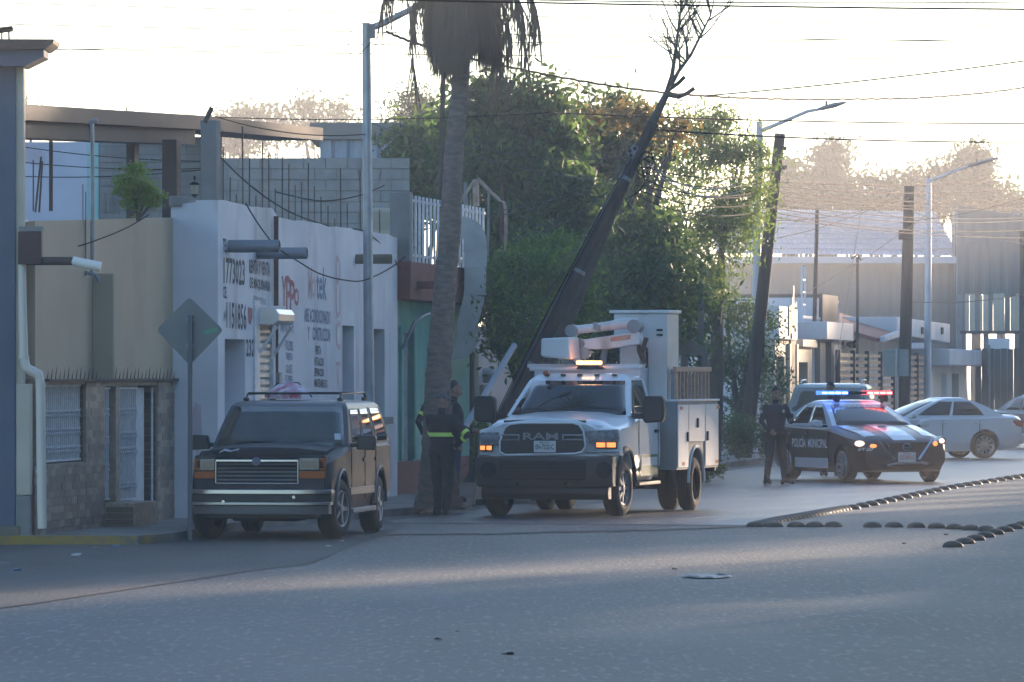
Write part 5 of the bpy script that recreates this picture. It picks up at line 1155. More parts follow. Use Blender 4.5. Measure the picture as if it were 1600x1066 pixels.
# ---------------------------------------------------------------- sedans
def sedan(name, label, x, y, th, pm_, lower_m, scale=1.0, lights=True, tail=False):
    c = Car(name, label, 'car', x, y, th, scale)
    st = [(-.88, sec(.45,.28,.55,.40,.52,.52,.60,.38,.66,.68)), (-.80, sec(.66,.22,.76,.38,.55,.72,.66,.52,.72,.745)), (-.55, sec(.76,.20,.86,.38,.58,.83,.74,.62,.80,.83)), (-.2, sec(.80,.19,.89,.36,.60,.875,.80,.68,.88,.91)),
          (.3, sec(.82,.18,.90,.36,.62,.885,.86,.74,.95,.985)), (.72, sec(.82,.18,.90,.36,.64,.885,.91,.80,1.0,1.03)), (1.2, sec(.82,.18,.905,.36,.65,.885,.93,.82,.97,.98)), (2.5, sec(.82,.18,.905,.36,.66,.885,.95,.82,.99,1.0)),
          (3.1, sec(.80,.20,.90,.36,.68,.875,.97,.78,1.02,1.04)), (3.5, sec(.76,.24,.86,.40,.70,.83,.97,.70,1.03,1.05)), (3.68, sec(.66,.32,.78,.45,.72,.74,.92,.58,.99,1.0)), (3.74, sec(.5,.42,.62,.50,.70,.6,.85,.45,.92,.93))]
    bd_ = c.body(st, pm_, [(0, .33, .375), (2.7, .33, .375)], smooth=40)
    g = House(c, [(.97,.66,3.30,.80), (1.18,1.10,2.95,.70), (1.36,1.55,2.55,.60), (1.42,1.80,2.30,.54)], bow=.12, rbow=.1)
    sh = g.shell(pm_, roofz=.035)
    g.pane('windscreen', M['glass_d'], 0, .05, .95, .06, .70, .08, .92)
    for s_ in (1, 3):
        def sd(b0, b1, u0, u1): return (b0, b1, u0, u1) if s_ == 1 else (1-b1, 1-b0, 1-u1, 1-u0)
        for b0, b1, u0, u1 in ((.10,.44,.10,.43), (.47,.80,.47,.86)):
            q = sd(b0, b1, u0, u1); g.pane('side_window', M['glass'], s_, q[0], q[1], .10, .66, q[2], q[3])
    g.pane('rear_window', M['glass'], 2, .08, .92, .08, .7, .12, .88)
    for y_ in (0, 2.7):
        for sx in (-1, 1): c.wheel(sx*.79, y_, .325, .215, .70, 10)
    for sx in (-1, 1):
        c.part(MB().rings([[(sx*(.94+.20*u), .82+dy, 1.03+dz) for u, dz in ((0,-.05),(.5,-.065),(1,-.03),(1,.05),(.6,.075),(.1,.06))] for dy in (-.07,.0,.07)]), 'wing_mirror', M['white_iron'], bevel=.025)
        c.part(MB().box(*sorted((sx*.84, sx*.96)), .80, .86, .97, 1.01), 'mirror_arm', M['blackp'])
        for yy in (1.55, 2.45): c.part(MB().box(*sorted((sx*.888, sx*.915)), yy, yy+.17, .83, .865), 'door_handle', M['chrome'] if lights else pm_, bevel=.01)
        for yy in (.62, 1.62, 2.56): c.part(MB().box(*sorted((sx*.89, sx*.908)), yy, yy+.01, .36, .90), 'door_gap', M['dark'])
    c.part(MB().box(-.78, .78, .4, 2.3, .17, .24), 'underbody', M['dark'])
    if tail:
        for sx in (-1, 1): c.part(MB().prism([(3.34,.80),(3.70,.76),(3.72,.90),(3.44,.93)], 'x', *sorted((sx*.50, sx*.845))), 'tail_light', mat('tail_red', (.28,.02,.02), rough=.2), bevel=.02)
        c.part(MB().box(-.70, .70, 3.66, 3.80, .35, .60), 'rear_bumper', pm_, bevel=.05)
    return c, g
# police car
pblack = mat('police_navy', (.008,.010,.018), (.011,.013,.021), 3, .32, coat=.15, spec=.35); pwhite = mat('police_white', (.58,.60,.66), rough=.25, coat=.5)
c, g = sedan('police_car', 'dark blue and white police sedan with lit light bar', 7.03, 106.3, R(18.5), pblack, pblack, 1.05)
# white parts: roof and pillars, door sill panels, bonnet flashes
for o in c.root.children:
    if o.name.startswith('cabin'): o.data.materials[0] = pwhite
def on_body(ys, xs, zf, m, name, dz=.006):
    """flat flash following the bonnet"""
    v = []
    for y_ in ys:
        for x_ in xs(y_): v.append((x_, y_, zf(x_, y_)+dz))
    k = len(xs(ys[0])); f = [(i*k+j, i*k+j+1, (i+1)*k+j+1, (i+1)*k+j) for i in range(len(ys)-1) for j in range(k-1)]
    return c.part(MB().add(v, f), name, m, smooth=60)
def bz(x_, y_):
    t = [(-.80,.745,.72,.52),(-.55,.83,.80,.62),(-.2,.91,.88,.68),(.3,.985,.95,.74),(.72,1.03,1.0,.80)]
    for a, b in zip(t[:-1], t[1:]):
        if y_ <= b[0] or b is t[-1]:
            q = (y_-a[0])/(b[0]-a[0]); zc, zt_, xt = [a[i]+(b[i]-a[i])*q for i in (1,2,3)]
            ax = abs(x_); xm = xt*.55; zm_ = zt_+(zc-zt_)*.75
            if ax < xm: return zc+(zm_-zc)*ax/xm
            if ax <= xt: return zm_+(zt_-zm_)*(ax-xm)/(xt-xm)
            return zt_-(ax-xt)*.5
ys = [-.78+.1*i for i in range(16)]
on_body(ys, lambda y_: [-.22+.44*i/6 for i in range(7)], bz, pwhite, 'bonnet_flash'); 
for sx in (-1, 1): on_body([-.5+.1*i for i in range(12)], lambda y_: [sx*(.44+.10*(y_+.5)+ .22*i/4) for i in range(5)], lambda a, b_: bz(a, b_)+.004, pwhite, 'bonnet_flash')
em = MB(); 
c.part(MB().prism([(-.09,.25),(.09,.25),(.06,.38),(-.06,.38)], 'z', bz(0,.3)+.012, bz(0,.3)+.016), 'bonnet_emblem', mat('emblem', (.25,.27,.32), rough=.4))
for sx in (-1, 1):
    c.part(MB().box(*sorted((sx*.902, sx*.914)), .62, 2.22, .24, .42), 'sill_panel', pwhite, bevel=.01)
    # lettering along the doors
    o = text('door_lettering', 'POLICÍA  MUNICIPAL', 0, .60, 1.72, .20, 0, LETTER['white'], c.root)
    o.rotation_euler = (0, 0, R(-90) if sx < 0 else R(90)); o.location = (sx*.9145, 2.36 if sx < 0 else .62, 0)
    c.part(MB().lathe([(sx*.905,.075),(sx*.9135,.075)], 12, 'x', (0, 1.44 if sx < 0 else 1.5, .70)), 'door_emblem', mat('emblem_d', (.12,.14,.2), rough=.4))
# front: dark grille with V chrome, lamps, plate
ny = -.93
def fx(px, py, y=ny): return c.fp(px, py, y)
gp_ = [fx(*q) for q in ((1388,693),(1452,690),(1437,716),(1433,721),(1403,722),(1397,719))]
gr = c.part(MB().prism(gp_, 'y', -.92, -.70), 'grille', M['dark'], bevel=.01)
for a, b in (((1376,692),(1398,719)), ((1459,687),(1436,718))):
    p, q = fx(*a), fx(*b); c.part(MB().tube([(p[0],-.86,p[1]), (q[0],-.935,q[1])], .03, 4), 'chrome_v', M['chrome'])
x, z = fx(1416.5, 699); MBt = MB(); ring = [(x+.075*math.cos(2*math.pi*k/20), -.945, z+.065*math.sin(2*math.pi*k/20)) for k in range(21)]
lg = c.part(MB().tube(ring, .012, 6), 'badge_ring', M['chrome']); c.part(MB().box(x-.095, x+.095, -.957, -.945, z-.014, z+.014), 'badge_bar', M['chrome'], parent=lg); text('badge_lettering', 'NISSAN', x-.08, z-.009, .16, .018, -.959, M['dark'], lg)
plate(c, 'CG-905A-C', 1404, 1431, 707, 722, -.965, pl_w, pl_r)
for pts, ho, ao in ((((1322,685),(1349,690),(1372,697),(1371,701),(1345,701),(1328,697)), (1334,688.5,1350,698), (1358,694,1369,700)), (((1456,695),(1473,682),(1477,686),(1476,694),(1462,697)), (1466,685,1475,693), (1456.5,689.5,1464,697))):
    yy = -.82 if pts[0][0] < 1400 else -.86
    hp = [fx(*q, yy) for q in pts]; hl = c.part(MB().prism(hp, 'y', yy-.03, yy+.2), 'headlight', mat('lamp_dark', (.06,.06,.065), rough=.08, spec=.9), bevel=.008)
    for w_, m_, nm in ((ho, head_on, 'lamp'), (ao, amber_on, 'turn_signal')):
        a, b = fx(w_[0], w_[1], yy), fx(w_[2], w_[3], yy); c.part(MB().ball(((a[0]+b[0])/2, yy-.03, (a[1]+b[1])/2), ((b[0]-a[0])/2, .02, (a[1]-b[1])/2)), nm, m_, parent=hl, smooth=60)
a = fx(1342,700.5,-.86); t = text('unit_number', 'SPT-207', 0, 0, .28, .055, 0, LETTER['white'], c.root, slant=.25); t.location = (a[0], -.80, a[1]-.05); t.rotation_euler = (R(0), 0, R(-38))
lw_ = c.part(MB().tube([(fx(1388,735)[0],-.89,fx(0,735)[1]), (fx(1400,732)[0],-.93,fx(0,732)[1]), (fx(1440,731)[0],-.93,fx(0,731)[1]), (fx(1452,733)[0],-.88,fx(0,733)[1])], .022, 6), 'lower_lip', M['galv'], smooth=50)
c.part(MB().box(-.52, .52, -.90, -.80, .30, .42), 'lower_intake', M['dark'], bevel=.02)
# windscreen lettering reads mirrored
a, b = g.pt(0, .14, .64, .02), g.pt(0, .86, .64, .02)
me = text_mesh('POLICIA MUNICIPAL', 1.0, 1.0); me.materials.append(mat('screen_letter', (.30,.33,.42), rough=.5))
for v in me.vertices:
    q, t_ = 1-(v.co.x), v.co.z; p = g.pt(0, .13+.76*q, .56+.10*t_, .012); v.co = p
o = bpy.data.objects.new('windscreen_lettering', me); COL.objects.link(o); o.parent = c.root
# light bar: blue half, red half
yl = 1.62; a, b = fx(1283,611,yl), fx(1394,618,yl); zt_, zb_ = a[1]+.0, a[1]-.07
lbw = (b[0]-a[0])
blue_h = mat('blue_housing', (.04,.08,.5), rough=.2, emit=(.05,.16,1.0), estr=.7); blue_l = mat('blue_led', (.3,.5,1), emit=(.25,.5,1.0), estr=2.2)
red_h = mat('red_housing', (.5,.03,.04), rough=.2, emit=(1.0,.06,.07), estr=.8); red_l = mat('red_led', (1,.3,.3), emit=(1.0,.28,.22), estr=2.0)
tilt = .10
def lbbox(u0, u1, z0, z1, y0, y1): 
    x0, x1 = a[0]+lbw*u0, a[0]+lbw*u1
    return MB().box(x0, x1, y0, y1, zb_+(zt_-zb_)*z0, zb_+(zt_-zb_)*z1)
lb = c.part(lbbox(.34, .66, .15, .9, yl, yl+.26), 'light_bar', M['blackp'], bevel=.01)
for nm, u0, u1, h_, l_ in (('blue_lamp', 0, .38, blue_h, blue_l), ('red_lamp', .64, 1.0, red_h, red_l)):
    q = c.part(lbbox(u0, u1, 0, 1, yl-.01, yl+.27), nm, h_, bevel=.012, parent=lb)
    for k in range(4): w_ = (u1-u0)/4; c.part(lbbox(u0+w_*k+.012, u0+w_*(k+1)-.012, .28, .68, yl-.018, yl-.0105), 'led', l_, parent=lb)
for u in (.25, .93): x = a[0]+lbw*u; c.part(MB().box(x-.04, x+.04, yl+.05, yl+.2, 1.42, zb_), 'light_bar_foot', M['blackp'], bevel=.01)
# white sedan seen from the side
wcar = mat('white_car', (.60,.61,.66), rough=.25, coat=.5)
th = R(-73); rx, ry = 11.18, 135.0
cy, sy = math.cos(th), math.sin(th)   # local y axis = (-sin, cos)
# near-side rear wheel (x = +-.775, y = 2.7) stands at (rx, ry); the near side is local +x or -x
lx_, ly_ = .775, 2.7
c2x, c2y = rx - (lx_*cy - ly_*sy), ry - (lx_*sy + ly_*cy)
c2, g2 = sedan('white_car', 'white sedan standing crosswise behind the police car', c2x, c2y, th, wcar, wcar, 1.0, False, True)
gcar = mat('grey_car', (.22,.24,.25), (.2,.215,.225), 2, .3, coat=.4)
sedan('grey_car', 'grey car behind the white sedan at the right edge', 15.2, 152.0, R(24), gcar, gcar, 1.0, False, False)
# silver-green SUV behind the police car
c = Car('parked_suv', 'silver-green off-roader parked behind the police car', 'SUV', 6.75, 121.6, R(-6), 1.06)
sp_ = mat('silver_green', (.26,.30,.29), (.23,.27,.26), 3, .3, coat=.4)
c.body(ex, sp_, [(0, .37, .44), (2.84, .37, .44)])
gs = House(c, [(1.12,.60,3.80,.862), (1.40,.93,3.72,.80), (1.62,1.19,3.60,.742), (1.665,1.30,3.52,.70)], bow=.10); gs.shell(sp_, roofz=.05)
gs.pane('windscreen', M['glass_d'], 0, .05, .95, .03, .66, .07, .93)
for s_ in (1, 3): gs.pane('side_window', M['glass'], s_, .08, .92, .07, .62)
for y in (0, 2.84):
    for sx in (-1, 1): c.wheel(sx*.765, y, .37, .235, .57, 5)
for sx in (-1, 1):
    c.part(MB().tube([(sx*.62,1.45,1.70),(sx*.62,1.60,1.77),(sx*.62,3.3,1.78),(sx*.62,3.45,1.71)], .02, 6), 'rack_rail', M['galv'], smooth=50)
    c.part(MB().rings([[(sx*(.95+.2*u), .80+dy, 1.18+dz) for u, dz in ((0,-.08),(1,-.09),(1.05,0),(.95,.09),(.1,.085))] for dy in (-.05,.02,.10)]), 'wing_mirror', M['blackp'], bevel=.02)
    c.part(MB().box(*sorted((sx*.5, sx*.8)), -.79, -.74, .78, .93), 'headlight', lens, bevel=.02)
c.part(MB().box(-.45, .45, -.78, -.75, .74, .94), 'grille', M['blackp'], bevel=.01); c.part(MB().box(-.86, .86, -.90, -.72, .40, .66), 'bumper', sp_, bevel=.04)
for a, b in (((.1,.585,1.17),(.62,.66,1.185)), ((-.58,.58,1.165),(.0,.56,1.175))): c.part(MB().tube([a, b], [.014,.01], 5), 'wiper', M['blackp'])
# ================================================================ PEOPLE
skin = mat('skin', (.30,.17,.12), (.26,.145,.10), 20, .55); hair_m = mat('hair', (.012,.010,.009), rough=.6)
def person(name, label, loc, rz, J, pal, scale=1.0, fat=1.0, hand_pose=.5, face=0.0, tilt=0.0, hairc=True):
    """one continuous body grown round the joints J; pal: material for shirt, trousers, boots"""
    root = thing(name, label, 'person', loc, rz); root.scale = (scale,)*3
    V = {k: Vector(v) for k, v in J.items()}
    mb = MB(); bones = []
    def limb(pts, rs, mi, n=12):
        pts = [V[p] if isinstance(p, str) else Vector(p) for p in pts]
        mb.tube(pts, rs, n); 
        for p, r in zip(pts, rs): mb.ball(tuple(p), r*.99, 10, 6)
        for a, b, r in zip(pts[:-1], pts[1:], rs): bones.append((a, b, mi, r))
    P0, N = V['pelvis'], V['neck']
    prof = [(-.10,.150,.105),(-.03,.172,.120),(.06,.165,.118),(.22,.155,.115),(.45,.178,.125),(.66,.196,.122),(.80,.196,.108),(.88,.15,.09),(.95,.065,.062)]
    rings = []
    for t, a, b in prof:
        c = P0.lerp(N, t) + Vector((0, -.02*math.sin(max(t,0)*3.1), 0)); rings.append([(c.x+a*fat*math.cos(2*math.pi*i/20), c.y+b*fat*math.sin(2*math.pi*i/20), c.z) for i in range(20)])
    mb.rings(rings); bones += [(P0.lerp(N,.18), P0.lerp(N,.92), 0, .15), (P0.lerp(N,-.1), P0.lerp(N,.08), 1, .15)]
    for s in 'LR':
        limb(['sh'+s, 'el'+s, 'wr'+s], [.068*fat, .052, .038], 0)
        limb(['hip'+s, 'kn'+s, 'an'+s], [.100*fat, .075, .056], 1)
        limb(['an'+s, 'toe'+s], [.052, .044], 2)
        an, toe = V['an'+s], V['toe'+s]; heel = an + (an-toe).normalized()*.05; heel.z = toe.z; mb.ball(tuple(heel), (.045,.05,.045)); bones.append((heel, toe, 2, .05))
        w_, h = V['wr'+s], V['ha'+s]; d = (h-w_).normalized(); side = d.cross(Vector((0,1,0)));  side = side.normalized() if side.length > .2 else Vector((1,0,0)); nrm = d.cross(side)
        palm = w_ + d*.075; limb([w_, palm], [.034, .040], 3); 
        for k in range(4):   # four fingers of different length, curled
            b0 = palm + side*(.027-.018*k) + d*.02; ln = (.062,.072,.068,.052)[k]; m_ = b0 + d*ln*.55 + nrm*ln*.25*hand_pose; e = m_ + d*ln*.35*(1-hand_pose*.6) + nrm*ln*.55*hand_pose
            mb.tube([b0, m_, e], [.0105,.010,.0085], 7); bones.append((b0, e, 3, .01))
        tb = w_ + d*.03 + side*.03; te = tb + side*.035 + d*.04; mb.tube([tb, te, te + d*.025 + nrm*.01], [.013,.012,.009], 7); bones.append((tb, te, 3, .012))
    H = V['head']; fwd = Vector((math.sin(face), -math.cos(face), -math.sin(tilt)*1.0)).normalized(); rgt = Vector((math.cos(face), math.sin(face), 0)); up = rgt.cross(fwd) * -1
    if up.z < 0: up = -up
    def hp(x, y, z): return H + rgt*x + fwd*y + up*z
    limb(['neck', tuple(H - Vector((0,0,.05)))], [.058, .056], 3)
    def hball(c, r, k=10):
        rs = []
        for i in range(k+1):
            th = math.pi*min(max(i/k,.03),.97); rs.append([tuple(c + rgt*(r[0]*math.sin(th)*math.cos(2*math.pi*j/16)) + fwd*(r[1]*math.sin(th)*math.sin(2*math.pi*j/16)) + up*(-r[2]*math.cos(th))) for j in range(16)])
        mb.rings(rs)
    hball(hp(0,0,.03), (.077,.096,.098)); hball(hp(0,.025,-.045), (.058,.068,.066)); hball(hp(0,.098,-.01), (.013,.022,.022), 6); hball(hp(0,.085,-.085), (.028,.02,.018), 6)
    for sx in (-1, 1): hball(hp(sx*.078,-.005,-.005), (.012,.022,.034), 6)
    bones.append((H - Vector((0,0,.08)), H + Vector((0,0,.08)), 3, .08))
    o = mb.build('body', [pal['shirt'], pal['trousers'], pal['boots'], skin], root)
    r_ = o.modifiers.new('r', 'REMESH'); r_.mode = 'VOXEL'; r_.voxel_size = .009
    sm = o.modifiers.new('s', 'SMOOTH'); sm.factor = .5; sm.iterations = 3
    baked(o); me = o.data
    for m in list(me.materials): pass
    if len(me.materials) < 4:
        me.materials.clear()
        for m in (pal['shirt'], pal['trousers'], pal['boots'], skin): me.materials.append(m)
    n = len(me.polygons); ctr = np.zeros(n*3); me.polygons.foreach_get('center', ctr); ctr = ctr.reshape(-1,3)
    best = np.full(n, 1e9); idx = np.zeros(n, int)
    for a, b, mi, r in bones:
        a_, d = np.array(a), np.array(b-a); t = np.clip(((ctr-a_)@d)/max(d@d,1e-9), 0, 1); dist = np.linalg.norm(ctr-a_-t[:,None]*d, axis=1) - r*.8
        k = dist < best; best[k] = dist[k]; idx[k] = mi
    me.polygons.foreach_set('material_index', idx.astype(np.int32)); me.shade_smooth(); me.update()
    # a few folds in the cloth
    nv = len(me.vertices); co = np.zeros(nv*3); me.vertices.foreach_get('co', co); co = co.reshape(-1,3); no = np.zeros(nv*3); me.vertices.foreach_get('normal', no); no = no.reshape(-1,3)
    am = .003*np.sin(co[:,2]*48 + 9*co[:,0] + 3*np.sin(co[:,2]*17+co[:,1]*20))*np.where(co[:,2] < N.z-.03, 1, 0)*np.where(co[:,2] > .12, 1, .1)
    me.vertices.foreach_set('co', (co + no*am[:,None]).ravel()); me.update()
    for sx in (-1, 1):
        e = hp(sx*.032,.089,.018); MB().ball(tuple(e), (.012,.008,.008), 8, 5).build('eye', mat('eye_dark', (.02,.015,.012), rough=.2), root)
        a, b = hp(sx*.015,.095,.038), hp(sx*.05,.084,.036); MB().tube([a, b], .006, 5).build('eyebrow', hair_m, root)
    a, b = hp(-.025,.092,-.058), hp(.025,.092,-.058); MB().tube([a, hp(0,.098,-.059), b], .005, 5).build('mouth', mat('lips', (.20,.09,.08), rough=.5), root)
    if hairc:
        rs = []
        for i in range(9):
            th = math.pi*.5*i/8*.98
            rs.append([tuple(hp(0,-.012,.035) + rgt*(.083*math.cos(th)*math.cos(2*math.pi*j/20)) + fwd*(.098*math.cos(th)*math.sin(2*math.pi*j/20)) + up*(.108*math.sin(th) + .028*max(0, math.sin(2*math.pi*j/20))*math.cos(th) - .05*max(0, -math.sin(2*math.pi*j/20))*math.cos(th))) for j in range(20)])
        MB().rings(rs).build('hair', hair_m, root, smooth=60)
    return root, V, hp
def band(root, a, b, r, m, name='reflective_band', h=.055):
    a, b = Vector(a), Vector(b); d = (b-a).normalized(); MB().tube([a - d*h/2, a + d*h/2], r, 16, cap=False).build(name, m, root, smooth=60)
def cap_hat(root, hp, m):
    rs = []
    for i in range(8):
        th = math.pi*.5*i/7*.97; rs.append([tuple(hp(.086*math.cos(th)*math.cos(2*math.pi*j/18), -.004+.104*math.cos(th)*math.sin(2*math.pi*j/18), .045+.088*math.sin(th))) for j in range(18)])
    c_ = MB().rings(rs).build('cap', m, root, smooth=60)
    v = []
    for j in range(9):
        a = math.pi*j/8; v += [tuple(hp(.078*math.cos(a), .085*math.sin(a), .048)), tuple(hp(.075*math.cos(a), .06+.115*math.sin(a), .036))]
    o = MB().add(v, [(2*j, 2*j+1, 2*j+3, 2*j+2) for j in range(8)]).build('peak', m, root); s_ = o.modifiers.new('s', 'SOLIDIFY'); s_.thickness = .008
STAND = dict(pelvis=(0,0,.95), neck=(0,.005,1.50), head=(0,-.015,1.655), shL=(-.178,0,1.405), elL=(-.25,.03,1.13), wrL=(-.24,-.04,.88), haL=(-.235,-.06,.78),
             shR=(.178,0,1.405), elR=(.25,.03,1.13), wrR=(.24,-.04,.88), haR=(.235,-.06,.78), hipL=(-.095,0,.92), knL=(-.11,-.01,.50), anL=(-.12,.02,.09), toeL=(-.14,-.13,.045), hipR=(.095,0,.92), knR=(.11,-.01,.50), anR=(.13,.02,.09), toeR=(.15,-.13,.045))
navy = mat('uniform_navy', (.012,.015,.026), (.018,.021,.033), 14, .8); navy_t = mat('trousers_navy', (.010,.012,.018), (.015,.017,.024), 14, .8); boot = mat('boot_black', (.010,.010,.011), rough=.5)
# officer in the street
g = G(1212, 757)
J = dict(STAND); J.update(elL=(-.27,.02,1.15), wrL=(-.17,-.14,.98), haL=(-.08,-.18,.93), elR=(.29,.00,1.15), wrR=(.24,-.24,1.16), haR=(.20,-.32,1.20), knL=(-.13,-.02,.49), anL=(-.17,.02,.09), toeL=(-.14,-.14,.045), knR=(.14,-.01,.49), anR=(.19,.05,.09), toeR=(.30,-.06,.045))
of, V, hp = person('person', 'officer in dark navy uniform standing on the road left of the police car', g, R(14), J, dict(shirt=navy, trousers=navy_t, boots=boot), 1.0, 1.06, .8, R(8))
MB().lathe([(.925,.165),(.975,.165)], 24, 'z').build('belt', boot, of, smooth=40)
MB().box(-.245, -.155, -.05, .05, .78, .96).build('holster', boot, of, bevel=.015); MB().box(.15, .20, -.06, .03, .88, 1.0).build('radio_pouch', boot, of, bevel=.01)
MB().box(-.275, -.258, -.035, .045, 1.30, 1.35).build('sleeve_patch', mat('patch_pale', (.35,.37,.43), rough=.7), of, bevel=.003)
MB().prism([(.09,1.31),(.125,1.31),(.13,1.36),(.1075,1.375),(.085,1.36)], 'y', -.148, -.138).build('badge', mat('badge_silver', (.4,.41,.42), rough=.35, metal=.5), of)
MB().box(.165, .235, -.36, -.345, 1.17, 1.30).build('phone', M['dark'], of, bevel=.006)
# second officer behind the police car
p = P(1298, 700, 112.6)
J = dict(STAND); J.update(elL=(-.28,-.03,1.16), wrL=(-.12,-.22,1.08), haL=(-.03,-.26,1.10))
person('person', 'officer behind the police car with only head and boots showing', (p.x, 112.6, 0), R(-20), J, dict(shirt=navy, trousers=navy_t, boots=boot), 1.04, 1.05, .6, R(-6))
# utility workers by the palm
wk = mat('work_black', (.014,.015,.018), (.022,.022,.025), 12, .85); wkt = mat('work_trousers', (.012,.014,.020), (.018,.02,.026), 12, .85); jeans = mat('jeans', (.05,.075,.13), (.035,.055,.10), 12, .85); hv = mat('hi_vis', (.58,.80,.10), (.66,.86,.18), 10, .5, emit=(.4,.6,.08), estr=0.0)
g = G(690, 805)
J = dict(STAND); J.update(elL=(-.43,.02,1.17), wrL=(-.22,-.05,1.02), haL=(-.13,-.06,.97), elR=(.22,-.13,1.16), wrR=(.20,-.32,1.08), haR=(.20,-.41,1.08), knL=(-.10,-.02,.49), anL=(-.08,.02,.09), toeL=(-.02,-.13,.045), knR=(.08,-.02,.49), anR=(.06,.0,.09), toeR=(.16,-.13,.045))
w1, V, hp = person('person', 'worker in cap and black overalls with lime bands standing before the palm', g, R(155), J, dict(shirt=wk, trousers=wkt, boots=boot), .985, 1.12, .5, R(-62), hairc=False)
cap_hat(w1, hp, mat('cap_dark', (.03,.032,.036), (.12,.12,.12), 30, .8))
for a, b, t in (('shL','elL',.86), ('shR','elR',.80)): q = V[a].lerp(V[b], t); band(w1, q, V[b], .062, hv)
q = V['elR'].lerp(V['wrR'], .35); band(w1, q, V['wrR'], .055, hv)
q = V['elL'].lerp(V['wrL'], .3); band(w1, q, V['wrL'], .055, hv)
rg = [[(.186*math.cos(a)*1.02, .004+.138*math.sin(a)*1.02, z) for a in [math.pi*2*i/24 for i in range(24)]] for z in (1.145, 1.205)]
MB().rings(rg, cap=False).build('reflective_band', hv, w1, smooth=60)
J = dict(STAND); J.update(elR=(.25,-.08,1.14), wrR=(.2,-.28,1.05), haR=(.18,-.36,1.05))
p = P(709, 700, 85.2)
person('person', 'worker in black shirt and blue jeans looking up past the palm', (p.x, 85.2, .10), R(100), J, dict(shirt=wk, trousers=jeans, boots=boot), 1.02, 1.05, .5, R(-15), R(-18))
J = dict(STAND); J.update(elL=(-.30,.0,1.17), wrL=(-.26,-.2,1.0), haL=(-.2,-.27,.98))
p = P(683, 700, 89.3)
w3, V, hp = person('person', 'worker almost hidden behind the palm with one banded sleeve showing', (p.x, 89.3, .10), R(10), J, dict(shirt=wk, trousers=wkt, boots=boot), 1.0, 1.05, .5)
q = V['shL'].lerp(V['elL'], .45); band(w3, q, V['elL'], .066, hv)
# ================================================================ TREES AND PLANTS
L_dark = leafmat('leaf_dark', (.045,.085,.028), (.075,.12,.036), .5); L_mid = leafmat('leaf_mid', (.085,.15,.034), (.12,.18,.045), .6); L_light = leafmat('leaf_light', (.15,.22,.05), (.19,.25,.06), .6)
L_gold = leafmat('leaf_gold', (.22,.14,.03), (.14,.11,.035), .55); L_far = leafmat('leaf_far', (.035,.07,.02), (.05,.085,.026), .4); L_dry = leafmat('frond_dry', (.17,.12,.08), (.11,.08,.055), .25); L_bright = leafmat('leaf_bright', (.14,.24,.03), (.20,.30,.05), .6)
bark = mat('bark', (.09,.075,.06), (.06,.05,.042), 6, .9, .6, 30)
def leaf_mesh(name, C, length, width, m, parent, droop=0.0, seed=1, mats2=None, frac=0.0):
    r = np.random.default_rng(seed); n = len(C)
    d = r.normal(size=(n,3)); d[:,2] -= droop; d /= np.linalg.norm(d, axis=1)[:,None]
    e = np.cross(d, r.normal(size=(n,3))); e /= np.linalg.norm(e, axis=1)[:,None]
    L = (length*r.uniform(.6,1.3,n))[:,None]; W = (width*r.uniform(.7,1.2,n))[:,None]
    V = np.empty((n,4,3)); V[:,0] = C - d*L*.5; V[:,1] = C + e*W*.5 - d*L*.05; V[:,2] = C + d*L*.5; V[:,3] = C - e*W*.5 - d*L*.05
    me = bpy.data.meshes.new(name); me.vertices.add(n*4); me.vertices.foreach_set('co', V.reshape(-1))
    me.loops.add(n*4); me.loops.foreach_set('vertex_index', np.arange(n*4, dtype=np.int32)); me.polygons.add(n)
    me.polygons.foreach_set('loop_start', np.arange(0, n*4, 4, dtype=np.int32)); me.polygons.foreach_set('loop_total', np.full(n, 4, dtype=np.int32))
    me.materials.append(m)
    if mats2: me.materials.append(mats2); me.polygons.foreach_set('material_index', (r.random(n) < frac).astype(np.int32))
    me.update(); me.validate(); o = bpy.data.objects.new(name, me); COL.objects.link(o)
    if parent: o.parent = parent
    return o
def clumps(blobs, nc, nl, sig, seed, shell=.55):
    """blobs: (centre, (rx,ry,rz)); nc clumps on and in them, nl leaves each"""
    r = np.random.default_rng(seed); vol = np.array([b[1][0]*b[1][2] for b in blobs]); pick = r.choice(len(blobs), nc, p=vol/vol.sum())
    c = np.array([tuple(blobs[i][0]) for i in pick]); rad = np.array([blobs[i][1] for i in pick])
    u = r.normal(size=(nc,3)); u /= np.linalg.norm(u, axis=1)[:,None]; q = (shell + (1-shell)*r.random(nc))**.7
    q = np.where(r.random(nc) < .16, q*r.uniform(1.05,1.28,nc), q); cc = c + u*rad*q[:,None]
    sz = sig*r.uniform(.45,1.25,nc)
    pts = np.repeat(cc, nl, 0) + r.normal(size=(nc*nl,3))*np.repeat(sz, nl)[:,None]*np.array([1,1,.75])
    return pts, cc
def px_blob(px, py, Y, rx, ry, dep=None):
    p = P(px, py, Y); k = Y/F; return (p, (rx*k, (dep if dep else rx*k*.9), ry*k))
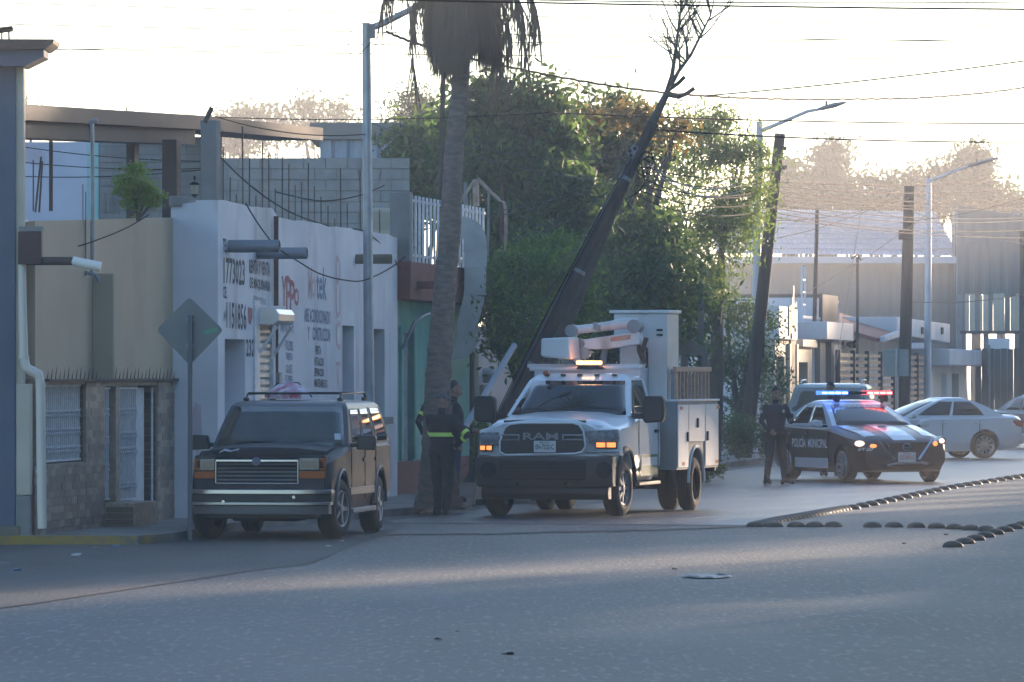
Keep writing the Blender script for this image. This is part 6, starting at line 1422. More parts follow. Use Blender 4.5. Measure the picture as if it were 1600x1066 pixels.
def tree(name, label, base, blobs, nc, nl, sig, leaf, m, seed, trunk_r=.16, group=None, droop=.2, m2=None, frac=0, limbs=8, mid=None):
    t = thing(name, label, 'tree', base, 0, group); b0 = Vector(base); r = random.Random(seed)
    pts, cc = clumps(blobs, nc, nl, sig, seed)
    pts = pts[pts[:,2] > .25]
    leaf_mesh('crown', pts - np.array(base), leaf[0], leaf[1], m, t, droop, seed, m2, frac)
    top = sum((Vector(b[0]) for b in blobs), Vector())/len(blobs); fork = b0.lerp(top, .5) if mid is None else Vector(mid)
    MB().tube([(0,0,-.05), (fork-b0)*.35+Vector((r.uniform(-.1,.1),r.uniform(-.1,.1),0)), fork-b0], [trunk_r*1.25, trunk_r, trunk_r*.75], 8).build('trunk', bark, t, smooth=50)
    mb = MB()
    for k in range(limbs):
        e = Vector(cc[r.randrange(len(cc))]) - b0; f0 = (fork-b0)*r.uniform(.75,1.0); m_ = f0.lerp(e, .5) + Vector((r.uniform(-.3,.3), r.uniform(-.3,.3), r.uniform(0,.35)))
        MB().tube([f0, m_, e], [trunk_r*.5, trunk_r*.32, .012], 6).build('limb', bark, t, smooth=50)
    return t
def gb_(px, Y): p = P(px, 600, Y); return (p.x, Y, 0.0)
# the wooded yards behind the leaning pole
tree('broadleaf_tree', 'tall dark broadleaf tree right behind the palm trunk', gb_(770,108), [px_blob(745,215,108,45,60), px_blob(800,190,108,60,48), px_blob(770,290,107,70,70), px_blob(850,230,108,50,60), px_blob(800,390,106,75,70), px_blob(880,330,107,55,70)] + [px_blob(x,y,108,9,20) for x, y in ((735,160),(752,140),(782,150),(800,135),(838,140),(862,155),(885,165),(765,165))], 400, 44, .28, (.24,.085), L_dark, 21, .2, 'yard trees', m2=L_mid, frac=.25)
tree('broadleaf_tree', 'green tree with golden dry tips left of the leaning pole top', gb_(940,116), [px_blob(905,235,116,50,60), px_blob(960,215,116,60,48), px_blob(1010,240,116,40,45), px_blob(940,330,116,80,80), px_blob(960,440,115,85,70), px_blob(885,430,115,50,70)] + [px_blob(x,y,116,10,16) for x, y in ((900,172),(930,165),(965,160),(995,175))], 380, 44, .28, (.2,.08), L_mid, 22, .22, 'yard trees', m2=L_dark, frac=.45)
tree('golden_tree', 'golden brown withering crown tops above the green trees', gb_(985,113.5), [px_blob(965,178,113.5,18,14), px_blob(1010,188,113.5,16,20), px_blob(912,188,113.5,18,14), px_blob(1050,200,113.5,12,18)], 34, 40, .22, (.16,.07), L_gold, 23, .12, 'yard trees')
tree('feathery_tree', 'feathery pale green tree between leaning pole and second lamp post', gb_(1110,124), [px_blob(1085,235,124,45,50), px_blob(1130,225,124,50,42), px_blob(1170,270,124,28,55), px_blob(1090,330,124,60,60), px_blob(1140,370,124,40,55), px_blob(1070,430,123,60,60), px_blob(1165,330,123,20,50)] + [px_blob(x,y,124,12,14) for x, y in ((1062,185),(1092,178),(1125,182),(1160,198),(1185,225),(1195,300),(1190,350))], 300, 46, .27, (.15,.045), L_light, 24, .18, 'yard trees', droop=.7, m2=L_mid, frac=.5)
tree('dark_shrub_tree', 'dark small-leaved tree hanging over the pavement behind the service truck', gb_(1150,134), [px_blob(1130,520,134,45,70), px_blob(1175,520,134,40,60), px_blob(1200,590,134,25,50), px_blob(1150,610,134,50,60), px_blob(1205,515,134,22,25), px_blob(1110,480,134,30,40)], 170, 40, .2, (.11,.055), L_dark, 25, .14, 'yard trees', m2=L_mid, frac=.3)
tree('broadleaf_tree', 'dense green tree filling the gap above the truck bucket', gb_(1000,112), [px_blob(1000,470,112,70,70), px_blob(940,510,111,60,55), px_blob(1060,500,114,50,60), px_blob(1020,390,113,60,50)], 210, 42, .3, (.2,.08), L_dark, 26, .2, 'yard trees', m2=L_mid, frac=.4)
tree('young_tree', 'young bright pinnate tree leaning over the wall behind the truck', gb_(812,97), [px_blob(800,450,96,40,50), px_blob(860,430,96,55,40), px_blob(825,520,95,60,55), px_blob(775,490,95,25,60), px_blob(885,480,96,35,50), px_blob(850,390,97,40,18)], 250, 40, .19, (.15,.05), L_mid, 27, .1, 'yard trees', droop=.5, m2=L_bright, frac=.3)
tree('broadleaf_tree', 'green tree seen left of the palm over the metal shed', gb_(655,112), [px_blob(650,250,112,32,50), px_blob(668,300,112,30,40), px_blob(630,300,112,20,35), px_blob(690,215,114,22,30)], 170, 40, .24, (.22,.08), L_mid, 28, .12, 'yard trees', m2=L_dark, frac=.4)
tree('thin_tree', 'pale feathery treetop in the sky left of the palm', gb_(645,150), [px_blob(645,175,150,25,30), px_blob(660,205,150,35,25)], 90, 40, .36, (.2,.05), L_far, 29, .12, 'far trees', droop=.5)
for k, (px, py, rx, ry, lab) in enumerate(((400,182,45,12,'pale far treetops above the terrace roof'), (500,172,48,20,'pale rounded far treetop above the metal shed'), (365,190,25,8,'low far treetop by the terrace column'))):
    tree('far_tree', lab, gb_(px,260), [px_blob(px,py,260,rx,ry), px_blob(px+10,py+25,260,rx,ry+14)], 45, 26, .42, (.38,.14), L_far, 40+k, .2, 'far trees')
far = [(1225,295,32,45),(1290,275,42,35),(1300,245,18,26),(1350,300,42,30),(1405,295,40,28),(1455,285,36,26),(1505,275,42,38),(1528,250,14,18),(1565,315,34,22),(1605,325,32,18),(1250,310,30,30)]
lab = ['far pale tree behind the second lamp post', 'far pale tree left of the third wooden pole', 'slim far treetop standing highest left of the third pole', 'far tree left of the third wooden pole above the ridge', 'far tree right behind the third wooden pole', 'far tree behind the third lamp post', 'broad far tree above the sheet screen', 'slim far treetop beside the third lamp head', 'low far tree over the sheet screen', 'low far tree at the right edge', 'far low tree over the warehouse ridge by the leaning wooden pole']
for k, (px, py, rx, ry) in enumerate(far):
    tree('far_tree', lab[k], gb_(px,270), [px_blob(px,py,270,rx,ry), px_blob(px-6,py+34,270,rx*1.1,30)], 70, 30, .42, (.40,.14), L_far, 60+k, .25, 'far trees', droop=.4)
# plant on the terrace, potted shrubs, weeds
def bush(name, label, base, blobs, nc, nl, sig, leaf, m, seed, cat='plant', **k):
    t = thing(name, label, cat, base); pts, cc = clumps(blobs, nc, nl, sig, seed, .2); leaf_mesh('foliage', pts - np.array(base), leaf[0], leaf[1], m, t, .1, seed, **k)
    for i in range(5): e = Vector(cc[i]) - Vector(base); MB().tube([(0,0,0), e*.5+Vector((.03,0,.05)), e], [.02,.014,.005], 5).build('stem', bark, t)
    return t
b = P(215, 345, 73.5); bush('terrace_plant', 'bright green sapling growing on the beige house roof', tuple(b), [px_blob(215,300,73.5,34,28,.25), px_blob(212,268,73.5,12,12,.12), px_blob(190,285,73.5,12,10,.12), px_blob(240,312,73.5,16,12,.15)], 70, 34, .06, (.075,.03), L_bright, 31)
b = G(1150, 716, .1); bush('roadside_shrub', 'scrubby shrub at the kerb below the leaning wooden pole', tuple(b), [px_blob(1150,680,126,32,32,.6), px_blob(1205,690,126,20,24,.5)], 120, 34, .14, (.09,.04), L_dark, 32, mats2=L_mid, frac=.4)
b = G(740, 790, .1); bush('kerb_weeds', 'weeds growing by the foot of the leaning pole', tuple(b), [px_blob(752,690,91,10,60,.3), px_blob(735,760,91,14,18,.3)], 60, 30, .06, (.08,.03), L_mid, 33)
b = G(860, 785, .1); bush('wall_weeds', 'low weeds at the wall seen under the service truck', tuple(b), [px_blob(800,778,95,40,14,.4), px_blob(1110,735,104,26,16,.5)], 70, 30, .07, (.07,.03), L_mid, 34)
# bare winter branches: twigs grown recursively
def twigs(mb, p, d, ln, r, depth, rr, up=.25):
    n = 3; q = p; pts = [p]
    for i in range(n):
        d = (d + Vector((rr.uniform(-.22,.22), rr.uniform(-.15,.15), rr.uniform(-.1,.16)+up*.15))).normalized(); q = q + d*ln/n; pts.append(q)
    mb.tube(pts, [r*(1-.5*i/n) for i in range(n+1)], 5)
    if depth:
        for k in range(rr.choice((2,3,3))):
            i = rr.randrange(1, n+1); dd = (d + Vector((rr.uniform(-.75,.75), rr.uniform(-.4,.4), rr.uniform(-.1,.5)))).normalized(); twigs(mb, pts[i], dd, ln*rr.uniform(.5,.8), r*.55, depth-1, rr, up)
dt = thing('dead_tree', 'bare dead tree rising past the top of the leaning pole', 'tree', (P(760,770,91.2).x, 91.2, .0))
def dq(px, py): return P(px, py, 91.2) - dt.location
MB().tube([dq(760,790), dq(880,520), dq(985,260), dq(1018,195), dq(1040,150), dq(1046,142)], [.11,.10,.085,.075,.055,.05], 8).build('trunk', bark, dt, smooth=50)
rr = random.Random(17)
for pts, r0 in ((((1040,150),(1050,118),(1055,85),(1060,45),(1064,10),(1066,-20)), .042), (((1044,142),(1060,112),(1080,85),(1095,55),(1110,25),(1118,-10)), .04), (((1042,148),(1060,152),(1072,147),(1085,138)), .042), (((1046,140),(1060,130),(1070,120)), .04)):
    q = [dq(*p) for p in pts]; MB().tube(q, [r0*(1-.75*i/(len(q)-1)) if r0 < .0421 and len(q) > 4 else r0*.9 for i in range(len(q))], 6).build('branch', bark, dt, smooth=50)
    if len(q) > 4:
        for k in range(16):
            i = rr.randrange(1, len(q)-1); s = q[i].lerp(q[i+1], rr.random()); m2 = MB(); twigs(m2, s, Vector((rr.uniform(-.9,.9), rr.uniform(-.3,.3), rr.uniform(.2,1))).normalized(), rr.uniform(.35,.8), .017, 2, rr); m2.build('twig', bark, dt)
for px, py, Y, h_, lab, sd_ in ((455,160,180,60,'bare twiggy treetop above the terrace roof at the left',3), (910,140,125,70,'thin bare stems rising above the green treetops',5), (215,172,120,48,'bare twigs standing above the maroon roof slab',9), (48,150,120,45,'bare twigs beside the blue-grey house',13), (985,150,126,40,'fine bare twigs behind the dead tree',15)):
    if px == 455: continue
    t = thing('bare_stems', lab, 'tree', (P(px,600,Y).x, Y, 0)); rr = random.Random(sd_)
    MB().tube([(0,0,0), P(px,py+h_,Y)-t.location], [.06,.03], 6).build('trunk', bark, t)
    for k in range(7): m2 = MB(); s = P(px+rr.uniform(-26,26), py+h_, Y) - t.location; twigs(m2, s, Vector((rr.uniform(-.25,.25),0,1)), h_*Y/F*rr.uniform(.7,1.1), .014, 2, rr, .4); m2.build('stem', bark, t)
# ---------------------------------------------------------------- palm
pb = G(688, 792, .1); pm = thing('palm_tree', 'tall fan palm with a thick skirt of dead fronds', 'palm', (pb.x, pb.y, .1)); PY = pb.y
def pp(px, py): return P(px, py, PY) - pm.location
tb = mat('palm_trunk', (.20,.155,.13), (.11,.085,.07), 5, .95, 1.0, 14, stretch=(1,1,3.5), c3=(.22,.18,.15), s3=9, st3=(1,1,2))
cl = [(686,795,42),(685,770,33),(684,720,27),(684,660,23),(684,600,20.5),(688,540,19.5),(694,460,18),(702,380,17),(706,300,16),(709,240,15),(718,150,14),(723,60,14),(726,-60,13)]
rings = []; rr = random.Random(2)
for a, b in zip(cl[:-1], cl[1:]):
    for k in range(9):
        q = k/9; x, y, w_ = [a[i]+(b[i]-a[i])*q for i in range(3)]; c_ = pp(x, y); r0 = w_*PY/F*rr.choice((1.04,1.0,.97,.985))
        rings.append([(c_.x+r0*math.cos(t_)*rr.uniform(.96,1.03), c_.y+r0*math.sin(t_)*rr.uniform(.96,1.03), c_.z+rr.uniform(-.02,.02)) for t_ in [2*math.pi*i/20 for i in range(20)]])
MB().rings(rings).build('trunk', tb, pm, smooth=70)
r = np.random.default_rng(4); N_ = 9000
top = pp(724,-40); 
ang = r.uniform(0, 2*math.pi, N_); z0 = r.uniform(0, 1, N_); kpx = PY/F
# each strand: hangs from the upper trunk, length falls short or long at random
ztop = np.array([pp(0, -70 + 120*q).z for q in z0]); edge = 96 + 22*np.sin(3*ang+1) - 75*np.abs(r.normal(0,.45,N_)) + 26*r.random(N_)**3; zbot = np.minimum(ztop-.2, np.array([pp(0, e).z for e in edge]))
rad = (r.uniform(.2,1.0,N_)**.5)*.66
rad_b = rad*(1.02-.34*np.clip((ztop-zbot)/2.5,0,1)); cx = top.x; 
A = np.stack([cx+rad*.82*np.cos(ang), top.y+rad*.82*np.sin(ang), ztop], 1); B = np.stack([cx-.02+rad_b*np.cos(ang+r.normal(0,.05,N_)), top.y+rad_b*np.sin(ang), zbot], 1)
Wd = r.uniform(.006,.016,N_)[:,None]; tn = np.stack([-np.sin(ang), np.cos(ang), np.zeros(N_)], 1)*Wd
V4 = np.stack([A-tn, A+tn, B+tn*.25, B-tn*.25], 1).reshape(-1,3)
me = bpy.data.meshes.new('frond_skirt'); me.from_pydata(V4.tolist(), [], [tuple(range(4*i,4*i+4)) for i in range(N_)]); me.materials.append(L_dry); o = bpy.data.objects.new('frond_skirt', me); COL.objects.link(o); o.parent = pm; o['kind'] = 'stuff'
def hanging(pts, n, spread, seed, wd=.012, ln=(.3,.9)):
    rr = random.Random(seed); q = [pp(*p) for p in pts]; m2 = MB(); m2.tube(q, [.022 - .016*i/(len(q)-1) for i in range(len(q))], 5)
    for k in range(n):
        i = rr.randrange(len(q)-1); s = q[i].lerp(q[i+1], rr.random()); d = Vector((rr.uniform(-spread,spread), rr.uniform(-.2,.2), -1)).normalized()*rr.uniform(*ln); e = s+d; t_ = Vector((wd,0,0)); m2.add([s-t_, s+t_, e+t_*.2, e-t_*.2], [(0,1,2,3)])
    m2.build('dead_frond', L_dry, pm)
for k, (pts, n) in enumerate(((((724,-60),(680,-40),(640,-30),(605,-12),(596,10)), 70), (((724,-60),(690,-40),(650,0),(643,45),(646,95),(647,120)), 40), (((724,-60),(770,-35),(800,-10),(818,25),(815,60)), 80), (((724,-60),(790,-45),(825,-20),(838,15),(840,28)), 70), (((724,-60),(760,0),(790,40),(800,60),(790,90),(777,125)), 45), (((724,-60),(700,-50),(668,-30),(650,0),(640,25)), 60), (((724,-60),(775,-20),(795,30),(783,70),(770,105)), 60), (((724,-60),(780,-40),(810,0),(832,45),(818,95)), 30))): hanging(pts, n, .22, 100+k)
for k in range(20):   # live fan leaves of the crown, above the frame
    a = 2*math.pi*k/20; el = (.15,.5,.9,1.2)[k % 4]; s = pp(726,-70); d = Vector((math.cos(a)*math.cos(el), math.sin(a)*math.cos(el), math.sin(el))); e = s + d*1.5; m2 = MB().tube([s, s.lerp(e,.5)+Vector((0,0,.08)), e], [.03,.025,.015], 5)
    sd_ = d.cross(Vector((0,0,1))).normalized(); u2 = sd_.cross(d)
    for j in range(17):
        b_ = math.pi*(j-8)/8*.62; f = (d*math.cos(b_) + sd_*math.sin(b_)).normalized(); t_ = f.cross(u2)*.035; z1 = e + f*1.0 - Vector((0,0,.18)); m2.add([e-t_*.4, e+t_*.4, e+f*.6+t_, z1, e+f*.6-t_], [(0,1,2,3,4)])
    m2.build('fan_leaf', L_mid, pm)

# unseen trees added beyond the right edge; crowns and gaps shaped to dapple the street
st0 = thing('shade_tree', 'x', 'tree', (0,0,0)); r_ = np.random.default_rng(77)
u = r_.normal(size=(1500,3)); u /= np.linalg.norm(u, axis=1)[:,None]; pts = u*(r_.random(1500)**.4)[:,None]
leaf_mesh('crown', pts, .17, .10, L_mid, st0, .2, 77); MB().tube([(0,0,-3.2),(.02,0,-1.4),(0,.02,0)], [.07,.055,.03], 8).build('trunk', bark, st0, smooth=50)
def shade_tree(d, zb, zt, rad, k):
    o = st0 if k == 0 else copy_tree(st0); hz_ = (zt-zb)/2; zc = (zt+zb)/2; o.location = (3.5+.151*d-1.9, d, zc); o.scale = (rad, rad, hz_); o.rotation_euler = (0,0,k*1.3)
    tag(o, 'unseen tree added on the far pavement to shade the street', 'tree', 'unseen trees added for shade')
    for c_ in o.children:
        if c_.name.startswith('trunk'): c_.scale = (1, 1, zc/(3.2*hz_))
rows = [(10+6*i, 2.0, 11, 3.6) for i in range(6)] + [(45,2.0,11,3.4),(50,2.0,11,3.4),(55,2.0,11,3.4),(60,2.0,11,3.4),(64.5,2.0,10,3.2),(74,2.0,10,3.2),(78.5,2.0,10,3.2),(97.5,2.2,11,3.2),(101.5,2.4,11.5,3.6)]
rows += [(106,4.6,12.3,4.2),(111,4.6,12.5,4.2),(115.5,4.8,12.2,4.0),(120,7.4,13.8,4.2),(125,4.8,13.8,4.2),(130,4.6,13.6,4.4),(136,4.6,13.4,4.4),(142,4.6,10.5,4.4),(148,4.0,9.3,4.4),(154,4.0,9.2,4.4),(161,3.6,9.3,4.6),(168,3.4,9.0,4.6),(175,3.4,9.2,4.6),(182,3.2,9.0,4.6)] + [(206+8*i,2.6,11,5) for i in range(8)]
for k, r5 in enumerate(rows): shade_tree(*r5, k)
# ================================================================ POLES, LAMPS, SIGNS, CABLES
def pole_tube(root, a, b, r0, r1, m, name='pole', n=14, k=8):
    a, b = Vector(a)-root.location, Vector(b)-root.location; MB().tube([a.lerp(b, i/k) for i in range(k+1)], [r0+(r1-r0)*i/k for i in range(k+1)], n).build(name, m, root, smooth=60)
# leaning utility pole
a = P(727, 775, 89.6); b = P(1021, 192, 90.2)
lp_ = thing('leaning_utility_pole', 'dark wooden utility pole leaning far over the service truck', 'utility pole', a)
pole_tube(lp_, a - (b-a)*.06, b, .135, .088, M['wood_pole'])
def q_(px, py, Y=89.9): return P(px, py, Y) - lp_.location
o = MB().add([q_(*p, 89.6) for p in ((979,240),(989,226),(998,231),(988,249))] + [q_(*p, 89.9) for p in ((979,240),(989,226),(998,231),(988,249))], [(0,1,2,3),(7,6,5,4),(0,4,5,1),(1,5,6,2),(2,6,7,3),(3,7,4,0)])  .build('junction_box', M['galv_d'], lp_, bevel=.01)
for px, py in ((984,236),(992,232),(986,243)): c0 = q_(px,py,89.58); MB().lathe([(c0.y-.02,.03),(c0.y+.02,.03)], 10, 'y', (c0.x,0,c0.z)).build('terminal', M['dark'], lp_)
for s, (px, py) in enumerate(((1010,250),(1013,258),(1006,262))):
    c0 = q_(px, py, 89.7); MB().tube([c0 + Vector((.11*math.cos(t), .02*s, .13*math.sin(t))) for t in [2*math.pi*i/16 for i in range(17)]], .010, 6).build('cable_coil', M['wire'], lp_)
for k in range(7):
    t0 = .80+.02*k; rr = random.Random(k); off = Vector((-.12+.012*k, -.14, .06)); A_ = Vector(a).lerp(Vector(b), .08+.03*k)-lp_.location+off; B_ = Vector(a).lerp(Vector(b), t0)-lp_.location+off*.8
    MB().tube([A_, A_.lerp(B_,.5)+Vector((-.05*rr.random(),0,.0)), B_], .009, 5).build('strapped_cable', M['wire_g'] if k % 2 else M['wire'], lp_)
for t in (.35, .6, .85): p = Vector(a).lerp(Vector(b), t); d = (Vector(b)-Vector(a)).normalized(); MB().tube([p-lp_.location-d*.03, p-lp_.location+d*.03], .135-.047*t+.005, 14).build('strap', M['galv_d'], lp_)
MB().tube([q_(1004,268), q_(1008,285), q_(998,300), q_(978,312), q_(985,325)], .012, 5).build('loose_cable', M['wire'], lp_)
# guy guard
ga, gb2 = P(700, 712, 86.0), P(803, 541, 88.6)
gg = thing('guy_guard', 'grey plastic guy-wire sleeve slanting up beside the workers', 'guy guard', ga)
pole_tube(gg, ga, gb2, .052, .048, mat('guy_grey', (.28,.30,.34), (.22,.24,.27), 3, .5), 'sleeve'); MB().tube([gb2-ga, P(1002,230,90)-ga], .007, 5).build('guy_wire', M['wire_g'], gg); MB().ball(tuple(gb2-ga), .052).build('sleeve_cap', mat('guy_grey', (1,1,1)), gg)
# street lamps
def lamp(label, base, top, r0, r1, arm, head, m, name='street_lamp'):
    t = thing(name, label, 'street lamp', base); pole_tube(t, base, top, r0, r1, m); tl = Vector(top)-t.location
    q = [Vector(p)-t.location for p in arm]; MB().tube(q, [.055-.015*i/(len(q)-1) for i in range(len(q))], 10).build('arm', m, t, smooth=60)
    if head:
        h0, h1 = Vector(head[0])-t.location, Vector(head[1])-t.location; d = h1-h0
        MB().tube([h0, h0+d*.15, h0+d*.6, h1], [.05,.11,.13,.05], 10, flat=.5).build('lamp_head', M['galv_d'], t, smooth=60); MB().lathe([(0,.03),(.12,.03)], 8, 'z', tuple(h0+d*.3+Vector((0,0,.04)))).build('photocell', M['dark'], t)
    for z in (.25,): MB().box(-.16, .16, -.16, .16, -.02, .03).build('base_plate', m, t)
    return t
Y1 = 84.6; bx = P(578, 700, Y1)
l1 = lamp('tall galvanised street lamp post in front of the white workshop', (bx.x, Y1, .1), tuple(P(572.5,36,Y1)), .085, .062, [P(574,46,Y1), P(600,36,Y1), P(640,16,Y1), P(672,0,Y1), P(720,-18,Y1)], (P(720,-18,Y1), P(775,-26,Y1)), M['galv'])
MB().box(-.05, .09, -.06, .06, P(0,60,Y1).z-.1, P(0,38,Y1).z-.1).build('arm_bracket', M['galv_d'], l1).location = (P(577,50,Y1).x-bx.x, 0, 0)
Y2 = 138.0; bx = P(1176, 640, Y2)
lamp('white-based street lamp beside the second leaning wooden pole', (bx.x, Y2, .1), tuple(P(1187,190,Y2)), .12, .08, [P(1188,205,Y2), P(1220,192,Y2), P(1262,174,Y2), P(1280,171,Y2)], (P(1278,171,Y2), P(1322,160,Y2)), mat('lamp_pale', (.46,.47,.52), (.38,.39,.43), 2, .5, metal=.2))
Y3 = 186.0; bx = P(1449, 640, Y3)
lamp('far street lamp beside the third wooden pole', (bx.x, Y3, .1), tuple(P(1451,278,Y3)), .13, .09, [P(1452,284,Y3), P(1480,272,Y3), P(1515,259,Y3)], (P(1512,260,Y3), P(1560,247,Y3)), mat('lamp_pale', (1,1,1)))
# wooden poles
def wpole(label, px0, py0, px1, py1, Y, r0, r1, extra=None):
    a, b = P(px0, py0, Y), P(px1, py1, Y); a.z = .05; t = thing('utility_pole', label, 'utility pole', a); pole_tube(t, a, b, r0, r1, M['wood_pole']); return t, (lambda px, py, dy=0: P(px, py, Y+dy) - t.location)
t, q = wpole('second wooden pole, leaning slightly, by the standing officer', 1163, 715, 1219, 209, 130, .17, .12)
for py in (232, 262): MB().box(q(1222,py).x-.02, q(1229,py).x, -.12, .12, q(0,py+3).z, q(0,py-3).z).build('insulator', M['dark'], t)
MB().tube([q(1207,285), q(1198,450), q(1192,560)], .02, 5).build('riser_cable', M['wire'], t)
t, q = wpole('third wooden pole with a black cable box behind the police car', 1411, 650, 1421, 291, 170, .20, .16)
MB().box(q(1403,0).x, q(1424,0).x, -.35, -.2, q(0,375).z, q(0,360).z).build('cable_box', M['dark'], t, bevel=.03); MB().tube([q(1421,300), q(1415,340), q(1417,380)], .08, 6).build('cable_loop', M['wire'], t)
t, q = wpole('far wooden pole at the right edge of the picture', 1601, 640, 1600, 360, 200, .2, .15)
t, q = wpole('thin rusty pole standing above the low cream house', 1268, 600, 1277, 326, 158, .07, .05)
t, q = wpole('slim mast behind the palm trunk', 676, 400, 693, 115, 106, .06, .045)
MB().ball(tuple(q(694,114)), (.06,.05,.05)).build('mast_cap', M['rust'], t); MB().tube([q(684,150), q(698,153)], .02, 5).build('cross_bar', M['rust'], t)
t, q = wpole('thin mast on the white house roof', 1339, 520, 1340, 402, 172, .05, .04); MB().tube([q(1330,404), q(1340,398), q(1345,406)], .03, 5).build('mast_head', M['dark'], t)
# diamond sign seen from behind
sg = thing('diamond_sign', 'back of a grey diamond traffic sign on a dark post', 'traffic sign', tuple(G(297, 845, .1))); YS = sg.location.y
def s_(px, py, dy=0): return P(px, py, YS+dy) - sg.location
MB().box(-.028, .028, -.03, .03, 0, s_(296,492).z).build('post', mat('post_dark', (.05,.06,.08), rough=.5), sg, bevel=.006)
cn = [(296,464),(349,516),(296,571),(244,515)]; pts = []
for i in range(4):
    a, b, c_ = Vector(cn[i]), Vector(cn[i-1]), Vector(cn[(i+1) % 4])
    p0, p1 = a+(b-a).normalized()*7, a+(c_-a).normalized()*7
    for t_ in (0,.25,.5,.75,1): u = p0.lerp(a, t_).lerp(a.lerp(p1, t_), t_); pts.append(s_(u.x, u.y))
pts = pts
dpl = MB().prism([(p.x, p.z) for p in pts], 'y', .034, .040).build('plate', mat('sign_back', (.12,.13,.135), (.10,.11,.115), 3, .5), sg)
MB().add([s_(*p)+Vector((0,.031,0)) for p in ((318,517),(339,511),(340,517),(319,524))], [(0,1,2,3)]).build('sticker', mat('sticker_green', (.05,.22,.14), rough=.5), sg, fix=False)
for py in (500, 540): MB().box(-.05, .05, .028, .034, s_(0,py).z-.02, s_(0,py).z+.02).build('clamp', M['galv_d'], sg)
# square sign from behind, further up
Yq = 150.0; p = P(1401, 640, Yq); s2 = thing('square_sign', 'back of a weathered square sign before the slatted gate', 'traffic sign', (p.x, Yq, .1))
w0 = P(1380,588,Yq)-s2.location; w1 = P(1420,546,Yq)-s2.location; MB().box(w0.x, w1.x, .05, .06, w0.z, w1.z).build('plate', mat('sign_speckle', (.30,.34,.34), (.22,.25,.25), 30, .5, metal=.3), s2); MB().tube([(0,0,0), (0,0,w1.z+.05)], .045, 8).build('post', M['galv'], s2)
# ---------------------------------------------------------------- overhead cables
M['cable_pale'] = mat('cable_pale', (.30,.30,.30), rough=.9, spec=.1)
def cable(label, pts, r=.011, m=None, sub=10, twist=0):
    """pts: (px, py, Y) control points joined by a smooth curve"""
    Q = [P(*p) for p in pts]; out = []
    for i in range(len(Q)-1):
        p0, p1, p2, p3 = Q[max(i-1,0)], Q[i], Q[i+1], Q[min(i+2,len(Q)-1)]
        for k in range(sub):
            t = k/sub; out.append(.5*((2*p1)+(p2-p0)*t+(2*p0-5*p1+4*p2-p3)*t*t+(3*p1-p0-3*p2+p3)*t**3))
    out.append(Q[-1]); o0 = out[0].copy()
    if twist: out = [p + Vector((0,0,.008*math.sin(i*2.2))) for i, p in enumerate(out)]
    o = MB().tube([p-o0 for p in out], r, 5).build('overhead_cable', m or M['wire'], None, smooth=60); o.location = o0; tag(o, label, 'cable', 'overhead cables')
def sagline(x0, y0, x1, y1, Y0, Y1_, sag, n=6): return [(x0+(x1-x0)*i/n, y0+(y1-y0)*i/n + sag*4*(i/n)*(1-i/n), Y0+(Y1_-Y0)*i/n) for i in range(n+1)]
cable('dark cable crossing the whole sky just below the top edge', sagline(380,-6,1640,15,62,64,3), .011)
cable('thin cable rising out of the top edge right of the palm', sagline(820,0,1640,3,70,80,3), .009)
for k, (y0, y1, sg_, lab) in enumerate(((4,42,2,'faint thin cable across the upper sky, topmost at the left'), (37,66,3,'faint thin cable across the sky, second from the top at the left'), (80,62,-4,'faint thin cable crossing behind the palm skirt'), (75,93,3,'faint thin cable across the sky, lowest at the left'))):
    cable(lab, sagline(-30,y0,1640,y1,110,120,sg_), .010)
cable('heavy twisted cable hanging from the near street lamp to the right edge', [(604,50,84.6),(650,68,86),(720,88,90),(850,116,96),(980,138,102),(1100,150,110),(1220,155,118),(1340,155,125),(1440,153,130),(1540,145,136),(1620,134,140)], .021, None, 14, 1)
cable('straight cable from the twisted cable up to the right edge', sagline(1100,150,1640,90,110,110,4), .015)
cable('loose cable looping at the near street lamp head', [(604,50,84.6),(585,62,84.5),(556,88,84.5),(545,75,84.5),(550,45,84.5),(568,36,84.5)], .006)
cable('dark cable passing behind the near street lamp toward the trees', sagline(330,183,860,176,100,104,7), .010)
cable('dark cable from the treetops to the right edge under the twisted cable', sagline(860,176,1640,193,104,125,5), .015)
cable('dark cable from the leaning pole top to the right edge', sagline(1020,203,1640,222,92,125,6), .015)
cable('thin cable from the leaning pole to the second lamp post', sagline(1020,180,1190,182,92,138,6), .008)
names = ['uppermost', 'second', 'third', 'fourth', 'fifth', 'sixth', 'seventh', 'eighth', 'lowest']
for k in range(9):
    y0 = 262+7*k; y1 = 268+11*k+(k % 3)*4
    cable('%s of the bundled cables running right from the second wooden pole' % names[k], sagline(1212,y0+22,1640,y1+8,130,205,9+2*(k % 4)), .014)
for k in range(6):
    cable('%s of the cables slung between the leaning pole and the second wooden pole' % names[k], sagline(1012-3*k,262+9*k,1214,268+11*k,90,130,14+4*(k % 3)), .010)
cable('white drop cable sagging right from the leaning pole', [(1016,256,89.6),(1035,272,91),(1065,288,95),(1100,296,99),(1130,294,104),(1150,289,108)], .013, M['cable_pale'])
cable('second white drop cable sagging lower from the leaning pole', [(1014,258,89.6),(1040,282,91),(1080,303,95),(1120,308,100),(1165,296,108)], .011, M['cable_pale'])
for k, (a, b, lab) in enumerate((((986,246),(700,218),'pale cable from the junction box to the palm'), ((980,255),(770,330),'pale cable from the leaning pole down to the pipe arch'), ((972,268),(760,338),'grey cable just below the pale cable to the pipe arch'), ((950,300),(800,370),'thin cable sagging into the young tree'), ((960,285),(560,185),'thin grey cable from the leaning pole toward the lamp post'))):
    cable(lab, sagline(*a, *b, 89.6, 95 if k else 87, 14), .008, M['wire_g'])
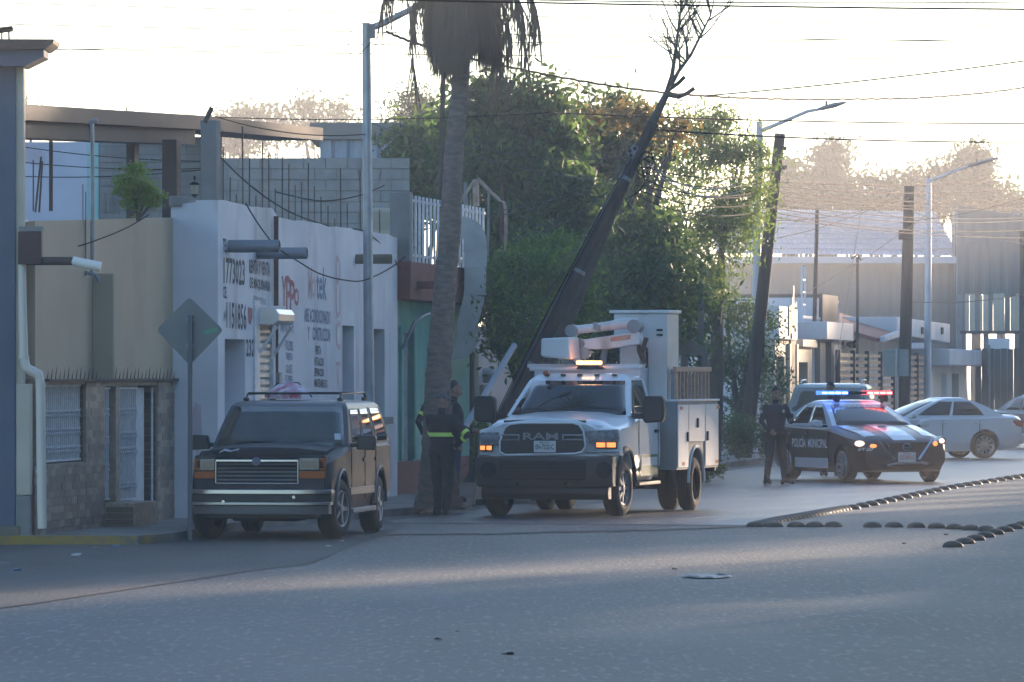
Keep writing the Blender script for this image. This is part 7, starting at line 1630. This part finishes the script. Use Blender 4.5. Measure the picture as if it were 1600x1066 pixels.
cable('black cable dipping across the lettered wall to the lamp post', [(384,318,76.5),(405,352,77),(432,386,78),(465,408,79),(500,428,80.5),(540,438,82),(572,437,84),(620,412,89),(660,372,92)], .010)
cable('black cable slanting down over the workshop spouts to the green house', [(330,230,77),(385,285,79),(450,330,82),(520,355,85),(570,362,87),(610,398,89.5),(640,440,90.5),(690,470,93)], .010)
cable('thin cable sagging above the workshop roof', [(430,300,84),(500,314,86),(560,306,88),(600,290,90)], .009)
cable('thin cable drooping across the beige wall', [(70,392,70.2),(120,385,70.5),(160,372,71),(200,355,71.5),(232,336,72)], .008)
for k, (y0, y1, lab) in enumerate(((230,252,'upper thin cable under the terrace roof'), (254,262,'middle thin cable under the terrace roof'), (276,262,'lower thin cable under the terrace roof'))): cable(lab, sagline(38,y0,345,y1,79,82,6), .007)
cable('cable sagging from the terrace bracket to the lamp post', sagline(336,182,572,210,76.5,84.6,12), .008)
for k, (a, b, lab) in enumerate((((1236,470),(1470,318),'pale stay wire crossing the warehouse from its lower left'), ((1300,600),(1345,330),'thin pale wire rising over the brown tower'), ((1212,345),(1420,310),'thin dark wire before the warehouse roof'), ((1215,372),(1420,300),'thin dark wire crossing the warehouse roof lower down'), ((1425,330),(1640,388),'pale cable sagging right from the third wooden pole'), ((1210,262),(1424,345),'pale cable falling from the second to the third wooden pole'), ((1425,345),(1640,295),'dark wire rising right from the third wooden pole'), ((1424,472),(1640,452),'thin pale wire before the sheet screen'))):
    cable(lab, sagline(*a, *b, 150, 165, 8), .010, M['wire_g'] if k in (0,1,4,5,7) else None)
# ================================================================ HAZE
hz = MB().box(-950, 950, -80, 1760, -1.1, 24).build('haze', mat('unused', (1,1,1))); hz['kind'] = 'stuff'
hm = bpy.data.materials.new('haze'); hm.use_nodes = True; n = hm.node_tree.nodes; n.remove(n['Principled BSDF'])
pv = n.new('ShaderNodeVolumePrincipled'); pv.inputs['Color'].default_value = (.93,.94,1.0,1); pv.inputs['Density'].default_value = HAZE_D; pv.inputs['Anisotropy'].default_value = .45
hm.node_tree.links.new(pv.outputs[0], n['Material Output'].inputs['Volume']); hz.data.materials.clear(); hz.data.materials.append(hm)
hz.visible_shadow = True
